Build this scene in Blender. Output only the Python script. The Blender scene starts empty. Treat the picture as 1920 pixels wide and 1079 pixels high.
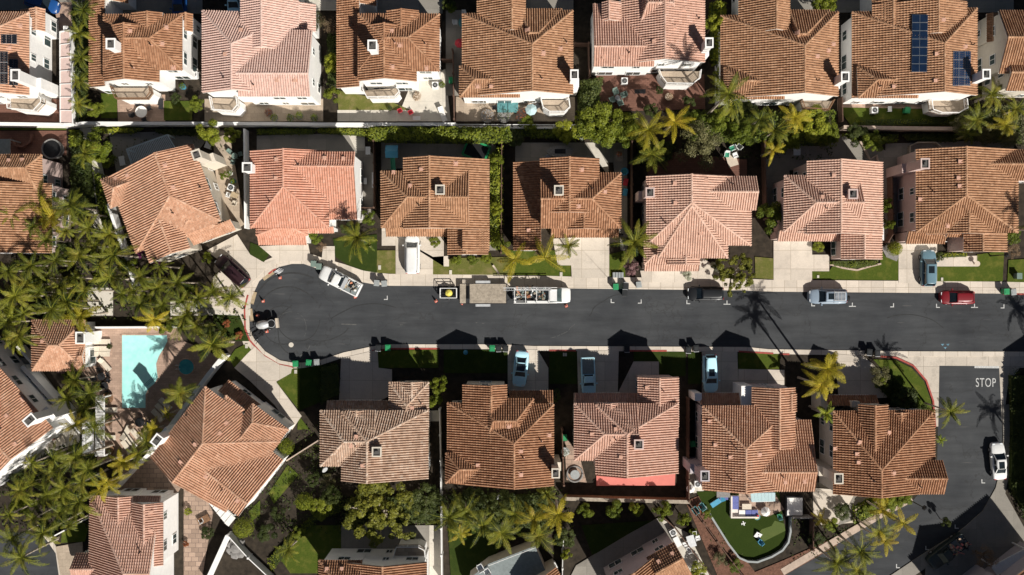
import bpy, bmesh, math, random
import numpy as np
from mathutils import Vector, Matrix

SC = bpy.context.scene
COL = SC.collection
S = 14.5            # picture pixels per metre on the ground
HC = 115.0          # drone height
CX, CY = 960.0, 539.5
R = random.Random(7)
NR = np.random.RandomState(11)


def W(px, py, z=0.0):
    k = (1 - z / HC) / S
    return Vector(((px - CX) * k, (CY - py) * k, z))


# ------------------------------------------------------------------ materials
MATS = {}


def new_mat(name):
    m = bpy.data.materials.new(name)
    m.use_nodes = True
    m.node_tree.nodes.clear()
    MATS[name] = m
    return m, m.node_tree.nodes, m.node_tree.links


def mat(name, col, rough=0.8, var=0.12, scale=3.0, metal=0.0, spec=0.3, bump=0.0, col2=None, detail=4, coat=0.0):
    """procedural principled material: two noise octaves modulating the base colour"""
    if name in MATS:
        return MATS[name]
    m, n, l = new_mat(name)
    out = n.new('ShaderNodeOutputMaterial')
    b = n.new('ShaderNodeBsdfPrincipled')
    tc = n.new('ShaderNodeNewGeometry')
    nz = n.new('ShaderNodeTexNoise')
    nz.inputs['Scale'].default_value = scale
    nz.inputs['Detail'].default_value = detail
    nz.inputs['Roughness'].default_value = 0.65
    l.new(tc.outputs['Position'], nz.inputs['Vector'])
    r = n.new('ShaderNodeValToRGB')
    c2 = col2 if col2 else tuple(min(1, c * (1 + var)) for c in col)
    c1 = tuple(c * (1 - var) for c in col)
    r.color_ramp.elements[0].position = 0.3
    r.color_ramp.elements[1].position = 0.7
    r.color_ramp.elements[0].color = (*c1, 1)
    r.color_ramp.elements[1].color = (*c2, 1)
    l.new(nz.outputs['Fac'], r.inputs['Fac'])
    l.new(r.outputs['Color'], b.inputs['Base Color'])
    b.inputs['Roughness'].default_value = rough
    b.inputs['Metallic'].default_value = metal
    b.inputs['Specular IOR Level'].default_value = spec
    if coat:
        b.inputs['Coat Weight'].default_value = coat
        b.inputs['Coat Roughness'].default_value = 0.2
    if bump:
        bp = n.new('ShaderNodeBump')
        bp.inputs['Strength'].default_value = bump
        bp.inputs['Distance'].default_value = 0.05
        l.new(nz.outputs['Fac'], bp.inputs['Height'])
        l.new(bp.outputs['Normal'], b.inputs['Normal'])
    l.new(b.outputs['BSDF'], out.inputs['Surface'])
    return m


def mixrgb(n, l, a, b, fac, mode='MIX'):
    x = n.new('ShaderNodeMix')
    x.data_type = 'RGBA'
    x.blend_type = mode
    for k, v in ((0, fac), (6, a), (7, b)):
        if isinstance(v, (int, float)):
            x.inputs[k].default_value = v
        elif isinstance(v, tuple):
            x.inputs[k].default_value = (*v[:3], 1)
        else:
            l.new(v, x.inputs[k])
    return x.outputs[2]


def noise(n, l, scale, detail=4, rough=0.6, vec=None):
    z = n.new('ShaderNodeTexNoise')
    z.inputs['Scale'].default_value = scale
    z.inputs['Detail'].default_value = detail
    z.inputs['Roughness'].default_value = rough
    if vec is not None:
        l.new(vec, z.inputs['Vector'])
    return z.outputs['Fac']


def ramp(n, l, fac, p0, p1, c0=(0, 0, 0), c1=(1, 1, 1)):
    r = n.new('ShaderNodeValToRGB')
    r.color_ramp.elements[0].position = p0
    r.color_ramp.elements[1].position = p1
    r.color_ramp.elements[0].color = (*c0, 1)
    r.color_ramp.elements[1].color = (*c1, 1)
    l.new(fac, r.inputs['Fac'])
    return r.outputs['Color']


def tile_mat(name, lo, mid, hi, grime=0.5):
    m, n, l = new_mat(name)
    out = n.new('ShaderNodeOutputMaterial')
    b = n.new('ShaderNodeBsdfPrincipled')
    g = n.new('ShaderNodeNewGeometry')
    at = n.new('ShaderNodeAttribute')
    at.attribute_name = 'tint'
    r = n.new('ShaderNodeValToRGB')
    e = r.color_ramp.elements
    e[0].position = 0.0
    e[0].color = (*lo, 1)
    e[1].position = 1.0
    e[1].color = (*hi, 1)
    x = e.new(0.5)
    x.color = (*mid, 1)
    l.new(at.outputs['Fac'], r.inputs['Fac'])
    big = noise(n, l, 0.55, 5, 0.7, g.outputs['Position'])
    fine = noise(n, l, 6.0, 4, 0.7, g.outputs['Position'])
    c = mixrgb(n, l, r.outputs['Color'], tuple(v * 0.5 for v in mid), ramp(n, l, big, 0.42, 0.78, (0, 0, 0), (grime,) * 3))
    c = mixrgb(n, l, c, ramp(n, l, fine, 0.25, 0.75, (0.72,) * 3, (1.12,) * 3), 1.0, 'MULTIPLY')
    l.new(c, b.inputs['Base Color'])
    b.inputs['Roughness'].default_value = 0.85
    b.inputs['Specular IOR Level'].default_value = 0.2
    l.new(b.outputs['BSDF'], out.inputs['Surface'])
    return m


tile_mat('tile_brown', (.26, .128, .070), (.40, .205, .115), (.55, .325, .20))
tile_mat('tile_tan', (.28, .145, .080), (.445, .245, .140), (.58, .355, .22))
tile_mat('tile_terracotta', (.42, .22, .135), (.57, .325, .21), (.66, .43, .305))
tile_mat('tile_salmon', (.52, .25, .165), (.645, .335, .235), (.70, .42, .315), 0.18)
tile_mat('tile_peach', (.52, .32, .245), (.655, .425, .325), (.72, .50, .40), 0.2)
tile_mat('tile_pink', (.56, .37, .305), (.69, .475, .40), (.74, .54, .465), 0.12)
tile_mat('tile_rose', (.48, .28, .205), (.61, .375, .285), (.68, .46, .37), 0.2)
tile_mat('tile_weathered', (.36, .225, .155), (.53, .365, .265), (.70, .56, .45), 0.5)


def foliage_mat(name, lo, hi, dry=None):
    m, n, l = new_mat(name)
    out = n.new('ShaderNodeOutputMaterial')
    b = n.new('ShaderNodeBsdfPrincipled')
    t = n.new('ShaderNodeBsdfTranslucent')
    mx = n.new('ShaderNodeMixShader')
    mx.inputs[0].default_value = 0.3
    g = n.new('ShaderNodeNewGeometry')
    at = n.new('ShaderNodeAttribute')
    at.attribute_name = 'tint'
    oi = n.new('ShaderNodeObjectInfo')
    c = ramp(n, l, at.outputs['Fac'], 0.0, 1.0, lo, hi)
    big = noise(n, l, 0.9, 3, 0.6, g.outputs['Position'])
    if dry:
        c = mixrgb(n, l, c, dry, ramp(n, l, big, 0.5, 0.72, (0, 0, 0), (.8, .8, .8)))
    c = mixrgb(n, l, c, ramp(n, l, oi.outputs['Random'], 0, 1, (.7, .74, .7), (1.25, 1.18, 1.1)), 1.0, 'MULTIPLY')
    l.new(c, b.inputs['Base Color'])
    l.new(c, t.inputs['Color'])
    b.inputs['Roughness'].default_value = 0.55
    b.inputs['Specular IOR Level'].default_value = 0.25
    l.new(b.outputs['BSDF'], mx.inputs[1])
    l.new(t.outputs['BSDF'], mx.inputs[2])
    l.new(mx.outputs[0], out.inputs['Surface'])
    return m


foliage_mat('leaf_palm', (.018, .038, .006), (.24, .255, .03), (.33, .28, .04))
foliage_mat('leaf_palm_yellow', (.16, .15, .012), (.46, .385, .03), (.50, .36, .05))
foliage_mat('leaf_green', (.045, .08, .008), (.25, .29, .03))
foliage_mat('leaf_lime', (.07, .11, .01), (.34, .36, .035))
foliage_mat('leaf_oak', (.035, .05, .008), (.27, .27, .035))
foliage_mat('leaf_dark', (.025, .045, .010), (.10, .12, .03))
foliage_mat('leaf_olive', (.07, .075, .03), (.22, .21, .10))
foliage_mat('leaf_bloom', (.16, .08, .09), (.42, .26, .27))
foliage_mat('leaf_magenta', (.14, .02, .10), (.36, .06, .26))
foliage_mat('leaf_red', (.22, .06, .03), (.45, .16, .06))
foliage_mat('leaf_white', (.10, .14, .05), (.75, .75, .68))
foliage_mat('leaf_dry', (.16, .10, .06), (.34, .24, .15))
mat('bark_pale', (.40, .34, .27), 0.9, 0.3, 5)
mat('bark', (.13, .095, .065), 0.9, 0.35, 6)

# ground materials
mat('soil', (.034, .026, .018), 0.95, 0.5, 1.3, bump=0.3)
mat('mulch', (.15, .075, .05), 0.95, 0.4, 4, bump=0.4)


def grass_mat(name, a, b_, dry):
    m, n, l = new_mat(name)
    out = n.new('ShaderNodeOutputMaterial')
    b = n.new('ShaderNodeBsdfPrincipled')
    g = n.new('ShaderNodeNewGeometry')
    f1 = noise(n, l, 14, 5, 0.75, g.outputs['Position'])
    f2 = noise(n, l, 0.8, 4, 0.65, g.outputs['Position'])
    c = ramp(n, l, f1, 0.3, 0.7, a, b_)
    c = mixrgb(n, l, c, dry, ramp(n, l, f2, 0.5, 0.75, (0, 0, 0), (.75,) * 3))
    l.new(c, b.inputs['Base Color'])
    b.inputs['Roughness'].default_value = 0.95
    b.inputs['Specular IOR Level'].default_value = 0.1
    bp = n.new('ShaderNodeBump')
    bp.inputs['Strength'].default_value = 0.7
    bp.inputs['Distance'].default_value = 0.06
    l.new(f1, bp.inputs['Height'])
    l.new(bp.outputs['Normal'], b.inputs['Normal'])
    l.new(b.outputs['BSDF'], out.inputs['Surface'])


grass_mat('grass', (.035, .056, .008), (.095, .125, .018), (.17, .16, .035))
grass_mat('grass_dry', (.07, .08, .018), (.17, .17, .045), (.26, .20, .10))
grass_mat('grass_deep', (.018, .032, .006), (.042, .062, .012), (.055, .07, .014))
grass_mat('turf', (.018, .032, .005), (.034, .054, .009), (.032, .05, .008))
grass_mat('turf_light', (.075, .105, .03), (.105, .135, .04), (.11, .13, .04))


def paved(name, col, joint, sx, sy, off=0.0, jw=0.012, var=0.12, dirt=0.25, cell=0.1):
    m, n, l = new_mat(name)
    out = n.new('ShaderNodeOutputMaterial')
    b = n.new('ShaderNodeBsdfPrincipled')
    g = n.new('ShaderNodeNewGeometry')
    br = n.new('ShaderNodeTexBrick')
    l.new(g.outputs['Position'], br.inputs['Vector'])
    br.offset = off
    br.inputs['Color1'].default_value = (*[c * (1 - cell) for c in col], 1)
    br.inputs['Color2'].default_value = (*[min(1, c * (1 + cell)) for c in col], 1)
    br.inputs['Mortar'].default_value = (*joint, 1)
    br.inputs['Scale'].default_value = 1.0
    br.inputs['Mortar Size'].default_value = jw
    br.inputs['Mortar Smooth'].default_value = 0.3
    br.inputs['Brick Width'].default_value = sx
    br.inputs['Row Height'].default_value = sy
    f1 = noise(n, l, 0.7, 5, 0.7, g.outputs['Position'])
    f2 = noise(n, l, 9, 4, 0.7, g.outputs['Position'])
    c = mixrgb(n, l, br.outputs['Color'], tuple(v * 0.55 for v in col), ramp(n, l, f1, 0.48, 0.8, (0, 0, 0), (dirt * 2,) * 3))
    c = mixrgb(n, l, c, ramp(n, l, f2, 0.25, 0.75, (1 - var,) * 3, (1 + var,) * 3), 1.0, 'MULTIPLY')
    l.new(c, b.inputs['Base Color'])
    b.inputs['Roughness'].default_value = 0.9
    b.inputs['Specular IOR Level'].default_value = 0.15
    l.new(b.outputs['BSDF'], out.inputs['Surface'])


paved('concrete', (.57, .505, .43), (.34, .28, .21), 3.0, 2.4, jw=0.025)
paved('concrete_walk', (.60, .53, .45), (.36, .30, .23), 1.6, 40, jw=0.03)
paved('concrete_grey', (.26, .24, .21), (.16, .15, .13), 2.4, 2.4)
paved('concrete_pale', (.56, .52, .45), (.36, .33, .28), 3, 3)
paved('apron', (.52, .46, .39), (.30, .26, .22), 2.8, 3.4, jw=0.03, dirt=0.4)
paved('brick_red', (.17, .085, .062), (.09, .05, .04), 0.5, 0.25, 0.5, var=0.2)
paved('brick_pink', (.40, .28, .215), (.27, .19, .15), 0.6, 0.3, 0.5, var=0.2, cell=0.14)
paved('flagstone', (.36, .26, .20), (.16, .12, .10), 0.9, 0.6, 0.4, jw=0.03, var=0.2, cell=0.2)
paved('paver_tan', (.42, .34, .26), (.24, .19, .15), 0.9, 0.9, 0.5, var=0.2)


def asphalt_mat():
    m, n, l = new_mat('asphalt')
    out = n.new('ShaderNodeOutputMaterial')
    b = n.new('ShaderNodeBsdfPrincipled')
    g = n.new('ShaderNodeNewGeometry')
    mp = n.new('ShaderNodeMapping')
    mp.inputs['Scale'].default_value = (0.12, 1.0, 1.0)
    l.new(g.outputs['Position'], mp.inputs['Vector'])
    streak = noise(n, l, 0.9, 5, 0.65, mp.outputs['Vector'])
    big = noise(n, l, 0.16, 4, 0.6, g.outputs['Position'])
    fine = noise(n, l, 22, 3, 0.8, g.outputs['Position'])
    c = ramp(n, l, streak, 0.3, 0.72, (.041, .0435, .047), (.064, .068, .073))
    c = mixrgb(n, l, c, ramp(n, l, big, 0.3, 0.7, (.72, .72, .74), (1.22, 1.2, 1.17)), 1.0, 'MULTIPLY')
    c = mixrgb(n, l, c, ramp(n, l, fine, 0.2, 0.8, (.84,) * 3, (1.16,) * 3), 1.0, 'MULTIPLY')
    # hairline cracks and pale tyre scuffs
    vo = n.new('ShaderNodeTexVoronoi')
    vo.feature = 'DISTANCE_TO_EDGE'
    vo.inputs['Scale'].default_value = 0.085
    wv = n.new('ShaderNodeVectorMath')
    wv.operation = 'ADD'
    nv = n.new('ShaderNodeTexNoise')
    nv.inputs['Scale'].default_value = 0.5
    nv.inputs['Detail'].default_value = 5
    l.new(g.outputs['Position'], nv.inputs['Vector'])
    sc = n.new('ShaderNodeVectorMath')
    sc.operation = 'SCALE'
    sc.inputs['Scale'].default_value = 5.0
    l.new(nv.outputs['Color'], sc.inputs[0])
    l.new(g.outputs['Position'], wv.inputs[0])
    l.new(sc.outputs[0], wv.inputs[1])
    l.new(wv.outputs[0], vo.inputs['Vector'])
    crack = ramp(n, l, vo.outputs['Distance'], 0.002, 0.006, (1, 1, 1), (0, 0, 0))
    c = mixrgb(n, l, c, (.03, .029, .028), mixrgb(n, l, (0, 0, 0), crack, 0.45))
    sn = noise(n, l, 3.2, 2, 0.4, mp.outputs['Vector'])
    sc2 = ramp(n, l, sn, 0.70, 0.76, (0, 0, 0), (.25,) * 3)
    c = mixrgb(n, l, c, (.16, .15, .14), sc2)
    l.new(c, b.inputs['Base Color'])
    b.inputs['Roughness'].default_value = 0.92
    b.inputs['Specular IOR Level'].default_value = 0.2
    bp = n.new('ShaderNodeBump')
    bp.inputs['Strength'].default_value = 0.25
    bp.inputs['Distance'].default_value = 0.02
    l.new(fine, bp.inputs['Height'])
    l.new(bp.outputs['Normal'], b.inputs['Normal'])
    l.new(b.outputs['BSDF'], out.inputs['Surface'])


asphalt_mat()
mat('red_paint', (.36, .075, .06), 0.8, 0.3, 3)
mat('tyre_dark', (.036, .037, .038), 0.9, 0.25, 2)
mat('scuff_pale', (.105, .104, .10), 0.9, 0.3, 2)
mat('paint_mark_blue', (.13, .26, .34), 0.8, 0.3, 4)
mat('road_white', (.50, .50, .49), 0.85, 0.3, 6)
mat('stucco_white', (.86, .845, .82), 0.9, 0.05, 2)
mat('stucco_cream', (.62, .56, .47), 0.9, 0.06, 2)
mat('stucco_pink', (.58, .44, .40), 0.9, 0.06, 2)
mat('stucco_lilac', (.50, .45, .47), 0.9, 0.06, 2)
mat('trim', (.70, .64, .57), 0.7, 0.08, 3)
mat('white_paint', (.78, .77, .75), 0.6, 0.05, 3)
mat('white_plastic', (.75, .75, .74), 0.4, 0.06, 4)
mat('wood_fence', (.12, .07, .05), 0.9, 0.3, 4)
mat('wood_grey', (.34, .29, .23), 0.9, 0.3, 3)
mat('wood_board', (.40, .31, .20), 0.9, 0.25, 3)
mat('wood_brown', (.20, .11, .06), 0.85, 0.3, 4)
mat('wall_tan', (.46, .36, .29), 0.9, 0.15, 2)
mat('coral_paint', (.62, .20, .165), 0.8, 0.06, 1)
mat('flue', (.09, .085, .08), 0.8, 0.3, 6)
mat('glass', (.012, .018, .022), 0.06, 0.2, 2, spec=0.8)
mat('window_glass', (.06, .085, .085), 0.08, 0.5, 0.7, spec=0.7)
mat('black', (.012, .012, .013), 0.5, 0.2, 5)
mat('tyre', (.02, .02, .02), 0.85, 0.2, 5)
mat('rim', (.45, .46, .48), 0.35, 0.1, 5, metal=0.7)
mat('dark_metal', (.035, .035, .038), 0.45, 0.2, 5, metal=0.4)
mat('grey_metal', (.30, .31, .32), 0.45, 0.15, 5, metal=0.5)
mat('pale_metal', (.55, .56, .57), 0.45, 0.12, 4, metal=0.3)
mat('bin_green', (.025, .26, .10), 0.5, 0.1, 4)
mat('bin_sage', (.16, .22, .19), 0.55, 0.12, 4)
mat('bin_grey', (.30, .32, .32), 0.55, 0.1, 4)
mat('bin_black', (.022, .024, .026), 0.5, 0.2, 4)
mat('cone_orange', (.62, .15, .09), 0.6, 0.1, 5)
mat('solar', (.012, .026, .06), 0.15, 0.2, 1.5, spec=0.7)
mat('solar_black', (.012, .014, .018), 0.2, 0.2, 1.5, spec=0.6)
mat('solar_line', (.38, .42, .46), 0.4, 0.1, 4)
mat('cushion_beige', (.60, .53, .43), 0.9, 0.1, 5)
mat('cushion_blue', (.13, .15, .36), 0.9, 0.15, 5)
mat('fabric_white', (.78, .76, .72), 0.9, 0.06, 5)
mat('fabric_red', (.55, .05, .07), 0.85, 0.1, 5)
mat('fabric_tan', (.50, .36, .26), 0.85, 0.1, 5)
mat('plastic_teal', (.10, .26, .27), 0.5, 0.1, 4)
mat('plastic_blue', (.07, .30, .46), 0.45, 0.1, 4)
mat('plastic_green', (.05, .28, .17), 0.5, 0.1, 4)
mat('plastic_yellow', (.72, .62, .12), 0.5, 0.1, 4)
mat('deck_grey', (.20, .23, .23), 0.8, 0.15, 3)
mat('stone', (.22, .21, .20), 0.9, 0.25, 4)
mat('vent_clay', (.58, .34, .25), 0.85, 0.2, 6)
mat('slat_pale', (.42, .50, .54), 0.8, 0.15, 3)
mat('terracotta', (.50, .20, .11), 0.85, 0.15, 5)
mat('hose_cream', (.55, .47, .38), 0.7, 0.1, 5)
mat('head_lamp', (.75, .78, .80), 0.15, 0.05, 5, spec=0.8)
mat('tail_lamp', (.45, .015, .02), 0.2, 0.1, 5, spec=0.6)
for nm, c in (('white', (.74, .74, .73)), ('black', (.010, .011, .013)), ('maroon', (.030, .012, .016)), ('red', (.18, .008, .014)),
              ('silverblue', (.23, .29, .36)), ('greyblue', (.12, .21, .26)), ('white_skylit', (.52, .84, .96)), ('blue', (.012, .07, .24)),  # the bluish white has sky reflection in shade mixed into the paint
              ('darkgreen', (.02, .03, .028))):
    mat('paint_' + nm, c, 0.42, 0.06, 1.2, spec=0.4, coat=0.2, metal=0.0)


def water_mat(name, lo, hi):
    m, n, l = new_mat(name)
    out = n.new('ShaderNodeOutputMaterial')
    b = n.new('ShaderNodeBsdfPrincipled')
    g = n.new('ShaderNodeNewGeometry')
    f = noise(n, l, 1.6, 4, 0.6, g.outputs['Position'])
    l.new(ramp(n, l, f, 0.3, 0.7, lo, hi), b.inputs['Base Color'])
    b.inputs['Roughness'].default_value = 0.12
    b.inputs['Specular IOR Level'].default_value = 0.5
    bp = n.new('ShaderNodeBump')
    bp.inputs['Strength'].default_value = 0.08
    l.new(f, bp.inputs['Height'])
    l.new(bp.outputs['Normal'], b.inputs['Normal'])
    l.new(b.outputs['BSDF'], out.inputs['Surface'])


water_mat('pool_water', (.36, .78, .75), (.48, .84, .81))
water_mat('spa_water', (.03, .22, .26), (.06, .34, .36))


# ------------------------------------------------------------------ mesh helpers
class MB:
    """collects polygons for ONE mesh object"""

    def __init__(s):
        s.v, s.f, s.m, s.t, s.smooth = [], [], [], [], []

    def poly(s, pts, m=0, t=0.5, sm=False):
        k = len(s.v)
        s.v += [tuple(p) for p in pts]
        s.f.append(tuple(range(k, k + len(pts))))
        s.m.append(m)
        s.t.append(t)
        s.smooth.append(sm)

    def mesh(s, vs, fs, m=0, t=0.5, sm=False):
        k = len(s.v)
        s.v += [tuple(p) for p in vs]
        for f in fs:
            s.f.append(tuple(i + k for i in f))
            s.m.append(m)
            s.t.append(t)
            s.smooth.append(sm)

    def box(s, x0, x1, y0, y1, z0, z1, m=0, M=None):
        vs = [(x, y, z) for z in (z0, z1) for x, y in ((x0, y0), (x1, y0), (x1, y1), (x0, y1))]
        if M is not None:
            vs = [M @ Vector(p) for p in vs]
        s.mesh(vs, [(3, 2, 1, 0), (4, 5, 6, 7), (0, 1, 5, 4), (1, 2, 6, 5), (2, 3, 7, 6), (3, 0, 4, 7)], m)

    def bar(s, a, b, w, h=None, m=0):
        """square bar between two points"""
        a, b = Vector(a), Vector(b)
        h = h or w
        d = (b - a)
        if d.length < 1e-6:
            return
        d.normalize()
        up = Vector((0, 0, 1)) if abs(d.z) < 0.95 else Vector((0, 1, 0))
        u = d.cross(up).normalized() * (w / 2)
        v = u.cross(d).normalized() * (h / 2)
        vs = [a - u - v, a + u - v, a + u + v, a - u + v, b - u - v, b + u - v, b + u + v, b - u + v]
        s.mesh(vs, [(0, 1, 2, 3), (7, 6, 5, 4), (0, 4, 5, 1), (1, 5, 6, 2), (2, 6, 7, 3), (3, 7, 4, 0)], m)

    def tube(s, pts, rad, n=8, m=0, sm=True, cap=True):
        pts = [Vector(p) for p in pts]
        rad = rad if isinstance(rad, (list, tuple)) else [rad] * len(pts)
        vs = []
        for i, p in enumerate(pts):
            d = (pts[min(i + 1, len(pts) - 1)] - pts[max(i - 1, 0)]).normalized()
            up = Vector((0, 0, 1)) if abs(d.z) < 0.9 else Vector((1, 0, 0))
            u = d.cross(up).normalized()
            w = u.cross(d).normalized()
            for k in range(n):
                a = 2 * math.pi * k / n
                vs.append(p + (u * math.cos(a) + w * math.sin(a)) * rad[i])
        fs = []
        for i in range(len(pts) - 1):
            for k in range(n):
                k2 = (k + 1) % n
                fs.append((i * n + k, i * n + k2, (i + 1) * n + k2, (i + 1) * n + k))
        s.mesh(vs, fs, m, sm=sm)
        if cap:
            k = len(s.v) - len(vs)
            s.f.append(tuple(k + i for i in range(n)))
            s.f.append(tuple(k + (len(pts) - 1) * n + i for i in reversed(range(n))))
            s.m += [m, m]
            s.t += [.5, .5]
            s.smooth += [False, False]

    def cyl(s, x, y, z0, z1, r0, r1=None, n=16, m=0):
        s.tube([(x, y, z0), (x, y, z1)], [r0, r0 if r1 is None else r1], n, m)

    def disc(s, x, y, z, r, n=20, m=0, rx=None):
        s.poly([(x + r * math.cos(2 * math.pi * i / n), y + (rx or r) * math.sin(2 * math.pi * i / n), z) for i in range(n)], m)

    def prism(s, pts, z0, z1, m=0, mside=None):
        """vertical prism over a simple polygon (any winding)"""
        a = sum(pts[i][0] * pts[(i + 1) % len(pts)][1] - pts[(i + 1) % len(pts)][0] * pts[i][1] for i in range(len(pts)))
        if a < 0:
            pts = pts[::-1]
        n = len(pts)
        s.poly([(p[0], p[1], z1) for p in pts], m)
        s.poly([(p[0], p[1], z0) for p in pts[::-1]], m)
        for i in range(n):
            p, q = pts[i], pts[(i + 1) % n]
            s.poly([(p[0], p[1], z0), (q[0], q[1], z0), (q[0], q[1], z1), (p[0], p[1], z1)], m if mside is None else mside)

    def build(s, name, mats, parent=None, org=None):
        me = bpy.data.meshes.new(name)
        o = Vector(org) if org is not None else Vector((0, 0, 0))
        me.from_pydata([(p[0] - o.x, p[1] - o.y, p[2] - o.z) for p in s.v], [], s.f)
        ml = mats if isinstance(mats, (list, tuple)) else [mats]
        for x in ml:
            me.materials.append(MATS[x])
        me.polygons.foreach_set('material_index', s.m)
        me.polygons.foreach_set('use_smooth', s.smooth)
        a = me.attributes.new('tint', 'FLOAT', 'FACE')
        a.data.foreach_set('value', s.t)
        me.update()
        ob = bpy.data.objects.new(name, me)
        COL.objects.link(ob)
        if parent is not None:
            ob.parent = parent
        return ob


def tag(o, label=None, cat=None, group=None, kind=None):
    if label:
        o['label'] = label
    if cat:
        o['category'] = cat
    if group:
        o['group'] = group
    if kind:
        o['kind'] = kind
    return o


def thing(name, label, cat, loc=(0, 0, 0), rz=0.0, group=None):
    o = bpy.data.objects.new(name, None)
    o.empty_display_size = 0.3
    COL.objects.link(o)
    o.location = loc
    o.rotation_euler = (0, 0, rz)
    return tag(o, label, cat, group)


KIDS = {}


def dup(root, loc, rz=0.0, sc=None, label=None, group=None):
    """copy a thing with its parts and sub-parts"""
    r = root.copy()
    COL.objects.link(r)
    r.location = loc
    r.rotation_euler = (0, 0, rz)
    if sc is not None:
        r.scale = (sc, sc, sc) if isinstance(sc, (int, float)) else sc
    if label:
        r['label'] = label
    if group:
        r['group'] = group
    for ch in KIDS.get(root.name, root.children):
        c = ch.copy()
        COL.objects.link(c)
        c.parent = r
        for g in ch.children:
            d = g.copy()
            COL.objects.link(d)
            d.parent = c
    return r


def ang(dx, dy):
    """heading of a direction measured in the picture (y down)"""
    return math.atan2(-dy, dx)


ZL = [0.0]


def slab(name, pts, m, z=0.10, label=None, cat=None, kind='structure', mside=None):
    """flat ground sheet with real edge thickness; every sheet gets its own height"""
    ZL[0] += 0.0004
    mb = MB()
    w = [W(*p) for p in pts]
    mb.prism([(p.x, p.y) for p in w], -0.15, z + ZL[0], 0, None if mside is None else 1)
    return tag(mb.build(name, [m] if mside is None else [m, mside]), label, cat, None, kind)


def ribbon(line, w0, w1):
    """polygon between two offsets of an open pixel line"""
    a, b = [], []
    n = len(line)
    for i in range(n):
        p, q = Vector(line[max(i - 1, 0)]), Vector(line[min(i + 1, n - 1)])
        d = (q - p).normalized()
        nn = Vector((-d.y, d.x))
        c = Vector(line[i])
        a.append(tuple(c + nn * w0))
        b.append(tuple(c + nn * w1))
    return a + b[::-1]


# ------------------------------------------------------------------ tiled houses
PITCH, COURSE = 0.295, 0.36
BARREL = [(0.0, 0.0), (0.07, 0.08), (0.24, 0.135), (0.42, 0.135), (0.59, 0.08), (0.66, 0.0)]


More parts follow.
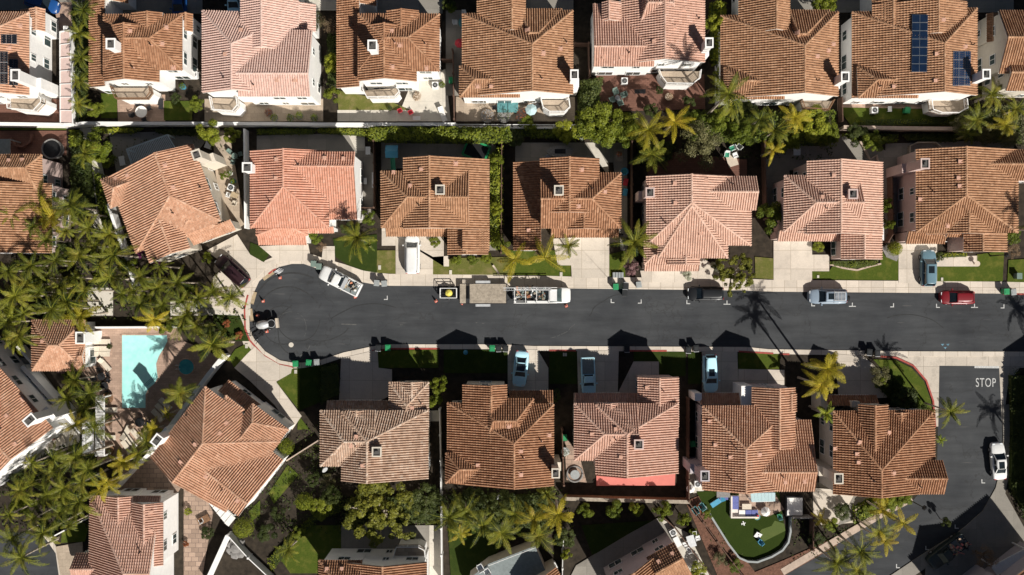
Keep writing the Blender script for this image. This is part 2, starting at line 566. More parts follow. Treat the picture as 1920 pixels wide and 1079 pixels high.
class Roof:
    def __init__(s):
        s.V, s.F, s.T, s.n = [], [], [], 0

    def facet(s, P, seed):
        P = [Vector(p) for p in P]
        n = Vector((0, 0, 0))
        for i in range(len(P)):
            a, b = P[i], P[(i + 1) % len(P)]
            n += Vector(((a.y - b.y) * (a.z + b.z), (a.z - b.z) * (a.x + b.x), (a.x - b.x) * (a.y + b.y)))
        n.normalize()
        if n.z < 0:
            n = -n
        U = Vector((0, 0, 1)).cross(n)
        if U.length < 1e-4:
            U = Vector((1, 0, 0))
        U.normalize()
        if U.dot(P[1] - P[0]) < 0:
            U = -U
        V = n.cross(U).normalized()
        if V.z < 0:
            V = -V
        q = [((p - P[0]).dot(U), (p - P[0]).dot(V)) for p in P]
        umin, umax = min(a for a, _ in q), max(a for a, _ in q)
        vmax = max(b for _, b in q)
        vmin = min(b for _, b in q)
        us, hs, ci = [], [], []
        k0 = int(math.floor(umin / PITCH))
        k1 = int(math.ceil(umax / PITCH))
        for k in range(k0, k1 + 1):
            for fr, h in BARREL:
                u = (k + fr) * PITCH
                if umin + 1e-4 < u < umax - 1e-4:
                    us.append(u)
                    hs.append(h)
                    ci.append(k - k0)
        us = [umin + 1e-3] + us + [umax - 1e-3]
        hs = [0.03] + hs + [0.03]
        ci = [0] + ci + [k1 - k0]
        us, hs, ci = np.array(us), np.array(hs), np.array(ci)
        lo = np.full(len(us), 1e9)
        hi = np.full(len(us), -1e9)
        m = len(q)
        for i in range(m):
            (ua, va), (ub, vb) = q[i], q[(i + 1) % m]
            if abs(ub - ua) < 1e-6:
                continue
            t = (us - ua) / (ub - ua)
            ok = (t >= -1e-6) & (t <= 1 + 1e-6)
            vv = va + t * (vb - va)
            lo = np.where(ok, np.minimum(lo, vv), lo)
            hi = np.where(ok, np.maximum(hi, vv), hi)
        bad = lo > hi
        lo[bad] = 0
        hi[bad] = 0
        rows, rh = [], []
        nc = int(math.ceil((vmax - vmin) / COURSE)) + 1
        v = vmin - 0.02
        for j in range(nc):
            rows += [v + j * COURSE, v + (j + 1) * COURSE]
            rh += [0.08, 0.0]
        rows, rh = np.array(rows), np.array(rh)
        Vg = np.clip(rows[:, None], lo[None, :], hi[None, :])
        H = rh[:, None] + hs[None, :] * 1.0
        pos = (np.array(P[0])[None, None, :] + us[None, :, None] * np.array(U)[None, None, :]
               + Vg[:, :, None] * np.array(V)[None, None, :] + H[:, :, None] * np.array(n)[None, None, :])
        nr, nu = Vg.shape
        idx = np.arange(nr * nu).reshape(nr, nu)
        f = np.stack([idx[:-1, :-1], idx[:-1, 1:], idx[1:, 1:], idx[1:, :-1]], -1)
        d = np.maximum(Vg[1:, :-1] - Vg[:-1, :-1], Vg[1:, 1:] - Vg[:-1, 1:])
        inside = (rows[:-1, None] > lo[None, :] + 1e-3) & (rows[:-1, None] < hi[None, :] - 1e-3)
        riser = (np.arange(nr - 1) % 2 == 1)[:, None]
        keep = np.where(riser, inside[:, :-1] | inside[:, 1:], d > 2e-3)
        rng = np.random.RandomState(seed)
        tint = np.clip(rng.normal(0.5, 0.17, (nc + 1, ci.max() + 2)), 0, 1)
        rowid = np.arange(nr - 1) // 2
        T = tint[rowid[:, None], ci[None, :-1]]
        s.V.append(pos.reshape(-1, 3))
        s.F.append(f[keep] + s.n)
        s.T.append(T[keep])
        s.n += nr * nu

    def cap(s, a, b, seed, r=0.15):
        """row of overlapping half-round ridge tiles from a (low) to b"""
        a, b = Vector(a), Vector(b)
        L = (b - a).length
        if L < 0.3:
            return
        d = (b - a) / L
        u = d.cross(Vector((0, 0, 1))).normalized()
        w = u.cross(d).normalized()
        n = max(1, int(L / 0.4))
        rng = np.random.RandomState(seed)
        pts, fs, ts = [], [], []
        for i in range(n):
            t = float(np.clip(rng.normal(.62, .2), 0, 1))
            k = len(pts)
            for e, (q, rr) in enumerate(((i / n, r * 1.12), ((i + 1.08) / n, r * 0.92))):
                p = a + d * (L * min(q, 1)) + w * 0.02
                for j in range(6):
                    an = math.pi * (j / 5)
                    pts.append(tuple(p + u * (math.cos(an) * rr) + w * (math.sin(an) * rr)))
            for j in range(5):
                fs.append((k + j, k + j + 1, k + 6 + j + 1, k + 6 + j))
                ts.append(t)
        s.V.append(np.array(pts))
        s.F.append(np.array(fs) + s.n)
        s.T.append(np.array(ts))
        s.n += len(pts)

    def build(s, name, m, parent, org):
        V = np.concatenate(s.V) - np.array(org)[None, :]
        F = np.concatenate(s.F)
        T = np.concatenate(s.T)
        me = bpy.data.meshes.new(name)
        me.vertices.add(len(V))
        me.vertices.foreach_set('co', V.ravel())
        me.loops.add(F.size)
        me.loops.foreach_set('vertex_index', F.ravel().astype(np.int32))
        me.polygons.add(len(F))
        me.polygons.foreach_set('loop_start', np.arange(0, F.size, 4, dtype=np.int32))
        me.polygons.foreach_set('loop_total', np.full(len(F), 4, dtype=np.int32))
        me.materials.append(MATS[m])
        me.polygons.foreach_set('use_smooth', np.zeros(len(F), dtype=bool))
        a = me.attributes.new('tint', 'FLOAT', 'FACE')
        a.data.foreach_set('value', T.astype(np.float32))
        me.update(calc_edges=True)
        ob = bpy.data.objects.new(name, me)
        COL.objects.link(ob)
        ob.parent = parent
        return ob


def plane_of(P):
    a, b, c = Vector(P[0]), Vector(P[1]), Vector(P[2])
    n = (b - a).cross(c - a).normalized()
    if n.z < 0:
        n = -n
    return n, n.dot(a)


def zat(pl, x, y):
    n, d = pl
    return (d - n.x * x - n.y * y) / n.z


def in_poly(x, y, P):
    c = False
    n = len(P)
    for i in range(n):
        x1, y1 = P[i][0], P[i][1]
        x2, y2 = P[(i + 1) % n][0], P[(i + 1) % n][1]
        if (y1 > y) != (y2 > y) and x < (x2 - x1) * (y - y1) / (y2 - y1) + x1:
            c = not c
    return c


HSEED = [0]


def house(name, label, wall, tile, wings, frame=None, vents=(), chim=(), gdoor=(), balc=(), solar=(), porch=(), cat='house', wins=True):
    fo = frame or (0, 0, 0)
    q = HC / 100
    sw = []
    for wg in wings:
        wg = list(wg)
        if wg[0] == 's':
            wg[6], wg[7] = wg[6] * q, wg[7] * q
        else:
            for i in (6, 7, 8):
                wg[i] *= q
        sw.append(tuple(wg))
    wings = sw
    chim = [(c[0], c[1], c[2] * q) + tuple(c[3:5]) + (c[5] * q,) + tuple(v * q for v in c[6:]) for c in chim]
    balc = [(a, z * q, m_) for a, z, m_ in balc]
    ca, sa = math.cos(math.radians(fo[2])), math.sin(math.radians(fo[2]))

    def Fw(u, v):
        return fo[0] + u * ca - v * sa, fo[1] + u * sa + v * ca

    cu = (CX - fo[0]) * ca + (CY - fo[1]) * sa
    cv = -(CX - fo[0]) * sa + (CY - fo[1]) * ca

    def U(u, z):
        return cu + (u - cu) * (1 - z / HC)

    def Vv(v, z):
        return cv + (v - cv) * (1 - z / HC)

    def P3(u, v, z):
        p = W(*Fw(u, v), 0)
        return Vector((p.x, p.y, z))

    roof = Roof()
    fascia = MB()
    facets = []     # (polygon, plane)
    foot = []       # wall quads: (a, b, za, zb, zbase, outward, mid_z or None)
    prints = []
    HSEED[0] += 100
    sd = HSEED[0]
    OH, RK = 4.6, 2.4
    for wi, wg in enumerate(wings):
        jit = (wi % 5) * 0.22
        k = wg[0]
        fl = {}
        ends = {}
        zb = 0.0
        for ex in wg[1:]:
            if isinstance(ex, dict):
                ends = ex
                zb = ex.get('zb', 0.0)
        if k == 'y':
            _, x0, xr, x1, y0, y1, z0, zr, z1 = wg[:9]
            zq = zr - 0.06 * (zr - max(z0, z1))
            z0, z1, zr = zq - 0.94 * (zr - z0), zq - 0.94 * (zr - z1), zq
            zm = (z0 + z1) / 2
            a, r, b = U(x0, z0), U(xr, zr), U(x1, z1)
            v0, v1 = Vv(y0, zm), Vv(y1, zm)
            va = Vv(ends['a'], zr) if 'a' in ends else v0
            vb = Vv(ends['b'], zr) if 'b' in ends else v1
            NW, SWc, NE, SE = P3(a, v0, z0), P3(a, v1, z0), P3(b, v0, z1), P3(b, v1, z1)
            Ra, Rb = P3(r, va, zr), P3(r, vb, zr)
            fs = [[NW, SWc, Rb, Ra], [SE, NE, Ra, Rb]]
            if 'a' in ends:
                fs.append([NE, NW, Ra])
            if 'b' in ends:
                fs.append([SWc, SE, Rb])
            caps = [(Ra, Rb)] + ([(NW, Ra), (NE, Ra)] if 'a' in ends else []) + ([(SWc, Rb), (SE, Rb)] if 'b' in ends else [])
            ov = OH + jit
            na = ov if 'a' in ends else RK + jit
            nb = ov if 'b' in ends else RK + jit
            c = [(a + ov, v0 + na), (a + ov, v1 - nb), (b - ov, v1 - nb), (b - ov, v0 + na)]
            rid = [(None), (r, v1 - nb) if 'b' not in ends else None, None, (r, v0 + na) if 'a' not in ends else None]
            outs = [(-1, 0), (0, 1), (1, 0), (0, -1)]
        elif k == 'x':
            _, y0, yr, y1, x0, x1, z0, zr, z1 = wg[:9]
            zq = zr - 0.06 * (zr - max(z0, z1))
            z0, z1, zr = zq - 0.94 * (zr - z0), zq - 0.94 * (zr - z1), zq
            zm = (z0 + z1) / 2
            a, r, b = Vv(y0, z0), Vv(yr, zr), Vv(y1, z1)
            u0, u1 = U(x0, zm), U(x1, zm)
            ua = U(ends['a'], zr) if 'a' in ends else u0
            ub = U(ends['b'], zr) if 'b' in ends else u1
            NW, NE, SWc, SE = P3(u0, a, z0), P3(u1, a, z0), P3(u0, b, z1), P3(u1, b, z1)
            Ra, Rb = P3(ua, r, zr), P3(ub, r, zr)
            fs = [[NE, NW, Ra, Rb], [SWc, SE, Rb, Ra]]
            if 'a' in ends:
                fs.append([NW, SWc, Ra])
            if 'b' in ends:
                fs.append([SE, NE, Rb])
            caps = [(Ra, Rb)] + ([(NW, Ra), (SWc, Ra)] if 'a' in ends else []) + ([(NE, Rb), (SE, Rb)] if 'b' in ends else [])
            ov = OH + jit
            na = ov if 'a' in ends else RK + jit
            nb = ov if 'b' in ends else RK + jit
            c = [(u0 + na, a + ov), (u0 + na, b - ov), (u1 - nb, b - ov), (u1 - nb, a + ov)]
            rid = [(u0 + na, r) if 'a' not in ends else None, None, (u1 - nb, r) if 'b' not in ends else None, None]
            outs = [(-1, 0), (0, 1), (1, 0), (0, -1)]
        else:   # shed: low side k2
            _, k2, x0, y0, x1, y1, zl, zh = wg[:8]
            zm = (zl + zh) / 2
            zN = zl if k2 == 'N' else zh if k2 == 'S' else zm
            zS = zl if k2 == 'S' else zh if k2 == 'N' else zm
            zW = zl if k2 == 'W' else zh if k2 == 'E' else zm
            zE = zl if k2 == 'E' else zh if k2 == 'W' else zm
            u0, u1, v0, v1 = U(x0, zW), U(x1, zE), Vv(y0, zN), Vv(y1, zS)
            hz = {'N': (zl, zl, zh, zh), 'S': (zh, zh, zl, zl), 'W': (zl, zh, zl, zh), 'E': (zh, zl, zh, zl)}[k2]
            NW, NE, SWc, SE = P3(u0, v0, hz[0]), P3(u1, v0, hz[1]), P3(u0, v1, hz[2]), P3(u1, v1, hz[3])
            fs = {'N': [[NE, NW, SWc, SE]], 'S': [[SWc, SE, NE, NW]], 'W': [[NW, SWc, SE, NE]], 'E': [[SE, NE, NW, SWc]]}[k2]
            caps = []
            ins = {'N': (2, 4, 2, 0), 'S': (2, 0, 2, 4), 'W': (4, 2, 0, 2), 'E': (0, 2, 4, 2)}[k2]
            c = [(u0 + ins[0] + jit, v0 + ins[1] + jit), (u0 + ins[0] + jit, v1 - ins[3] - jit),
                 (u1 - ins[2] - jit, v1 - ins[3] - jit), (u1 - ins[2] - jit, v0 + ins[1] + jit)]
            rid = [None] * 4
            outs = [(-1, 0), (0, 1), (1, 0), (0, -1)]
        pls = []
        for f in fs:
            sd += 1
            roof.facet(f, sd)
            pl = plane_of(f)
            pls.append((f, pl))
            facets.append((f, pl))
            top = [Vector(p) - Vector((0, 0, 0.015)) for p in f]
            bot = [Vector(p) - Vector((0, 0, 0.17)) for p in f]
            fascia.poly(top)
            fascia.poly(bot[::-1])
            for i in range(len(f)):
                j = (i + 1) % len(f)
                fascia.poly([bot[i], bot[j], top[j], top[i]])
        for ca_, cb_ in caps:
            sd += 1
            roof.cap(ca_, cb_, sd)

        def hgt(u, v):
            p = P3(u, v, 0)
            return min(zat(pl, p.x, p.y) for f, pl in pls) - 0.1

        quad = [P3(u, v, 0) for u, v in c]
        prints.append([(p.x, p.y) for p in quad])
        for i in range(4):
            j = (i + 1) % 4
            A, B = quad[i], quad[j]
            o = outs[i]
            q0, q1 = W(*Fw(0, 0)), W(*Fw(*o))
            out = (q1 - q0).normalized()
            mid = None
            if rid[i] is not None:
                m_ = P3(*rid[i], 0)
                mid = Vector((m_.x, m_.y, hgt(*rid[i])))
            foot.append((A, B, hgt(*c[i]), hgt(*c[j]), zb, out, mid, wi, 'WSEN'[i]))
    base = W(*Fw(*wings_mid(wings)), 0)
    root = thing(name, label, cat, (base.x, base.y, 0))
    org = (base.x, base.y, 0)
    wb = MB()
    for A, B, za, zb_, z0, out, mid, wi, sd_ in foot:
        pts = [(A.x, A.y, z0), (B.x, B.y, z0), (B.x, B.y, zb_)]
        if mid is not None:
            pts.append(tuple(mid))
        pts.append((A.x, A.y, za))
        wb.poly(pts)
    wb.build('wall', wall, root, org)
    roof.build('roof', tile, root, org)
    fascia.build('eave_board', 'trim', root, org)

    def roofz(px, py):
        z = 6.0
        for _ in range(4):
            p = W(px, py, z)
            zz = [zat(pl, p.x, p.y) for f, pl in facets if in_poly(p.x, p.y, f)]
            if not zz:
                return None
            z = max(zz)
        return W(px, py, z)

    rz = -math.radians(fo[2])
    for i, (px, py) in enumerate(vents):
        p = roofz(px, py)
        if p is None:
            continue
        zz = [(zat(pl, p.x, p.y), pl) for f, pl in facets if in_poly(p.x, p.y, f)]
        pl = max(zz, key=lambda t: t[0])[1]
        n = pl[0]
        up = Vector((-n.x, -n.y, 0))
        up = up.normalized() if up.length > 1e-3 else Vector((0, 1, 0))
        upv = (up - n * up.dot(n)).normalized()
        sdv = upv.cross(n)
        M = Matrix((sdv, upv, n)).transposed().to_4x4()
        M.translation = p + n * 0.06
        b = MB()
        if i % 3 == 2:      # plumbing pipe
            b.tube([p, p + Vector((0, 0, 0.75))], 0.07, 8, 1)
            b.tube([p + Vector((0, 0, .0)), p + Vector((0, 0, .16))], [0.2, 0.08], 8, 0)
        else:               # hooded attic vent
            w = 0.24
            vs = [(-w, -.22, 0), (w, -.22, 0), (w, .26, 0), (-w, .26, 0), (-w * .85, -.20, .26), (w * .85, -.20, .26), (w * .8, .2, .1), (-w * .8, .2, .1)]
            b.mesh([M @ Vector(q) for q in vs], [(4, 5, 6, 7), (1, 2, 6, 5), (2, 3, 7, 6), (3, 0, 4, 7)], 0)
            b.mesh([M @ Vector(q) for q in ((-w, -.22, 0), (w, -.22, 0), (w * .85, -.20, .26), (-w * .85, -.20, .26))], [(0, 1, 2, 3)], 1)
            b.box(-w - .07, w + .07, -.27, .32, -.05, .03, 0, M)
        b.build('roof_vent', ['vent_clay', 'black'], root, org)
    for ch in chim:
        px, py, zt, w, d, zb = ch[:6]
        p = W(px, py, zt)
        M = Matrix.Translation((p.x, p.y, 0)) @ Matrix.Rotation(rz, 4, 'Z')
        b = MB()
        b.box(-w / 2, w / 2, -d / 2, d / 2, zb, zt - 0.35, 0, M)
        b.box(-w / 2 - .07, w / 2 + .07, -d / 2 - .07, d / 2 + .07, zt - 0.35, zt - .16, 0, M)
        if len(ch) > 6:     # wide shoulder below the stack
            b.box(-w / 2 - .45, w / 2 + .45, -d / 2 - .03, d / 2 + .03, zb, ch[6], 0, M)
        c = b.build('chimney', wall, root, org)
        b = MB()
        hw, hd = w / 2 + .1, d / 2 + .1
        b.box(-hw, hw, -hd, -hd + .16, zt - .16, zt, 0, M)
        b.box(-hw, hw, hd - .16, hd, zt - .16, zt, 0, M)
        b.box(-hw, -hw + .16, -hd + .16, hd - .16, zt - .16, zt, 0, M)
        b.box(hw - .16, hw, -hd + .16, hd - .16, zt - .16, zt, 0, M)
        b.box(-hw + .16, hw - .16, -hd + .16, hd - .16, zt - .19, zt - .13, 1, M)
        b.box(-.16, .16, -.16, .16, zt - .13, zt + .12, 1, M)
        b.build('chimney_cap', [wall, 'flue'], c, org)
    # windows on the walls that can be seen
    cam = Vector((0, 0, HC))
    nw = 0
    if wins:
        for A, B, za, zb_, z0, out, mid, wi, sd_ in foot:
            L = (B - A).length
            if L < 1.7 or min(za, zb_) - z0 < 2.1:
                continue
            cen = (A + B) / 2
            if out.dot(Vector((cen.x, cen.y, 0))) > -2.0:
                continue
            n = max(1, int(L / 2.6))
            for lv in ((1.4, 1.4), (4.5, 1.25)):
                if lv[0] + 0.8 > min(za, zb_) or lv[0] - 0.7 < z0:
                    continue
                for i in range(n):
                    t = (i + 0.5) / n
                    c = A.lerp(B, t) + out * 0.03
                    pr = c + out * 0.25
                    if any(in_poly(pr.x, pr.y, q) for kq, q in enumerate(prints)):
                        continue
                    rr = random.Random(int(abs(c.x * 37 + c.y * 91)) + int(lv[0] * 10))
                    if rr.random() < 0.12:
                        continue
                    big = lv[0] < 2 and rr.random() < .4
                    w, h = (1.9, 1.7) if big else (rr.choice([0.9, 1.3, 1.6]), lv[1])
                    w = min(w, L / n - 0.4)
                    window(root, c, out, w, h, lv[0] - (0.2 if big else 0), org)
                    nw += 1
    for wi, side, px, w in gdoor:
        for A, B, za, zb_, z0, out, mid, wj, sj in foot:
            if wj == wi and sj == side:
                d = (B - A).normalized()
                q = W(px, (CY + 0), 1.0)
                t = (q.x - A.x) / (B.x - A.x) if abs(B.x - A.x) > .1 else .5
                c = A + (B - A) * max(.2, min(.8, t)) + out * 0.03
                b = MB()
                M = Matrix((d, out, Vector((0, 0, 1)))).transposed().to_4x4()
                M.translation = Vector((c.x, c.y, 0.12))
                for r_ in range(4):
                    b.box(-w / 2, w / 2, -.04, .03, r_ * .53 + .01, r_ * .53 + .50, 0, M)
                b.build('garage_door', 'white_paint', root, org)
    for bp in balc:
        poly, z, rail = bp
        pts = [W(x, y, z) for x, y in poly]
        b = MB()
        b.prism([(p.x, p.y) for p in pts], z - .25, z, 0)
        cc = sum(pts, Vector()) / len(pts)
        b.prism([(cc.x + (p.x - cc.x) * .93, cc.y + (p.y - cc.y) * .93) for p in pts], 0, z - .25, 1)
        bo = b.build('balcony', ['paver_tan', wall], root, org)
        b = MB()
        for i in range(len(pts) - 1):
            p, q = pts[i], pts[i + 1]
            b.bar((p.x, p.y, z + 1.0), (q.x, q.y, z + 1.0), .09, .07)
            b.bar((p.x, p.y, z + .15), (q.x, q.y, z + .15), .06, .05)
            n = max(2, int((q - p).length / .16))
            for j in range(n + 1):
                r_ = p.lerp(q, j / n)
                b.bar((r_.x, r_.y, z + .02), (r_.x, r_.y, z + 1.0), .035 if j % 8 else .1, None)
        b.build('railing', rail, bo, org)
    for x0, y0, x1, y1, z in porch:
        b = MB()
        b.prism([W(*v, z).to_2d()[:] for v in ((x0, y0), (x1, y0), (x1, y1), (x0, y1))], 0, z)
        b.build('porch', wall if wall != 'stucco_lilac' else 'stucco_white', root, org)
    for poly, nx, ny, mt in solar:
        cs = [roofz(x, y) for x, y in poly]
        if any(c is None for c in cs):
            continue
        n = (cs[1] - cs[0]).cross(cs[3] - cs[0]).normalized()
        if n.z < 0:
            n = -n
        lift = 0.0
        for a in range(9):
            for c_ in range(9):
                v = cs[0].lerp(cs[1], a / 8).lerp(cs[3].lerp(cs[2], a / 8), c_ / 8)
                zz = [zat(pl, v.x, v.y) for f, pl in facets if in_poly(v.x, v.y, f)]
                if zz:
                    lift = max(lift, max(zz) - v.z)
        cs = [v + Vector((0, 0, lift)) for v in cs]
        for j in range(ny):
            for i in range(nx):
                def bi(s_, t_):
                    return cs[0].lerp(cs[1], s_).lerp(cs[3].lerp(cs[2], s_), t_) + n * 0.2
                e, g = 0.006, 0.004
                q = [bi(i / nx + e, j / ny + g), bi((i + 1) / nx - e, j / ny + g), bi((i + 1) / nx - e, (j + 1) / ny - g), bi(i / nx + e, (j + 1) / ny - g)]
                b = MB()
                dn = n * -0.05
                if (q[1] - q[0]).cross(q[2] - q[0]).dot(n) < 0:
                    q = q[::-1]
                b.poly(q, 1)
                b.poly([p + dn for p in q[::-1]], 1)
                for a in range(4):
                    b.poly([q[a] + dn, q[(a + 1) % 4] + dn, q[(a + 1) % 4], q[a]], 1)
                c = sum(q, Vector()) / 4
                b.poly([c + (p - c) * 0.975 + n * .004 for p in q], 0)
                b.build('solar_panel', [mt, 'solar_line'], root, org)
    return root


def wings_mid(wings):
    w = wings[0]
    if w[0] == 'y':
        return ((w[1] + w[3]) / 2, (w[4] + w[5]) / 2)
    if w[0] == 'x':
        return ((w[4] + w[5]) / 2, (w[1] + w[3]) / 2)
    return ((w[2] + w[4]) / 2, (w[3] + w[5]) / 2)


def window(root, c, out, w, h, z, org):
    d = Vector((0, 0, 1)).cross(out).normalized()
    M = Matrix((d, out, Vector((0, 0, 1)))).transposed().to_4x4()
    M.translation = Vector((c.x, c.y, z))
    b = MB()
    t = 0.085
    b.box(-w / 2, w / 2, -.02, .05, -h / 2, -h / 2 + t, 0, M)
    b.box(-w / 2, w / 2, -.02, .05, h / 2 - t, h / 2, 0, M)
    b.box(-w / 2, -w / 2 + t, -.02, .05, -h / 2 + t, h / 2 - t, 0, M)
    b.box(w / 2 - t, w / 2, -.02, .05, -h / 2 + t, h / 2 - t, 0, M)
    b.box(-.03, .03, -.02, .05, -h / 2 + t, h / 2 - t, 0, M)
    f = b.build('window', 'white_paint', root, org)
    b = MB()
    b.box(-w / 2 + t, -.03, -.02, .02, -h / 2 + t, h / 2 - t, 0, M)
    b.box(.03, w / 2 - t, -.02, .02, -h / 2 + t, h / 2 - t, 0, M)
    b.build('pane', 'window_glass', f, org)


# ------------------------------------------------------------------ the houses
def build_houses():
    G = 'g'
    # --- top row
    house('tiled_house', 'white house with dark solar arrays on its orange tiled roof, top left picture corner', 'stucco_white', 'tile_terracotta',
          [('y', -120, -32, 55, 24, 179, 5.2, 7.4, 5.2, {'a': 66}), ('y', 40, 68, 84, 18, 60, 3.4, 4.3, 3.6)],
          chim=[(28, 141, 8.6, 0.9, 1.2, 0, 5.0)], vents=[(38, 50), (18, 90), (30, 165)], balc=[([(20, 186), (22, 206), (70, 210), (84, 195), (84, 186)], 2.9, 'white_paint')],
          solar=[([(-14, 98), (15, 98), (15, 158), (-14, 158)], 4, 3, 'solar_black'), ([(17, 112), (34, 112), (34, 161), (17, 161)], 2, 3, 'solar_black'), ([(2, 66), (32, 66), (32, 83), (2, 83)], 3, 1, 'solar_black')])
    house('tiled_house', 'brown tiled white house with a white chimney, beside the palm alley, top left', 'stucco_white', 'tile_brown',
          [('x', 28, 72, 132, 195, 342, 5.4, 6.8, 5.4, {'a': 232, 'b': 280}), ('y', 195, 232, 299, 50, 154, 5.4, 6.8, 5.2),
           ('s', 'W', 168, -30, 197, 163, 3.8, 4.5), ('y', 248, 276, 305, 24, 62, 5.6, 6.2, 5.6, {'zb': 2.5}), ('y', 168, 204, 240, -60, 7, 3.0, 4.4, 3.0), ('y', 330, 348, 361, 26, 60, 3.6, 4.1, 3.6)],
          chim=[(207, 82, 8.3, .95, 1.1, 4.6)], vents=[(244, 59), (304, 83), (250, 127), (325, 127), (312, 52), (284, 85)],
          balc=[([(213, 165), (222, 187), (279, 187), (287, 176), (285, 165)], 2.9, 'wood_brown')])
    house('tiled_house', 'pale pink tiled white house, largest roof in the top row, beside dry shrubs', 'stucco_white', 'tile_pink',
          [('y', 380, 434, 560, 24, 177, 5.4, 7.2, 4.2, {'a': 82}), ('x', 58, 138, 181, 450, 584, 4.9, 7.0, 6.0), ('y', 452, 490, 559, -60, 96, 5.6, 6.7, 4.4), ('y', 523, 560, 592, 8, 60, 3.3, 4.0, 3.2)],
          vents=[(451, 58), (424, 102), (421, 147), (520, 150), (553, 150), (476, 160)],
          balc=[([(397, 184), (402, 208), (440, 211), (449, 200), (447, 186)], 2.9, 'white_paint')])
    house('tiled_house', 'brown tiled house with a white chimney, above the bare concrete patio with red chairs', 'stucco_white', 'tile_brown',
          [('x', 27, 71, 134, 672, 824, 5.4, 6.8, 5.4, {'a': 720, 'b': 765}), ('y', 672, 720, 781, 50, 153, 5.4, 6.8, 5.2),
           ('s', 'W', 632, -30, 674, 164, 3.7, 4.6), ('y', 726, 752, 785, 20, 66, 5.6, 6.3, 5.6, {'zb': 2.5}), ('y', 640, 668, 705, -60, 12, 3.2, 4.6, 3.2)],
          chim=[(698, 85, 8.3, .95, 1.1, 4.6)], vents=[(735, 60), (750, 85), (797, 83), (735, 126), (800, 128), (740, 80)],
          balc=[([(682, 170), (690, 185), (742, 184), (750, 175), (746, 166)], 2.7, 'white_paint')])
    big = [('y', 867, 998, 1074, 24, 180, 4.0, 7.2, 5.3, {'a': 83}), ('y', 895, 960, 985, -60, 62, 4.2, 6.2, 5.6), ('x', 18, 62, 110, 975, 1053, 5.0, 6.6, 5.2, {'a': 992, 'b': 1010}),
           ('x', 125, 149, 183, 862, 975, 4.3, 5.5, 4.6, {'a': 890})]
    house('tiled_house', 'brown tiled house with a wall chimney and turquoise patio umbrella below it', 'stucco_white', 'tile_tan', big,
          chim=[(1077, 140, 8.0, .8, 1.0, 0, 4.5)], vents=[(990, 57), (1018, 100), (1016, 148), (896, 162), (922, 163), (1062, 80), (1050, 92)],
          balc=[([(1014, 188), (1018, 204), (1030, 212), (1058, 212), (1068, 203), (1066, 188)], 2.6, 'white_paint')])
    house('tiled_house', 'rosy tiled house with a round tree shadow on its roof, above the red brick patio', 'stucco_white', 'tile_rose',
          [('y', 1165, 1247, 1321, -70, 119, 4.6, 6.9, 5.3), ('x', 8, 87, 125, 1112, 1225, 4.2, 6.0, 5.2), ('y', 1130, 1142, 1164, 4, 40, 5.0, 5.6, 5.0, {'zb': 2.5}),
           ('x', -50, 5, 60, 1195, 1275, 4.8, 6.8, 5.0, {'a': 1215, 'b': 1262})],
          chim=[(1330, 80, 8.0, .8, 1.0, 0, 4.5)], vents=[(1131, 107), (1165, 108), (1179, 100), (1281, 18), (1263, 51), (1310, 36), (1227, 78)],
          balc=[([(1234, 134), (1238, 146), (1248, 159), (1296, 160), (1310, 149), (1312, 134)], 2.6, 'white_paint')])
    house('tiled_house', 'brown tiled house half behind palm crowns, between the cypress hedge and the solar roof', 'stucco_white', 'tile_tan',
          [('y', 1351, 1509, 1571, 27, 184, 3.8, 7.2, 5.3, {'a': 86}), ('y', 1385, 1456, 1480, -60, 62, 4.2, 6.4, 5.6), ('x', 20, 64, 115, 1480, 1556, 5.0, 6.7, 5.2, {'a': 1497, 'b': 1512}),
           ('x', 128, 152, 186, 1358, 1470, 4.3, 5.5, 4.6, {'a': 1388})],
          chim=[(1585, 144, 8.0, .8, 1.0, 0, 4.5)], vents=[(1496, 62), (1531, 106), (1532, 152), (1552, 95), (1561, 84)],
          balc=[([(1500, 190), (1505, 205), (1550, 208), (1560, 190)], 2.6, 'wood_brown')])
    house('tiled_house', 'brown tiled house with two blue solar arrays on its roof', 'stucco_white', 'tile_tan',
          [('y', 1597, 1771, 1831, 20, 182, 3.8, 7.2, 5.3, {'a': 82}), ('y', 1635, 1760, 1812, 6, 70, 4.4, 6.8, 5.6), ('y', 1635, 1675, 1712, -60, 60, 4.2, 5.4, 4.6), ('x', 126, 150, 184, 1608, 1720, 4.3, 5.5, 4.6, {'a': 1645})],
          chim=[(1850, 139, 8.0, .8, 1.0, 0, 4.5)], vents=[(1756, 102), (1754, 152), (1648, 163), (1676, 163), (1808, 88), (1822, 85), (1767, 38)],
          solar=[([(1709, 29), (1739, 29), (1737, 137), (1708, 137)], 2, 7, 'solar'), ([(1785, 97), (1818, 97), (1817, 162), (1784, 162)], 3, 4, 'solar')],
          balc=[([(1740, 188), (1743, 208), (1760, 214), (1792, 214), (1808, 205), (1806, 188)], 2.0, 'white_paint')])
    house('tiled_house', 'cream house with brown tiled roof cut off by the top right picture edge', 'stucco_cream', 'tile_tan',
          [('x', 21, 70, 138, 1872, 2020, 5.3, 7.2, 5.3), ('x', 100, 136, 170, 1885, 2020, 5.0, 6.2, 5.0), ('y', 1850, 1862, 1880, 26, 80, 3.6, 4.0, 3.6)], vents=[(1888, 130)])
    # --- middle row
    house('tiled_house', 'tan tiled house with palm shadows on its roof, at the edge of the palm grove', 'stucco_pink', 'tile_tan',
          [('x', 291, 315, 380, -90, 80, 5.0, 6.2, 4.6, {'b': 47}), ('y', -90, -30, 98, 344, 475, 5.0, 7.2, 4.6)],
          vents=[(17, 303), (42, 302)])
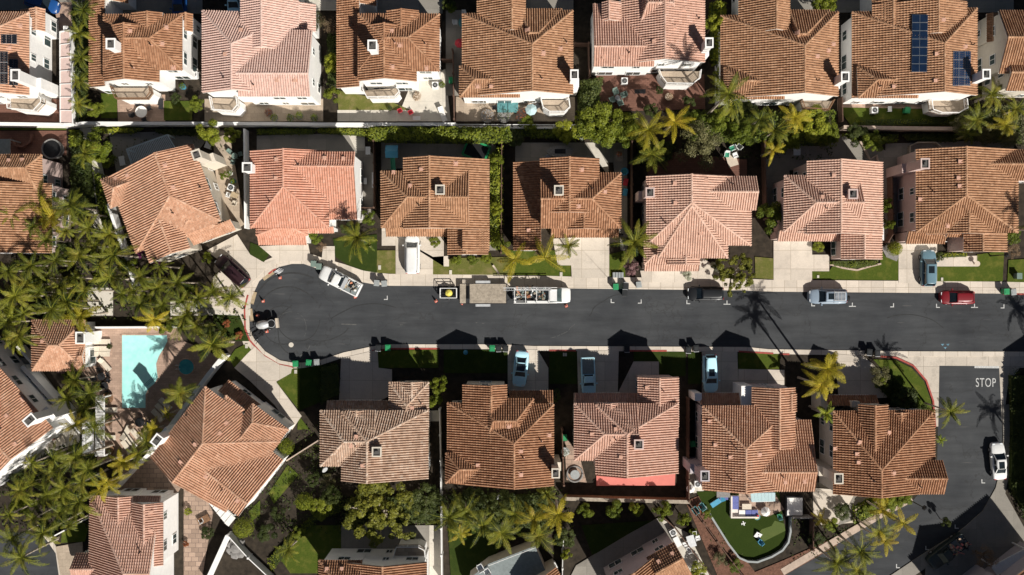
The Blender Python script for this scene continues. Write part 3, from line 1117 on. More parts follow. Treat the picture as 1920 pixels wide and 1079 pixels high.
    house('tiled_house', 'large terracotta house turned at an angle, at the head of the cul-de-sac', 'stucco_cream', 'tile_terracotta',
          [('y', -92, 4, 78, -73, 80, 4.2, 7.0, 5.0, {'b': 2}), ('y', -74, -30, 6, 36, 108, 4.6, 5.9, 4.8), ('x', -70, -48, -14, -107, -24, 4.2, 5.3, 4.4, {'a': -90}), ('s', 'S', 12, 82, 97, 104, 2.9, 3.7),
           ('y', -12, 20, 70, 30, 86, 4.0, 5.6, 4.2, {'b': 56})],
          frame=(314, 367, -20), chim=[(368, 290, 7.4, .9, 1.0, 0, 4.0)], vents=[(309, 311), (324, 352), (326, 400), (218, 337), (241, 329), (377, 352), (394, 353)])
    house('tiled_house', 'salmon tiled white house with a palm shadow on its roof, above the cul-de-sac', 'stucco_white', 'tile_salmon',
          [('y', 470, 531, 617, 283, 428, 5.3, 7.0, 5.2, {'b': 350}), ('x', 286, 312, 412, 545, 668, 5.9, 6.6, 4.4), ('y', 481, 533, 577, 385, 441, 3.3, 4.9, 3.6, {'b': 422}),
           ('s', 'S', 483, 438, 574, 459, 2.7, 3.4), ('s', 'S', 572, 425, 626, 437, 2.9, 3.3)],
          vents=[(520, 299), (519, 334), (506, 378), (609, 298), (644, 299), (560, 310)], chim=[(463, 314, 7.2, 1.0, 1.0, 0)], gdoor=[(3, 'S', 528, 4.6)])
    house('tiled_house', 'tan tiled house with a white van on its driveway', 'stucco_cream', 'tile_tan',
          [('y', 757, 805, 917, 297, 430, 5.5, 6.9, 4.2), ('x', 322, 370, 427, 715, 880, 5.2, 6.8, 5.0, {'a': 763}), ('y', 840, 875, 915, 395, 478, 4.0, 5.0, 4.2),
           ('s', 'S', 723, 424, 852, 443, 3.1, 3.8), ('y', 752, 779, 809, 385, 428, 5.1, 5.9, 5.1, {'zb': 3.0}), ('s', 'E', 866, 300, 917, 470, 4.1, 5.4)],
          vents=[(791, 318), (769, 350), (786, 386), (854, 307), (738, 325)], chim=[(825, 356, 7.6, .95, 1.0, 4.8)], gdoor=[(3, 'S', 770, 4.6)])
    house('tiled_house', 'brown tiled house with white chimney top, behind the yellow arching palms', 'stucco_cream', 'tile_brown',
          [('y', 1013, 1068, 1123, 297, 400, 5.6, 7.0, 5.6), ('x', 325, 373, 428, 1013, 1164, 5.3, 6.9, 5.1, {'b': 1110}), ('s', 'W', 963, 303, 1015, 470, 2.8, 4.0),
           ('s', 'S', 1033, 426, 1160, 445, 3.1, 3.8), ('y', 1064, 1095, 1124, 392, 430, 5.1, 6.0, 5.1, {'zb': 3.0})],
          vents=[(1090, 318), (1084, 387), (1110, 354), (1133, 360), (992, 432)], chim=[(1048, 357, 8.2, .95, 1.0, 4.8)], gdoor=[(3, 'S', 1105, 4.6)])
    house('tiled_house', 'pale pink tiled house beside the pink flowering bush', 'stucco_pink', 'tile_peach',
          [('y', 1212, 1297, 1408, 331, 460, 5.0, 7.0, 4.3, {'b': 380}), ('x', 332, 360, 394, 1310, 1418, 5.2, 6.2, 5.1), ('y', 1234, 1297, 1364, 345, 484, 4.5, 6.95, 4.4, {'b': 386}),
           ('y', 1208, 1270, 1311, 420, 496, 3.2, 5.2, 3.6, {'b': 436}), ('s', 'S', 1208, 490, 1311, 508, 2.7, 3.3), ('y', 1252, 1286, 1311, 445, 496, 3.7, 4.7, 4.1, {'zb': 2.0})],
          vents=[(1266, 344), (1267, 381), (1247, 418), (1323, 338), (1313, 437), (1372, 346)], chim=[(1219, 361, 7.0, .9, 1.0, 0, 4.0)], gdoor=[(4, 'S', 1262, 4.6)])
    house('tiled_house', 'pale pink tiled house behind the parked roof-rack car', 'stucco_pink', 'tile_peach',
          [('y', 1513, 1577, 1654, 303, 440, 5.5, 7.0, 4.3), ('x', 330, 380, 435, 1470, 1610, 5.2, 6.9, 5.0, {'a': 1530}), ('y', 1577, 1621, 1653, 400, 487, 4.0, 5.2, 4.3),
           ('s', 'S', 1459, 432, 1582, 452, 3.1, 3.8), ('y', 1497, 1542, 1571, 392, 437, 5.1, 6.0, 5.1, {'zb': 3.0})],
          vents=[(1564, 329), (1541, 371), (1548, 391), (1513, 333), (1629, 442)], chim=[(1600, 364, 7.6, .95, 1.0, 4.8)], gdoor=[(3, 'S', 1505, 4.6)])
    house('tiled_house', 'brown tiled pink walled house behind the grey blue car on its driveway', 'stucco_pink', 'tile_tan',
          [('y', 1717, 1812, 1908, 280, 436, 5.3, 7.3, 5.1, {'b': 366}), ('x', 282, 308, 338, 1830, 1980, 5.2, 6.3, 5.2), ('y', 1738, 1817, 1886, 360, 440, 4.4, 6.4, 4.6), ('s', 'S', 1700, 434, 1774, 457, 2.9, 3.6),
           ('y', 1807, 1843, 1887, 400, 473, 4.3, 5.4, 4.4), ('s', 'S', 1775, 434, 1840, 444, 3.9, 4.3)],
          vents=[(1800, 303), (1799, 349), (1750, 361), (1797, 334), (1776, 423), (1817, 462), (1725, 374)], chim=[(1735, 307, 7.9, .9, 1.1, 0, 4.2)], gdoor=[(3, 'S', 1735, 4.4)])
    # --- bottom row
    house('pool_house', 'small tiled pool house at the pool deck edge under palm fronds', 'stucco_white', 'tile_terracotta',
          [('x', 601, 648, 695, 61, 159, 3.0, 5.0, 3.0, {'a': 92, 'b': 110}), ('x', 648, 668, 695, 100, 160, 3.0, 3.7, 3.0)],
          vents=[(82, 640)], cat='pool house', chim=[(150, 634, 4.3, 1.0, 1.3, 0)])
    house('tiled_house', 'dark orange tiled house with two tree shadows on its roof, below the pool house', 'stucco_white', 'tile_terracotta',
          [('x', 0, 100, 200, -240, 0, 5.4, 7.6, 5.4)], frame=(100, 803, 48.5), chim=[(55, 788, 8.3, .9, 1.3, 0, 4.8)],
          vents=[(42, 748), (12, 780), (3, 803), (28, 833)])
    house('tiled_house', 'large terracotta house turned at an angle, between the pool and the dark lawn', 'stucco_white', 'tile_terracotta',
          [('y', -61, 0, 113, -90, 78, 5.2, 7.0, 4.4, {'a': 0}), ('y', 29, 50, 112, -118, 0, 4.9, 5.7, 4.4, {'a': -88}), ('x', -68, 38, 66, 38, 138, 4.2, 6.2, 5.4), ('s', 'N', -36, -124, 40, -96, 2.6, 3.4),
           ('y', -20, 2, 22, -99, -10, 4.7, 5.3, 4.7, {'a': -60, 'zb': 2.5})],
          frame=(380, 832, 37.7), vents=[(367, 834), (340, 867), (352, 778), (424, 794), (386, 893), (418, 918), (446, 938), (412, 813)], chim=[(294, 826, 7.4, .9, 1.2, 0, 4.5)])
    house('tiled_house', 'weathered tan tiled house with a crusted chimney, left end of the lower row', 'stucco_cream', 'tile_weathered',
          [('y', 641, 688, 803, 771, 900, 5.7, 7.1, 4.6, {'a': 828}), ('x', 770, 829, 874, 601, 705, 5.5, 7.0, 5.5, {'a': 645}), ('y', 730, 762, 804, 717, 800, 4.0, 5.0, 4.1, {'a': 762}),
           ('s', 'N', 612, 752, 762, 771, 2.9, 3.6), ('y', 643, 668, 698, 768, 812, 5.1, 5.9, 5.1, {'zb': 3.0}), ('y', 752, 772, 792, 716, 745, 4.1, 4.7, 4.1, {'zb': 2})],
          vents=[(668, 820), (658, 835), (667, 836), (681, 873), (772, 765), (790, 756)], chim=[(706, 848, 7.6, .95, 1.0, 4.8)], gdoor=[(3, 'N', 680, 4.6)])
    house('tiled_house', 'brown tiled house with a wall chimney, between the weathered house and the coral patio house', 'stucco_cream', 'tile_brown',
          [('y', 839, 964, 1038, 757, 909, 4.0, 7.1, 5.3, {'a': 832}), ('y', 868, 921, 950, 721, 830, 4.6, 6.0, 5.1), ('x', 850, 881, 906, 836, 940, 4.4, 5.5, 4.8, {'a': 861}), ('s', 'N', 955, 733, 1037, 757, 2.9, 3.7),
           ('x', 748, 790, 850, 905, 1000, 5.0, 6.5, 5.0, {'a': 925, 'b': 968})],
          vents=[(954, 799), (976, 846), (981, 858), (976, 890), (897, 872), (1015, 827), (1029, 816)], chim=[(1042, 888, 8.0, .8, 1.0, 0, 4.5)], gdoor=[(3, 'N', 990, 4.4)])
    house('tiled_house', 'pink tiled house with a coral painted patio behind it', 'stucco_pink', 'tile_rose',
          [('y', 1117, 1176, 1271, 758, 890, 5.7, 7.2, 4.7, {'a': 815}), ('x', 757, 815, 863, 1077, 1195, 5.5, 7.1, 5.5, {'a': 1133}), ('y', 1196, 1237, 1272, 707, 800, 4.0, 5.2, 4.2),
           ('s', 'N', 1077, 738, 1236, 758, 2.9, 3.6), ('y', 1117, 1146, 1176, 755, 800, 5.1, 5.9, 5.1, {'zb': 3.0})],
          vents=[(1154, 806), (1148, 823), (1154, 824), (1165, 857), (1214, 727), (1243, 733), (1111, 814)], chim=[(1198, 834, 7.6, .95, 1.0, 4.8)], gdoor=[(3, 'N', 1130, 4.6)])
    house('tiled_house', 'rosy tiled house with a white tower front, above the green turf yard', 'stucco_lilac', 'tile_terracotta',
          [('y', 1317, 1399, 1490, 761, 918, 5.2, 7.1, 4.5, {'a': 842}), ('y', 1410, 1462, 1490, 726, 840, 4.6, 6.2, 5.2), ('x', 788, 886, 921, 1420, 1524, 4.1, 6.3, 5.4), ('s', 'N', 1312, 738, 1400, 760, 2.9, 3.7),
           ('y', 1465, 1484, 1492, 738, 772, 5.0, 5.6, 5.2, {'zb': 2.5})],
          vents=[(1331, 790), (1370, 857), (1369, 898), (1342, 834), (1423, 852), (1466, 893), (1472, 903), (1508, 902), (1378, 839)], porch=[(1390, 724, 1412, 764, 4.6), (1303, 738, 1316, 752, 4.0)], chim=[(1322, 893, 8.0, .9, 1.1, 0, 4.3)], gdoor=[(3, 'N', 1355, 4.4)])
    house('tiled_house', 'brown tiled cream walled house at the road corner, lower right', 'stucco_cream', 'tile_brown',
          [('y', 1562, 1653, 1752, 770, 925, 5.1, 7.1, 4.2, {'a': 882}), ('y', 1610, 1641, 1664, 758, 870, 5.2, 6.4, 5.5), ('x', 864, 898, 926, 1670, 1769, 4.6, 5.8, 5.0), ('s', 'N', 1550, 742, 1646, 762, 2.9, 3.7),
           ('y', 1665, 1690, 1712, 772, 860, 4.4, 5.0, 4.2)],
          vents=[(1611, 830), (1610, 867), (1636, 900), (1666, 812), (1674, 887), (1724, 912), (1566, 841), (1607, 851)], porch=[(1539, 741, 1552, 775, 3.6), (1597, 753, 1612, 764, 4.8)], chim=[(1573, 898, 8.0, .9, 1.1, 0, 4.3)], gdoor=[(3, 'N', 1600, 4.4)])
    # --- houses cut by the lower picture edge
    house('tiled_house', 'rosy tiled house with a tall white window wall, lower left corner', 'stucco_white', 'tile_rose',
          [('x', 930, 1076, 1200, 168, 300, 4.0, 7.2, 4.6, {'a': 232}), ('y', 249, 270, 306, 942, 1060, 5.0, 6.0, 5.1), ('x', 1038, 1068, 1110, 142, 240, 3.4, 4.8, 3.4), ('y', 196, 222, 248, 930, 990, 4.4, 5.2, 4.6)],
          frame=(0, 0, 0), vents=[(283, 960), (283, 995), (264, 1035)])
    house('tiled_house', 'brown tiled house with a shaded window wall, below the spreading tree', 'stucco_white', 'tile_brown',
          [('y', 640, 717, 800, 1054, 1220, 5.4, 7.0, 5.3), ('x', 1051, 1080, 1110, 599, 680, 5.4, 6.4, 5.2, {'a': 620})], vents=[(613, 1068), (641, 1068)],
          balc=[([(800, 1050), (797, 1028), (785, 1022), (745, 1022), (738, 1044)], 2.7, 'white_paint')])
    house('tiled_house', 'lilac walled tiled house set at an angle below the row of clipped trees', 'stucco_lilac', 'tile_tan',
          [('x', 0, 34, 70, -60, 0, 5.3, 6.5, 5.2), ('y', -150, -95, -40, 4, 120, 5.3, 6.9, 5.3)], frame=(1264, 1017, -29), vents=[(1235, 1054), (1261, 1039)])
    # --- houses just outside the picture; their shadows reach into it
    house('tiled_house', 'tiled house standing beyond the side road', 'stucco_cream', 'tile_tan', [('y', 1990, 2070, 2150, 745, 1020, 5.0, 6.8, 5.0), ('y', 1972, 2010, 2050, 700, 760, 3, 4.2, 3)], wins=False)
    house('tiled_house', 'pale blue grey walled house at the lower right picture corner', 'stucco_lilac', 'tile_tan', [('x', 0, 60, 120, -200, 0, 5.2, 6.8, 5.0), ('y', -185, -140, -95, -22, 40, 4.6, 6.2, 4.6)], frame=(1962, 1036, -38), wins=False)


# ------------------------------------------------------------------ ground
TOP = [(2000, 551), (1920, 550), (1440, 546), (1400, 544), (1070, 540), (940, 536), (730, 535), (700, 532), (672, 527), (640, 516), (602, 505), (570, 494), (547, 494), (526, 499),
       (510, 506), (485, 527), (472, 555), (466, 580), (467, 615), (475, 635), (497, 660), (525, 677), (552, 682), (575, 681), (600, 677), (645, 662), (697, 651), (735, 647), (940, 647),
       (1000, 650), (1400, 652), (1440, 656), (1700, 660), (2000, 661)]
TOPSIDE = [p for p in TOP[:14]]


def build_ground():
    mb = MB()
    n = 24
    for i in range(n):
        for j in range(n):
            x0, x1 = -400 + 800 * i / n, -400 + 800 * (i + 1) / n
            y0, y1 = -400 + 800 * j / n, -400 + 800 * (j + 1) / n
            mb.poly([(x0, y0, 0), (x1, y0, 0), (x1, y1, 0), (x0, y1, 0)])
    tag(mb.build('ground', 'soil'), None, None, None, 'structure')
    # the street with its turning circle, and the side road
    slab('road', TOP + [(2000, 661)], 'asphalt', 0.02)
    side = [(1761, 686), (1873, 687), (1879, 760), (1880, 820), (1877, 870), (1866, 915), (1842, 958), (1800, 995), (1720, 1045), (1660, 1085), (1600, 1130), (1400, 1150), (1462, 1083),
            (1560, 1022), (1655, 968), (1712, 938), (1745, 900), (1757, 860), (1759, 780)]
    slab('side_road', side, 'asphalt', 0.02)
    slab('side_road', [(-40, 990), (0, 997), (50, 1000), (92, 1010), (112, 1035), (119, 1085), (119, 1130), (-60, 1130)], 'asphalt', 0.02)
    # concrete crossing at the junction
    slab('pavement', [(1640, 660.3), (2000, 661.3), (2000, 690), (1912, 690), (1890, 720), (1881, 790), (1879, 800), (1873, 687), (1761, 686), (1759, 800), (1754, 800), (1750, 760), (1738, 715), (1710, 683), (1672, 668), (1640, 667)], 'apron', 0.03)
    slab('pavement', [(1879, 760), (1893, 758), (1897, 800), (1893, 880), (1884, 925), (1858, 975), (1815, 1015), (1735, 1065), (1690, 1095), (1660, 1085), (1720, 1045), (1800, 995), (1842, 958), (1866, 915), (1877, 870), (1880, 820)], 'concrete_grey', 0.12)
    slab('pavement', [(1884, 925), (1920, 990), (1990, 1010), (1990, 1150), (1730, 1150), (1735, 1065), (1815, 1015), (1858, 975)], 'concrete_grey', 0.11)
    # top pavement and turning-circle rim with gutter
    slab('pavement', ribbon(TOP[:24], -1, 21), 'concrete_walk', 0.10)
    slab('kerb', ribbon(TOP[:24], -1.2, 4.5), 'concrete_walk', 0.115)
    slab('kerb', ribbon(TOP[23:], -1, 8), 'concrete_walk', 0.10)
    for line in (TOP[16:23], TOP[26:28], [(735, 647), (825, 647)], [(1030, 650.3), (1080, 650.7)], [(1180, 651), (1250, 651)], [(1385, 652), (1450, 656)], [(1462, 657), (1480, 657.5)]):
        slab('kerb', ribbon(line, 5.5, 8.6), 'red_paint', 0.125)
    slab('kerb', ribbon([(500, 509), (509, 502), (515, 499)], 5, 8), 'red_paint', 0.13)
    slab('kerb', ribbon([(1880, 546), (1925, 546.5)], 4, 7), 'red_paint', 0.13)
    slab('kerb', ribbon([(1645, 668), (1680, 671), (1712, 686), (1736, 714), (1749, 752), (1753, 800)], -1.6, 1.6), 'red_paint', 0.15)
    slab('kerb', ribbon([(1470, 1079), (1560, 1026), (1655, 971), (1712, 941)], -14, -1), 'wall_tan', 0.14)
    slab('kerb', ribbon([(120, 1085), (113, 1035), (95, 1008), (88, 1000)], -8, 0), 'concrete_walk', 0.12)

    def drive(p, m='concrete', z=0.13):
        slab('driveway', p, m, z)
    drive([(388, 470), (445, 440), (470, 478), (498, 494), (520, 486), (526, 492), (498, 505), (474, 530), (460, 560), (455, 590), (440, 590), (395, 575), (392, 560), (425, 560), (400, 545), (400, 520), (425, 500)])
    drive([(487, 462), (578, 458), (582, 478), (603, 492), (606, 462), (628, 462), (628, 505), (600, 500), (570, 490), (545, 490), (520, 490)])
    drive([(742, 443), (832, 443), (832, 500), (842, 500), (842, 480), (812, 482), (812, 515), (742, 515)])
    drive([(716, 428), (742, 428), (742, 461), (716, 461)])
    drive([(1068, 444), (1142, 444), (1142, 524), (1150, 524), (1150, 521), (1140, 521), (1140, 522), (1072, 522)])
    drive([(1036, 448), (1070, 446), (1071, 498), (1046, 498)])
    drive([(1200, 508), (1330, 508), (1340, 530), (1205, 530)])
    drive([(1313, 480), (1340, 500), (1335, 515), (1310, 515)])
    drive([(1450, 452), (1522, 452), (1522, 526), (1450, 526)])
    drive([(1522, 478), (1554, 478), (1554, 509), (1520, 509)])
    drive([(1684, 457), (1756, 457), (1756, 531), (1684, 531)])
    drive([(1756, 482), (1831, 480), (1831, 500), (1756, 500)])
    drive([(478, 650), (497, 668), (525, 684), (548, 689), (546, 700), (518, 716), (566, 780), (548, 806), (516, 760), (470, 715), (440, 690), (462, 666)])
    drive([(640, 672), (708, 656), (710, 690), (735, 693), (735, 740), (712, 752), (636, 752)])
    drive([(952, 655), (1008, 656), (1028, 690), (1028, 738), (952, 738)])
    drive([(1082, 658), (1160, 658), (1158, 738), (1084, 738)])
    drive([(1188, 678), (1235, 678), (1235, 705), (1188, 740), (1158, 738)])
    drive([(1316, 660), (1382, 660), (1384, 740), (1316, 740)])
    drive([(1384, 692), (1470, 694), (1470, 722), (1384, 722)], 'concrete', 0.12)
    drive([(1566, 664), (1618, 668), (1662, 705), (1662, 746), (1572, 748)])
    drive([(1440, 1000), (1452, 1000), (1452, 1000)]) if False else None
    drive([(105, 1025), (155, 1016), (160, 1100), (118, 1100)], 'paver_tan')

    def lawn(p, m='grass', z=0.10):
        slab('lawn', p, m, z)
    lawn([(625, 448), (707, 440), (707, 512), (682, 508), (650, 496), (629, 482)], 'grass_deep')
    lawn([(707, 470), (742, 470), (742, 514), (707, 512)], 'grass_dry')
    lawn([(812, 485), (960, 482), (960, 516), (812, 515)], 'grass_dry')
    lawn([(955, 470), (1046, 470), (1046, 498), (1070, 498), (1070, 518), (955, 517)], 'grass')
    lawn([(1140, 478), (1172, 470), (1172, 520), (1140, 519)])
    lawn([(1415, 482), (1450, 485), (1450, 524), (1416, 522)], 'grass_dry')
    lawn([(1522, 509), (1554, 509), (1560, 500), (1604, 507), (1650, 497), (1650, 462), (1684, 470), (1684, 526), (1520, 524)])
    lawn([(1756, 500), (1831, 500), (1831, 478), (1882, 470), (1879, 528), (1756, 528)])
    lawn([(1890, 488), (1985, 482), (1985, 531), (1888, 529)])
    lawn([(550, 691), (563, 691), (562, 770), (519, 717)])
    lawn([(562, 691), (600, 686), (632, 680), (632, 742), (562, 770)], 'grass_deep')
    lawn([(560, 778), (580, 805), (558, 806)])
    lawn([(706, 658), (822, 656), (822, 690), (706, 690)])
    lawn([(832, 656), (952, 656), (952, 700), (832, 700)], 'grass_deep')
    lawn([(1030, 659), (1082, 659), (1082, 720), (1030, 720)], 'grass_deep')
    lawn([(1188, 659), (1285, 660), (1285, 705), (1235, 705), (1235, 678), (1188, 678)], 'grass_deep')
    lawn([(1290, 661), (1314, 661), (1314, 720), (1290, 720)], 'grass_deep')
    lawn([(1384, 662), (1462, 664), (1462, 692), (1384, 692)])
    lawn([(1636, 674), (1680, 676), (1708, 690), (1732, 716), (1745, 752), (1749, 800), (1715, 770), (1680, 720)])
    lawn([(442, 655), (462, 645), (475, 660), (462, 676), (440, 690), (430, 672)])
    lawn([(560, 560), (561, 560), (561, 561)]) if False else None
    lawn([(400, 590), (450, 592), (462, 622), (470, 640), (440, 640), (405, 625)], 'grass_deep')
    lawn([(470, 455), (510, 470), (495, 492), (468, 478)], 'grass_deep')
    lawn([(350, 590), (375, 590)] + [(360, 600)]) if False else None
    lawn([(504, 925), (540, 872), (560, 890), (514, 945)], 'grass')  # grass cut to the sunlit strip; shaded lawn around it is left out
    lawn([(466, 960), (488, 938), (488, 965), (472, 978)], 'grass')  # outline follows another patch of sun on the same lawn
    lawn([(555, 1000), (580, 985), (640, 985), (640, 1075), (545, 1075), (520, 1040)], 'grass')
    lawn([(120, 965), (168, 985), (160, 1015), (115, 1018)], 'grass')
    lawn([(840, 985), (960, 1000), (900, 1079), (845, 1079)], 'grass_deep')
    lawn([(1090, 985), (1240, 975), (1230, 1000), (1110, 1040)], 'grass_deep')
    lawn([(190, 176), (220, 176), (220, 222), (190, 222)], 'grass')
    lawn([(308, 190), (362, 190), (360, 226), (308, 226)], 'grass')
    lawn([(190, 236), (262, 236), (240, 248), (190, 246)], 'grass')
    lawn([(0, 238), (125, 238), (125, 244), (0, 244)], 'grass')
    lawn([(595, 236), (690, 236), (690, 252), (600, 250)], 'grass')
    lawn([(633, 170), (730, 190), (770, 207), (635, 207)], 'grass_dry')
    lawn([(1570, 202), (1795, 206), (1795, 236), (1595, 236)], 'grass')
    # back yards
    def yard(p, m, z=0.07):
        slab('patio', p, m, z)
    yard([(220, 178), (310, 178), (310, 228), (222, 228)], 'brick_pink')
    yard([(384, 186), (606, 186), (606, 228), (384, 228)], 'paver_tan')
    yard([(633, 207), (752, 205), (770, 160), (835, 130), (845, 228), (633, 228)], 'concrete_pale')
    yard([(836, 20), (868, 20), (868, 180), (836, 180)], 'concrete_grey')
    yard([(855, 182), (1078, 182), (1078, 228), (855, 228)], 'paver_tan')
    yard([(1118, 140), (1320, 140), (1322, 205), (1120, 210)], 'brick_red')
    yard([(1570, 186), (1812, 186), (1812, 208), (1570, 208)], 'brick_pink')
    yard([(0, 186), (112, 186), (112, 229), (0, 229)], 'brick_red')
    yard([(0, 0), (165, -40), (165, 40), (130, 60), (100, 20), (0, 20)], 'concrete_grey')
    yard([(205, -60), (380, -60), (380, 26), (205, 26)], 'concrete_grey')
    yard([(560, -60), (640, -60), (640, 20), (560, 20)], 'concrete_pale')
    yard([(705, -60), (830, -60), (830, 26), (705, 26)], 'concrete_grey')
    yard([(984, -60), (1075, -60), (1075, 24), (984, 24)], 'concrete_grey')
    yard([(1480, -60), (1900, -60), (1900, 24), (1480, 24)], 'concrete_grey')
    yard([(100, 5), (135, 5), (135, 60), (112, 58)], 'brick_pink')
    yard([(0, 246), (125, 246), (125, 292), (0, 292)], 'brick_red')
    yard([(205, 250), (400, 245), (360, 300), (220, 330)], 'concrete_grey')
    yard([(400, 262), (430, 250), (460, 420), (430, 440), (405, 330)], 'paver_tan')
    yard([(482, 255), (660, 250), (700, 290), (700, 410), (672, 420), (660, 285), (482, 285)], 'concrete_grey')
    yard([(652, 251), (684, 251), (684, 283), (668, 283)], 'concrete_pale')
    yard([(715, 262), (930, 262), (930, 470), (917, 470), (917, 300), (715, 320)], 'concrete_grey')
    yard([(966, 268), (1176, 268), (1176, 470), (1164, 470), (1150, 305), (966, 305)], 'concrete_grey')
    yard([(1100, 268), (1116, 268), (1140, 312), (1127, 314)], 'concrete_pale')  # pale strip stands in for a sunlit patch of this yard
    yard([(1210, 280), (1400, 300), (1400, 330), (1215, 335)], 'brick_red')
    yard([(1430, 270), (1600, 250), (1690, 300), (1660, 450), (1655, 310), (1480, 320), (1480, 430), (1440, 430)], 'concrete_grey')
    yard([(1660, 270), (1900, 262), (1900, 284), (1715, 284), (1715, 430), (1660, 440)], 'concrete_grey')
    yard([(150, 240), (176, 240), (196, 330), (200, 470), (182, 470), (166, 400)], 'concrete_pale')
    yard([(165, 540), (212, 540), (212, 592), (165, 592)], 'concrete_pale')
    yard([(320, 565), (470, 560), (470, 592), (320, 592)], 'concrete_pale')
    yard([(160, 612), (330, 612), (345, 640), (420, 672), (300, 830), (230, 862), (182, 868), (190, 800), (172, 720), (152, 690)], 'brick_pink')
    yard([(0, 670), (60, 672), (150, 790), (120, 800), (90, 790), (30, 720)], 'concrete_grey')
    yard([(75, 800), (150, 795), (150, 830), (90, 850), (20, 900), (0, 900)], 'concrete_pale')
    yard([(230, 870), (300, 850), (345, 905), (330, 930), (215, 930)], 'flagstone')
    yard([(345, 900), (372, 905), (400, 960), (380, 1079), (345, 1079), (345, 1000)], 'flagstone')
    yard([(805, 770), (826, 770), (826, 790), (805, 790)], 'concrete_pale')
    yard([(1058, 815), (1085, 850), (1100, 905), (1062, 900)], 'flagstone')
    yard([(1290, 870), (1320, 920), (1300, 925), (1288, 900)], 'concrete_pale')
    slab('patio', [(1118, 872), (1267, 866), (1265, 910), (1118, 911)], 'coral_paint', 0.12)
    yard([(1305, 921), (1460, 921), (1472, 1000), (1465, 1032), (1410, 1052), (1385, 1046), (1345, 985), (1320, 950)], 'turf', 0.09)
    yard([(1418, 1005), (1428, 992), (1446, 986), (1452, 976), (1470, 982), (1472, 995), (1432, 1015)], 'turf_light', 0.10)
    yard([(1385, 922), (1450, 922), (1470, 955), (1440, 968), (1385, 962)], 'flagstone', 0.11)
    yard([(1524, 915), (1660, 925), (1615, 945), (1600, 980), (1540, 985), (1524, 960)], 'concrete')
    yard([(1600, 930), (1660, 925), (1620, 950), (1600, 975), (1570, 985)], 'concrete_grey', 0.09)
    yard([(1330, 1079), (1290, 1000), (1235, 970), (1215, 985), (1300, 1079)], 'concrete_pale')
    yard([(1060, 1100), (1080, 1060), (1180, 1000), (1235, 970), (1270, 1020), (1150, 1100)], 'concrete_grey', 0.11)
    yard([(630, 985), (806, 985), (806, 1060), (630, 1060)], 'concrete_grey')
    yard([(805, 985), (828, 985), (828, 1079), (805, 1079)], 'concrete_pale', 0.10)
    yard([(1310, 930), (1420, 1079), (1345, 1079), (1285, 940)], 'mulch', 0.05)
    yard([(1400, 1079), (1470, 1050), (1560, 1010), (1570, 1022), (1470, 1079)], 'mulch', 0.06)
    # painted marks on the road
    mk = 0.032

    def mark(pts):
        mb = MB()
        for q in pts:
            mb.prism([W(*p).to_2d()[:] for p in q], 0.02, mk)
        tag(mb.build('road_marking', 'road_white'), None, None, None, 'structure')

    def Lm(x, y, sx=1, sy=-1, T=False):
        q = []
        if T:
            q.append([(x - 6.5, y), (x + 6.5, y), (x + 6.5, y + 1.6), (x - 6.5, y + 1.6)])
            q.append([(x - .8, y - 6), (x + .8, y - 6), (x + .8, y), (x - .8, y)])
        else:
            q.append([(x, y), (x + 7 * sx, y), (x + 7 * sx, y + 1.6), (x, y + 1.6)])
            q.append([(x, y + 6 * sy), (x + 1.6 * sx, y + 6 * sy), (x + 1.6 * sx, y), (x, y)])
        mark(q)
    Lm(727, 561, -1) if False else None
    Lm(1145, 567), Lm(1203, 568, -1), Lm(1287, 569), Lm(1363, 570, T=True), Lm(1521, 573), Lm(1598, 574, T=True), Lm(1676, 575, -1), Lm(1755, 576), Lm(1827, 576, T=True), Lm(1883, 577, -1)
    Lm(727, 561, -1), Lm(1840, 905, 1), Lm(1680, 1064, 1, -1), Lm(1790, 990, 1, -1), Lm(1735, 1030, 1, -1)
    mark([[(1827, 686.5), (1873, 687), (1873, 691), (1827, 690.5)]])
    cu = bpy.data.curves.new('road_lettering', 'FONT')
    cu.body = 'STOP'
    cu.size = 1.55
    cu.align_x, cu.align_y = 'CENTER', 'CENTER'
    cu.extrude = 0.004
    cu.offset = 0.0
    cu.space_character = 1.12
    o = bpy.data.objects.new('road_marking', cu)
    COL.objects.link(o)
    p = W(1848, 718.5)
    o.location = (p.x, p.y, 0.032)
    o.scale = (0.66, 1.05, 1)
    cu.materials.append(MATS['road_white'])
    tag(o, None, None, None, 'structure')
    # tyre scuffs of turning cars, a patched lid and a blue survey mark
    rr = random.Random(21)
    arcs = [(535, 627, 50, 20, 120, 'scuff_pale', .9), (540, 600, 62, 190, 330, 'tyre_dark', 2.2), (548, 590, 78, 200, 300, 'tyre_dark', 3.0), (560, 600, 40, 0, 200, 'tyre_dark', 1.6),
            (530, 610, 36, 60, 300, 'tyre_dark', 1.4), (575, 620, 55, 120, 240, 'tyre_dark', 1.8), (600, 570, 70, 40, 110, 'tyre_dark', 1.6), (545, 615, 30, 200, 400, 'scuff_pale', .5),
            (700, 690, 120, 230, 290, 'tyre_dark', 1.6), (1020, 560, 75, 40, 80, 'scuff_pale', .7), (1180, 640, 90, 210, 260, 'tyre_dark', 1.4), (1700, 700, 110, 250, 310, 'tyre_dark', 1.6)]
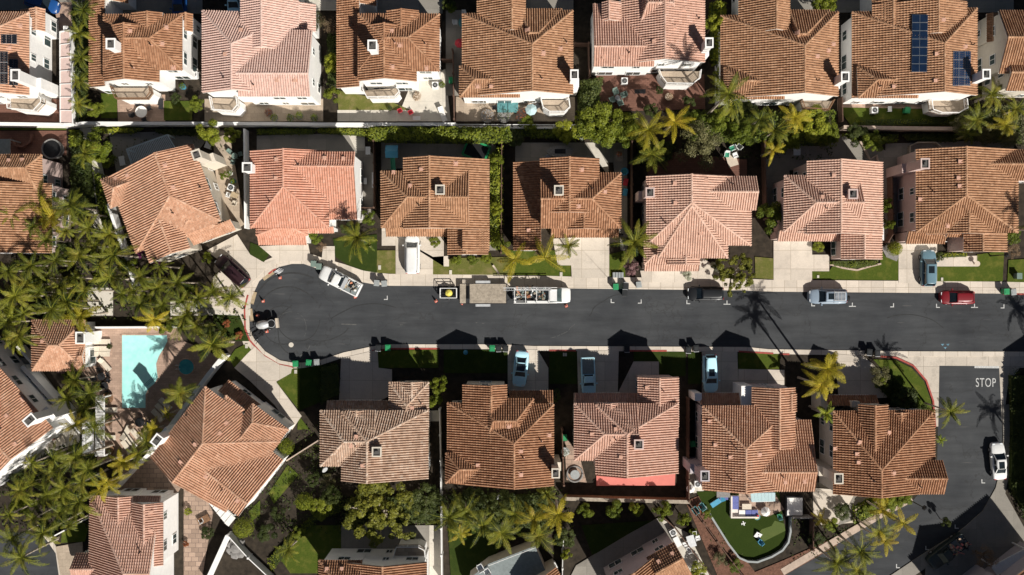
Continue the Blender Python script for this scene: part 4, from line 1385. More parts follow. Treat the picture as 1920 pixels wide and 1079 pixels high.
    for k, (x, y, r, a0, a1, m_, w_) in enumerate(arcs):
        mb = MB()
        n_ = 26
        pts = []
        for i in range(n_ + 1):
            a = math.radians(a0 + (a1 - a0) * i / n_)
            pts.append((x + math.cos(a) * r * (1 + .03 * math.sin(i * .5 + k)), y + math.sin(a) * r))
        q = ribbon(pts, -w_ / 2, w_ / 2)
        h_ = len(q) // 2
        for i in range(h_ - 1):
            if m_ == 'scuff_pale' and rr.random() < .3:
                continue
            z_ = .0285 + k * .0003
            mb.poly([(*W(*v).to_2d(), z_) for v in (q[i], q[len(q) - 1 - i], q[len(q) - 2 - i], q[i + 1])])
        tag(mb.build('road_marking', m_), None, None, None, 'structure')
    for pts in ([(640, 607), (668, 608), (668, 610), (640, 609)], [(750, 609), (756, 609), (756, 610), (750, 610)], [(892, 605), (895, 605), (895, 606), (892, 606)], [(904, 606), (908, 606), (908, 607), (904, 607)]):
        mb = MB()
        mb.prism([W(*v).to_2d()[:] for v in pts], 0.02, .0325)
        tag(mb.build('road_marking', 'scuff_pale'), None, None, None, 'structure')
    for x, y in ((1767, 647), (1777, 647), (1772, 653)):
        mb = MB()
        mb.prism([W(*v).to_2d()[:] for v in ((x - 3, y - 1.5), (x + 3, y - 2), (x + .5, y + 2))], 0.02, .0325)
        tag(mb.build('road_marking', 'paint_mark_blue'), None, None, None, 'structure')
    mb = MB()
    c_ = W(546, 647)
    mb.prism([(c_.x + .32 * math.cos(i * .42), c_.y + .32 * math.sin(i * .42)) for i in range(15)], .02, .034)
    tag(mb.build('manhole_cover', 'concrete_pale'), 'pale round manhole cover in the lower turning circle', 'manhole cover', None, 'thing')
    # pale utility covers and marks
    for x, y, w, h in ((712, 502, 5, 8), (845, 511, 5, 8), (1052, 515, 5, 8), (1765, 524, 4, 6), (463, 649, 5, 8), (555, 697, 5, 7), (1533, 519, 4, 5), (1057, 665, 3, 6), (1061, 665, 3, 6)):
        slab('utility_cover', [(x - w / 2, y - h / 2), (x + w / 2, y - h / 2), (x + w / 2, y + h / 2), (x - w / 2, y + h / 2)], 'concrete_pale', 0.16,
             'small pale rectangular utility cover set in the front lawns and kerb strips', 'utility cover', 'thing')
    for o in [o for o in COL.objects if o.name.startswith('utility_cover')]:
        o['group'] = 'utility covers along the street'


def build_light():
    w = bpy.data.worlds.new('World')
    SC.world = w
    w.use_nodes = True
    n, l = w.node_tree.nodes, w.node_tree.links
    sky = n.new('ShaderNodeTexSky')
    sky.sky_type = 'NISHITA'
    sky.sun_disc = False
    el = math.radians(41)
    sky.sun_elevation = el
    sky.sun_rotation = math.atan2(0.584, -0.812)
    bg = n['Background']
    l.new(sky.outputs[0], bg.inputs[0])
    bg.inputs[1].default_value = 0.031
    L = bpy.data.lights.new('sun', 'SUN')
    L.energy = 6.0
    L.angle = math.radians(0.5)
    L.color = (1.0, 0.955, 0.88)
    o = bpy.data.objects.new('sun', L)
    COL.objects.link(o)
    d = Vector((-0.584 * math.cos(el), 0.812 * math.cos(el), -math.sin(el)))
    o.rotation_euler = d.to_track_quat('-Z', 'Y').to_euler()
    c = bpy.data.cameras.new('camera')
    c.angle = 2 * math.atan(960 / S / HC)
    c.sensor_fit = 'HORIZONTAL'
    c.clip_end = 2000
    co = bpy.data.objects.new('camera', c)
    COL.objects.link(co)
    co.location = (0, 0, HC)
    SC.camera = co
    SC.view_settings.view_transform = 'Standard'
    SC.view_settings.look = 'None'
    SC.view_settings.exposure = 0
    SC.view_settings.gamma = 1


# ------------------------------------------------------------------ vegetation
def leafmesh(name, P, N, size, rng, m, asp=0.55):
    """leaf-sized quads at points P facing N; returns a mesh datablock"""
    n = len(P)
    t = rng.normal(size=(n, 3))
    N = N / np.linalg.norm(N, axis=1)[:, None]
    A = np.cross(N, t)
    A /= np.linalg.norm(A, axis=1)[:, None] + 1e-9
    B = np.cross(N, A)
    sz = size * rng.uniform(.6, 1.35, n)[:, None]
    A *= sz
    B *= sz * asp
    V = np.stack([P - A, P - B * .9 + A * .1, P + A, P + B * .9 + A * .1], 1).reshape(-1, 3)
    return V, rng.uniform(0, 1, n)


def np_mesh(name, V, T, m, extra=None):
    """quads from a (4n,3) array plus optional extra (verts, faces, tint) geometry with a second material"""
    me = bpy.data.meshes.new(name)
    n = len(V) // 4
    F = np.arange(4 * n, dtype=np.int32)
    me.vertices.add(4 * n)
    me.vertices.foreach_set('co', V.astype(np.float32).ravel())
    me.loops.add(4 * n)
    me.loops.foreach_set('vertex_index', F)
    me.polygons.add(n)
    me.polygons.foreach_set('loop_start', np.arange(0, 4 * n, 4, dtype=np.int32))
    me.polygons.foreach_set('loop_total', np.full(n, 4, dtype=np.int32))
    a = me.attributes.new('tint', 'FLOAT', 'FACE')
    a.data.foreach_set('value', T.astype(np.float32))
    me.materials.append(MATS[m])
    me.update(calc_edges=True)
    return me


def link(name, me, parent):
    o = bpy.data.objects.new(name, me)
    COL.objects.link(o)
    o.parent = parent
    return o


def crown_cloud(rng, n, blobs, flat=1.0, up=0.5):
    """points on and inside a set of lumpy blobs (x,y,z,r)"""
    P, N = [], []
    w = np.array([b[3] ** 2 for b in blobs])
    cnt = (w / w.sum() * n).astype(int) + 1
    for (x, y, z, r), c in zip(blobs, cnt):
        d = rng.normal(size=(c, 3))
        d /= np.linalg.norm(d, axis=1)[:, None]
        d[:, 2] = np.where(d[:, 2] < -0.45, -d[:, 2], d[:, 2])
        rad = r * (rng.uniform(0.35, 1.05, c) ** 0.5)[:, None]
        p = d * rad
        p[:, 2] *= flat
        P.append(p + np.array([x, y, z]))
        nn = d + rng.normal(size=(c, 3)) * 0.55
        nn[:, 2] += up
        N.append(nn)
    return np.concatenate(P), np.concatenate(N)


TREES = {}


def proto_tree(kind, var):
    """unit tree (crown radius about 1): meshes for trunk and crown"""
    key = (kind, var)
    if key in TREES:
        return TREES[key]
    rng = np.random.RandomState(abs(hash(kind)) % 1000 * 0 + sum(map(ord, kind)) * 7 + var)
    rr = random.Random(var * 13 + len(kind))
    m = {'broad': 'leaf_green', 'lime': 'leaf_lime', 'dark': 'leaf_dark', 'olive': 'leaf_olive', 'bloom': 'leaf_bloom', 'white': 'leaf_white', 'red': 'leaf_red', 'magenta': 'leaf_magenta', 'dry': 'leaf_dry',
         'ball': 'leaf_lime', 'open': 'leaf_oak'}[kind]
    blobs = []
    if kind == 'ball':
        blobs = [(0, 0, .95, .93)]
        P, N = crown_cloud(rng, 2600, blobs, 1.0, .2)
        V, T = leafmesh('c', P, N, .055, rng, m)
    else:
        nb = {'open': 64, 'olive': 26}.get(kind, 19)
        for i in range(nb):
            a = rr.random() * 6.28
            q = math.sqrt(rr.random()) * (.78 if kind != 'open' else .88)
            r = rr.uniform(.16, .34) if kind != 'open' else rr.uniform(.06, .16)
            z = 1.15 + (1 - q) * rr.uniform(.1, .75) - rr.random() * .25
            blobs.append((math.cos(a) * q, math.sin(a) * q, z, r))
        P, N = crown_cloud(rng, {'open': 6500, 'dry': 1500}.get(kind, 3800), blobs, .8, .55)
        V, T = leafmesh('c', P, N, .055 if kind not in ('olive', 'dry', 'open') else .036, rng, m)
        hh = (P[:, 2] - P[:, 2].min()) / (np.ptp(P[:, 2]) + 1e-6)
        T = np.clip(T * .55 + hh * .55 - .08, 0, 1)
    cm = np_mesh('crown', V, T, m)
    mb = MB()
    if kind == 'ball':
        mb.tube([(0, 0, 0), (.03, 0, .5), (0, .02, .9)], [.07, .06, .04], 8)
    else:
        mb.tube([(0, 0, 0), (.03, .02, .5), (0, .05, .95)], [.085, .07, .05], 8)
        for b in blobs[:9]:
            mb.tube([(0, .04, .72 + rr.random() * .2), (b[0] * .5, b[1] * .5, .95), (b[0], b[1], b[2])], [.045, .03, .012], 6)
    tmp = mb.build('trunk', 'bark' if kind != 'open' else 'bark_pale')
    tm = tmp.data
    bpy.data.objects.remove(tmp)
    TREES[key] = (tm, cm)
    return TREES[key]


def tree(px, py, rpx, h, kind='broad', name='tree', label=None, cat='tree', group=None, var=None, sq=None):
    """px,py: crown centre in the picture, rpx crown radius in px, h: height in m"""
    r = rpx / S * (1 - h * .7 / HC)
    p = W(px, py, h * .7)
    var = R.randrange(3) if var is None else var
    tm, cm = proto_tree(kind, var)
    root = thing(name, label, cat, (p.x, p.y, 0), R.random() * 6.28, group)
    root.scale = (r * (sq[0] if sq else 1), r * (sq[1] if sq else 1), h / 1.9)
    if sq:
        root.rotation_euler = (0, 0, sq[2] if len(sq) > 2 else 0)
    link('trunk', tm, root)
    link('crown', cm, root)
    return root


def frond_pts(rng, L, a0, curl, n=7):
    pts = [np.zeros(3)]
    el = a0
    for i in range(n):
        st = L / n
        pts.append(pts[-1] + st * np.array([math.cos(el), 0, math.sin(el)]))
        el -= curl / n * (0.6 + i / n * .9)
    return np.array(pts)


def palm_crown(seed, n, L, wid, droop, mname, leaf=.10, dens=30, spread=(-.35, 1.1)):
    rng = np.random.RandomState(seed)
    Vs, Ts = [], []
    for k in range(n):
        az = 2.4 * k + rng.uniform(-.45, .45)
        f = k / max(1, n - 1)
        a0 = spread[1] + (spread[0] - spread[1]) * f + rng.uniform(-.12, .12)
        l = L * rng.uniform(.68, 1.15) * (.75 + .25 * min(1, f * 3))
        pts = frond_pts(rng, l, a0, droop * rng.uniform(.8, 1.25))
        ca, sa = math.cos(az), math.sin(az)
        Rz = np.array([[ca, -sa, 0], [sa, ca, 0], [0, 0, 1]])
        tt = rng.uniform(.0, 1.0)
        seg = np.linspace(0, len(pts) - 1.001, dens)
        i0 = seg.astype(int)
        q = pts[i0] + (pts[i0 + 1] - pts[i0]) * (seg - i0)[:, None]
        d = pts[i0 + 1] - pts[i0]
        d /= np.linalg.norm(d, axis=1)[:, None]
        side = np.array([0, 1.0, 0])
        upv = np.cross(d, side)
        upv *= np.sign(upv[:, 2])[:, None] + (upv[:, 2] == 0)[:, None]
        s = seg / seg.max()
        wl = wid * np.sin(np.pi * np.clip(.12 + .86 * s, 0, 1)) ** .6 * (1 - .35 * s)
        for sg in (-1, 1):
            tip = q + side * sg * wl[:, None] * rng.uniform(.75, 1.1, dens)[:, None] + d * (wl * rng.uniform(.45, .8, dens))[:, None] + upv * (wl * rng.uniform(-.55, .1, dens))[:, None]
            b1 = q - d * leaf * .5
            b2 = q + d * leaf * .5
            mid = (q + tip) / 2 + upv * .04
            quad = np.stack([b1, mid - d * leaf * .55, tip, mid + d * leaf * .55], 1)
            Vs.append((quad.reshape(-1, 3)) @ Rz.T)
            Ts.append(np.clip(tt + rng.normal(0, .14, dens) - .15 * (f > .8), 0, 1))
        # the rib
        for i in range(len(pts) - 1):
            w0 = .06 * (1 - i / len(pts))
            quad = np.array([pts[i] + side * w0, pts[i] - side * w0, pts[i + 1] - side * w0 * .8, pts[i + 1] + side * w0 * .8]) + np.array([0, 0, .015])
            Vs.append(quad @ Rz.T)
            Ts.append(np.array([.95]))
    return np_mesh('crown', np.concatenate(Vs), np.concatenate(Ts), mname)


PALMS = {}


def palm_meshes(kind, var):
    key = (kind, var)
    if key not in PALMS:
        sd = 50 + var * 7 + sum(map(ord, kind))
        if kind == 'green':
            cm = palm_crown(sd, 17, 3.25, .46, 1.55, 'leaf_palm', leaf=.06, dens=46)
        elif kind == 'small':
            cm = palm_crown(sd, 11, 2.3, .5, 1.3, 'leaf_palm', dens=24)
        elif kind == 'yellow':
            cm = palm_crown(sd, 11, 3.1, .52, 1.25, 'leaf_palm_yellow', leaf=.062, dens=48, spread=(-.1, .8))
        elif kind == 'sparse':
            cm = palm_crown(sd, 6, 3.0, .55, 1.0, 'leaf_palm_yellow', leaf=.07, dens=40, spread=(-.1, .6))
        elif kind == 'mixed':
            cm = palm_crown(sd, 13, 3.2, .62, 1.25, 'leaf_palm_yellow' if var % 2 else 'leaf_palm', leaf=.062, dens=44, spread=(-.2, .95))
        elif kind == 'banana':
            cm = palm_crown(sd, 9, 2.2, .42, 1.3, 'leaf_lime', leaf=.22, dens=18)
        elif kind == 'low':
            cm = palm_crown(sd, 14, 1.5, .32, 1.3, 'leaf_green', dens=18)
        mb = MB()
        rr = random.Random(sd)
        bx, by = rr.uniform(-.03, .03), rr.uniform(-.03, .03)
        mb.tube([(bx * 8, by * 8, 0), (bx * 5, by * 5, .3), (bx * 2, by * 2, .65), (0, 0, .97)], [.19, .14, .115, .10], 9)
        for k in range(10):
            z = .1 + k * .085
            mb.tube([(bx * 8 * (1 - z), by * 8 * (1 - z), z - .004), (bx * 8 * (1 - z), by * 8 * (1 - z), z + .004)], .175 - .065 * z, 9)
        tmp = mb.build('trunk', 'bark_pale')
        tm = tmp.data
        bpy.data.objects.remove(tmp)
        mb = MB()
        mb.tube([(0, 0, .0), (0, 0, .45), (0, 0, .95)], [.10, .13, .05], 8)
        tmp = mb.build('crown_shaft', 'leaf_lime')
        sm = tmp.data
        bpy.data.objects.remove(tmp)
        PALMS[key] = (tm, cm, sm)
    return PALMS[key]


def palm(px, py, h=8.0, sc=1.0, kind='green', label=None, group=None, name='palm_tree', rz=None):
    p = W(px, py, h)
    tm, cm, sm = palm_meshes(kind, R.randrange(6))
    root = thing(name, label, 'palm tree', (p.x, p.y, 0), 0, group)
    t = link('trunk', tm, root)
    t.scale = (max(.75, min(1.2, sc)), max(.75, min(1.2, sc)), h)
    c = link('crown', cm, root)
    c.location = (0, 0, h)
    c.scale = (sc, sc, sc)
    c.rotation_euler = (R.uniform(-.2, .2), R.uniform(-.2, .2), R.random() * 6.28 if rz is None else rz)
    if h > 3:
        s = link('crown_shaft', sm, root)
        s.location = (0, 0, h - .75)
    return root


def hedge(poly, h, label, kind='leaf_green', name='hedge', dens=16, size=.16, lump=.35, cat='hedge', zoff=0.0):
    """clipped or rambling hedge filling a picture polygon; leaves over a dark core"""
    pts = [W(x, y, h * .8) for x, y in poly]
    xs, ys = [p.x for p in pts], [p.y for p in pts]
    rng = np.random.RandomState(int(abs(xs[0] * 31 + ys[0] * 17)) + 3)
    area = (max(xs) - min(xs)) * (max(ys) - min(ys))
    n = int(area * dens * (1 + h * .35) * 1.7) + 60
    X = rng.uniform(min(xs), max(xs), n)
    Y = rng.uniform(min(ys), max(ys), n)
    q = [(p.x, p.y) for p in pts]
    ins = np.array([in_poly(x, y, q) for x, y in zip(X, Y)])
    X, Y = X[ins], Y[ins]
    ed = np.full(len(X), 9.0)
    for i in range(len(q)):
        ax, ay = q[i]
        bx, by = q[(i + 1) % len(q)]
        L2 = (bx - ax) ** 2 + (by - ay) ** 2 + 1e-9
        t = np.clip(((X - ax) * (bx - ax) + (Y - ay) * (by - ay)) / L2, 0, 1)
        ed = np.minimum(ed, np.hypot(X - ax - t * (bx - ax), Y - ay - t * (by - ay)))
    bump = (np.sin(X * 2.1 + Y * 1.3) + np.sin(X * .9 - Y * 2.7 + 1) + np.sin(X * 4.3 + 2) * .6 + np.sin(Y * 4.7) * .6) * .25
    top = h * (1 + lump * bump) * (1 - .55 * np.exp(-ed / .35))
    top = np.maximum(top, .12)
    Z = top * np.where(rng.random_sample(len(X)) < .75, rng.uniform(.86, 1.03, len(X)), rng.uniform(.15, .9, len(X)))
    P = np.stack([X + rng.normal(0, .06, len(X)), Y + rng.normal(0, .06, len(X)), Z + zoff], 1)
    N = rng.normal(size=(len(X), 3)) * .6 + np.array([.35, -.45, 0])
    N[:, 2] += 1.0
    V, T = leafmesh('h', P, N, size, rng, kind)
    T = np.clip(T * .6 + bump * .35 + .2, 0, 1)
    me = np_mesh(name, V, T, kind)
    c = np.array([sum(xs) / len(xs), sum(ys) / len(ys), 0])
    root = thing(name, label, cat, tuple(c))
    me.transform(Matrix.Translation(-Vector(c)))
    link('leaves', me, root)
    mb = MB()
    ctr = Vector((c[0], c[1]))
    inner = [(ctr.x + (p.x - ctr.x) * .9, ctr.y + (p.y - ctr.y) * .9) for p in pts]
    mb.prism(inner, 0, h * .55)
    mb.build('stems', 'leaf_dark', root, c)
    return root


def cover(poly, h, kind='leaf_green', dens=14, size=.13):
    """low ground cover nobody could count"""
    pts = [W(x, y, 0) for x, y in poly]
    xs, ys = [p.x for p in pts], [p.y for p in pts]
    rng = np.random.RandomState(int(abs(xs[0] * 13 + ys[0] * 7)) + 5)
    n = int((max(xs) - min(xs)) * (max(ys) - min(ys)) * dens)
    X = rng.uniform(min(xs), max(xs), n)
    Y = rng.uniform(min(ys), max(ys), n)
    q = [(p.x, p.y) for p in pts]
    clump = np.sin(X * 1.7 + Y * .8) + np.sin(Y * 2.2 - X * .6 + 1) + np.sin(X * 3.9 - Y * 3.1) * .7
    ins = np.array([in_poly(x, y, q) for x, y in zip(X, Y)]) & (clump + rng.normal(0, .7, n) > -.5)
    X, Y, clump = X[ins], Y[ins], clump[ins]
    Z = h * rng.uniform(.15, 1.0, len(X)) * (.65 + .2 * clump)
    P = np.stack([X, Y, np.maximum(.06, Z)], 1)
    N = rng.normal(size=(len(X), 3)) * .7
    N[:, 2] += .8
    V, T = leafmesh('g', P, N, size, rng, kind)
    me = np_mesh('ground_cover', V, T, kind)
    o = bpy.data.objects.new('ground_cover', me)
    COL.objects.link(o)
    return tag(o, 'low leafy ground cover in the planting beds', 'ground cover', None, 'stuff')


def build_plants():
    # ---- the dense palm grove left of the pool and turning circle
    G1 = 'tall palms of the dense grove along the left picture edge'
    L1 = 'tall feathery palm in the dense grove left of the cul-de-sac'
    g1 = [(22, 402), (62, 425), (97, 408), (132, 385), (38, 452), (86, 450), (124, 432), (166, 428), (16, 508), (58, 498), (104, 488), (148, 478), (186, 500), (28, 556), (72, 548), (112, 540), (158, 545),
          (214, 478), (228, 552), (206, 520), (14, 604), (44, 588), (96, 580), (140, 520), (80, 520), (176, 462), (36, 632), (205, 440), (150, 400), (72, 380), (45, 535), (125, 565)]
    for i, (x, y) in enumerate(g1):
        palm(x, y, R.uniform(5.0, 10.5), R.choice((.5, .62, .75, .85, .98)), 'mixed' if i % 9 == 2 else 'green', L1, G1)
    G2 = 'palms beside the walkway to the turning circle'
    L2 = 'feathery palm beside the walkway between the grove and the turning circle'
    for x, y, s in ((262, 520, .7), (296, 540, .75), (332, 530, .8), (398, 548, .8), (432, 556, .85), (372, 560, .6), (340, 565, .6), (262, 572, .75), (305, 572, .7), (250, 545, .6), (350, 590, .7), (300, 500, .5)):
        palm(x, y, R.uniform(4.5, 8), s, 'green', L2, G2)
    G3 = 'tall palms of the lower left grove'
    L3 = 'tall palm in the lower left grove below the pale apartment wall'
    g3 = [(60, 868), (98, 885), (38, 920), (88, 930), (142, 858), (152, 905), (18, 965), (62, 972), (112, 962), (148, 942), (22, 1010), (80, 1000), (120, 915), (60, 905), (100, 860), (165, 880), (40, 1045), (128, 985)]
    for i, (x, y) in enumerate(g3):
        palm(x, y, R.uniform(5.0, 10), R.choice((.5, .62, .75, .85, .98)), 'mixed' if i % 9 == 1 else 'green', L3, G3)
    for x, y, h, s, k, lb in (
            (152, 592, 7, .95, 'yellow', 'yellow fronded palm leaning over the pool house roof'),
            (288, 600, 6, .8, 'yellow', 'yellowish palm hanging over the far pool edge'),
            (340, 612, 6, .8, 'green', 'green palm at the upper pool corner'),
            (398, 645, 8, 1.15, 'green', 'broad bright green palm beside the spa end of the pool deck'),
            (368, 612, 7, .7, 'green', 'small palm just above the broad palm by the spa'),
            (337, 738, 6, .85, 'mixed', 'palm with yellow fronds between the pool and the diagonal white wall'),
            (314, 777, 4, .4, 'yellow', 'tiny yellow green palm at the diagonal white wall below the pool'),
            (142, 712, 5, .8, 'green', 'palm just below the pool house'),
            (168, 738, 5, .75, 'mixed', 'palm between the pool house and the white louvred screen'),
            (126, 748, 4.5, .7, 'green', 'palm against the long diagonal white wall below the pool house'),
            (160, 768, 4.5, .65, 'green', 'palm above the stucco pier beside the louvred screen'),
            (142, 797, 7, .7, 'yellow', 'yellow green palm over the stucco pier'),
            (176, 800, 7, .75, 'mixed', 'palm crossing the louvred screen'),
            (286, 805, 4, .6, 'mixed', 'palm among the loungers at the lower pool deck corner'),
            (274, 828, 4.5, .75, 'mixed', 'yellow green palm near the chimney of the angled terracotta house'),
            (228, 868, 6, .8, 'yellow', 'yellow palm at the lower tip of the pool deck'),
            (258, 852, 5, .7, 'green', 'green palm at the lower tip of the pool deck'),
            (200, 905, 8, .9, 'sparse', 'sparse golden palm over the dark path below the pool'),
            (188, 920, 7, .6, 'sparse', 'smaller golden palm over the dark path below the pool')):
        palm(x, y, h, s, k, lb)
    # ---- palms along the top strip
    for x, y, h, s, k, lb in (
            (1216, 243, 6, 1.0, 'yellow', 'bright yellow palm below the red brick patio'),
            (1264, 230, 6.5, .95, 'yellow', 'bright yellow star shaped palm nearest the red brick patio steps'),
            (1222, 290, 5, .9, 'mixed', 'yellow green palm drooping above the pale pink roof'),
            (1366, 176, 12.5, 1.1, 'green', 'palm with a bare grey trunk below the cypress hedge'),
            (1372, 200, 6, .8, 'green', 'palm overlapping the brown roof beside the cypress hedge'),
            (1452, 245, 5, .9, 'green', 'palm in the middle of the planted strip below the half hidden house'),
            (1425, 225, 5, .7, 'green', 'smaller palm in the planted strip below the half hidden house'),
            (1490, 220, 5, .8, 'mixed', 'yellowish palm at the foot of the half hidden house'),
            (1450, 282, 5, .6, 'yellow', 'yellow palm frond tuft beside the shaded yard'),
            (1860, 178, 4, .85, 'green', 'green fan palm beside the white gable at the top right'),
            (1830, 225, 4, .8, 'green', 'palm above the tan wall at the top right'),
            (1885, 235, 4, .8, 'mixed', 'pale palm at the right end of the planted strip'),
            (1815, 252, 3.5, .6, 'green', 'small palm at the right end of the tan wall'),
            (1905, 205, 4, .7, 'green', 'palm cut by the right picture edge above the planted strip'),
            (156, 20, 5, .7, 'green', 'topmost palm in the alley beside the white framed walkway'),
            (150, 62, 5, .65, 'green', 'second palm from the top in the alley beside the white framed walkway'),
            (152, 108, 5, .6, 'green', 'third palm from the top in the alley beside the white framed walkway'),
            (150, 150, 4.5, .55, 'green', 'fourth palm from the top in the alley beside the white framed walkway'),
            (148, 195, 4, .55, 'green', 'lowest palm in the alley beside the white framed walkway'),
            (160, 290, 5, .7, 'green', 'palm over the pale path below the white wall')):
        palm(x, y, h, s, k, lb)
    # ---- palms in the front gardens
    for x, y, h, s, k, lb in (
            (966, 487, 5, 1.0, 'sparse', 'arching yellow palm in the front lawn above the flatbed trailer'),
            (1022, 484, 6, 1.05, 'sparse', 'arching yellow palm above the white utility truck'),
            (1066, 462, 4, .65, 'green', 'small green palm beside the concrete driveway'),
            (1190, 455, 6.5, 1.1, 'green', 'large green palm between the concrete driveway and the pale pink roof'),
            (670, 446, 8.5, .95, 'green', 'palm over the deep green lawn by the salmon house'),
            (690, 458, 2.4, .9, 'low', 'low palm on the deep green lawn, nearer the van'),
            (1552, 692, 9, 1.0, 'mixed', 'yellow green palm over the shaded driveway near the junction'),
            (1540, 722, 8.5, .9, 'yellow', 'yellow palm overlapping the palm by the shaded driveway'),
            (1548, 776, 6, .8, 'banana', 'broad leaved palm beside the cream walled house'),
            (1782, 772, 7, .75, 'green', 'green palm leaning out over the side road'),
            (1764, 825, 2.5, .6, 'low', 'small palm tucked between the cream house and the side road'),
            (1655, 958, 5, .8, 'yellow', 'bright yellow palm beside the tan roadside wall'),
            (1694, 982, 7, .85, 'sparse', 'golden palm leaning far out over the road'),
            (1646, 1000, 7, .8, 'mixed', 'yellow green palm over the middle of the lower road'),
            (1660, 1016, 7.5, .7, 'sparse', 'golden palm beside the yellow green one over the lower road'),
            (1612, 1034, 7, .95, 'green', 'green palm hanging over the lower road'),
            (1568, 1056, 6.5, .95, 'green', 'green palm at the lower picture edge by the road'),
            (1608, 1070, 7, .8, 'mixed', 'yellow green palm at the lower picture edge by the road'),
            (1540, 975, 3, .5, 'yellow', 'small yellow palm in the round planter below the concrete patio'),
            (842, 972, 7, 1.0, 'green', 'tall green palm below the gap between the two brown roofs'),
            (872, 962, 6, .95, 'green', 'dense green palm right of the tall one, lower centre'),
            (905, 985, 6, .9, 'green', 'green palm in the centre of the lower palm clump'),
            (940, 1000, 6.5, .85, 'mixed', 'yellowish palm in the lower palm clump'),
            (1000, 975, 6, .9, 'yellow', 'yellow palm at the right of the lower palm clump'),
            (1046, 965, 7, .95, 'yellow', 'brightest yellow palm, rightmost of the lower palm clump'),
            (1010, 1005, 6, .85, 'mixed', 'yellow green palm above the grey roof terrace'),
            (965, 965, 5, .8, 'green', 'dark green palm under the brown roof with the wall chimney'),
            (860, 1000, 5, .6, 'yellow', 'small yellow palm hanging over the black lawn'),
            (1025, 925, 4, .6, 'mixed', 'small yellow green palm at the corner of the coral patio'),
            (540, 1030, 4, .7, 'green', 'broad palm on the small lower lawn'),
            (1958, 428, 9, .9, 'green', 'palm just beyond the right picture edge beside the pink walled house'),
            (2085, 716, 9, 1.0, 'green', 'palm just beyond the right picture edge above the junction'),
            (2015, 905, 8, .9, 'green', 'palm just beyond the right picture edge beside the side road')):
        palm(x, y, h, s, k, lb)
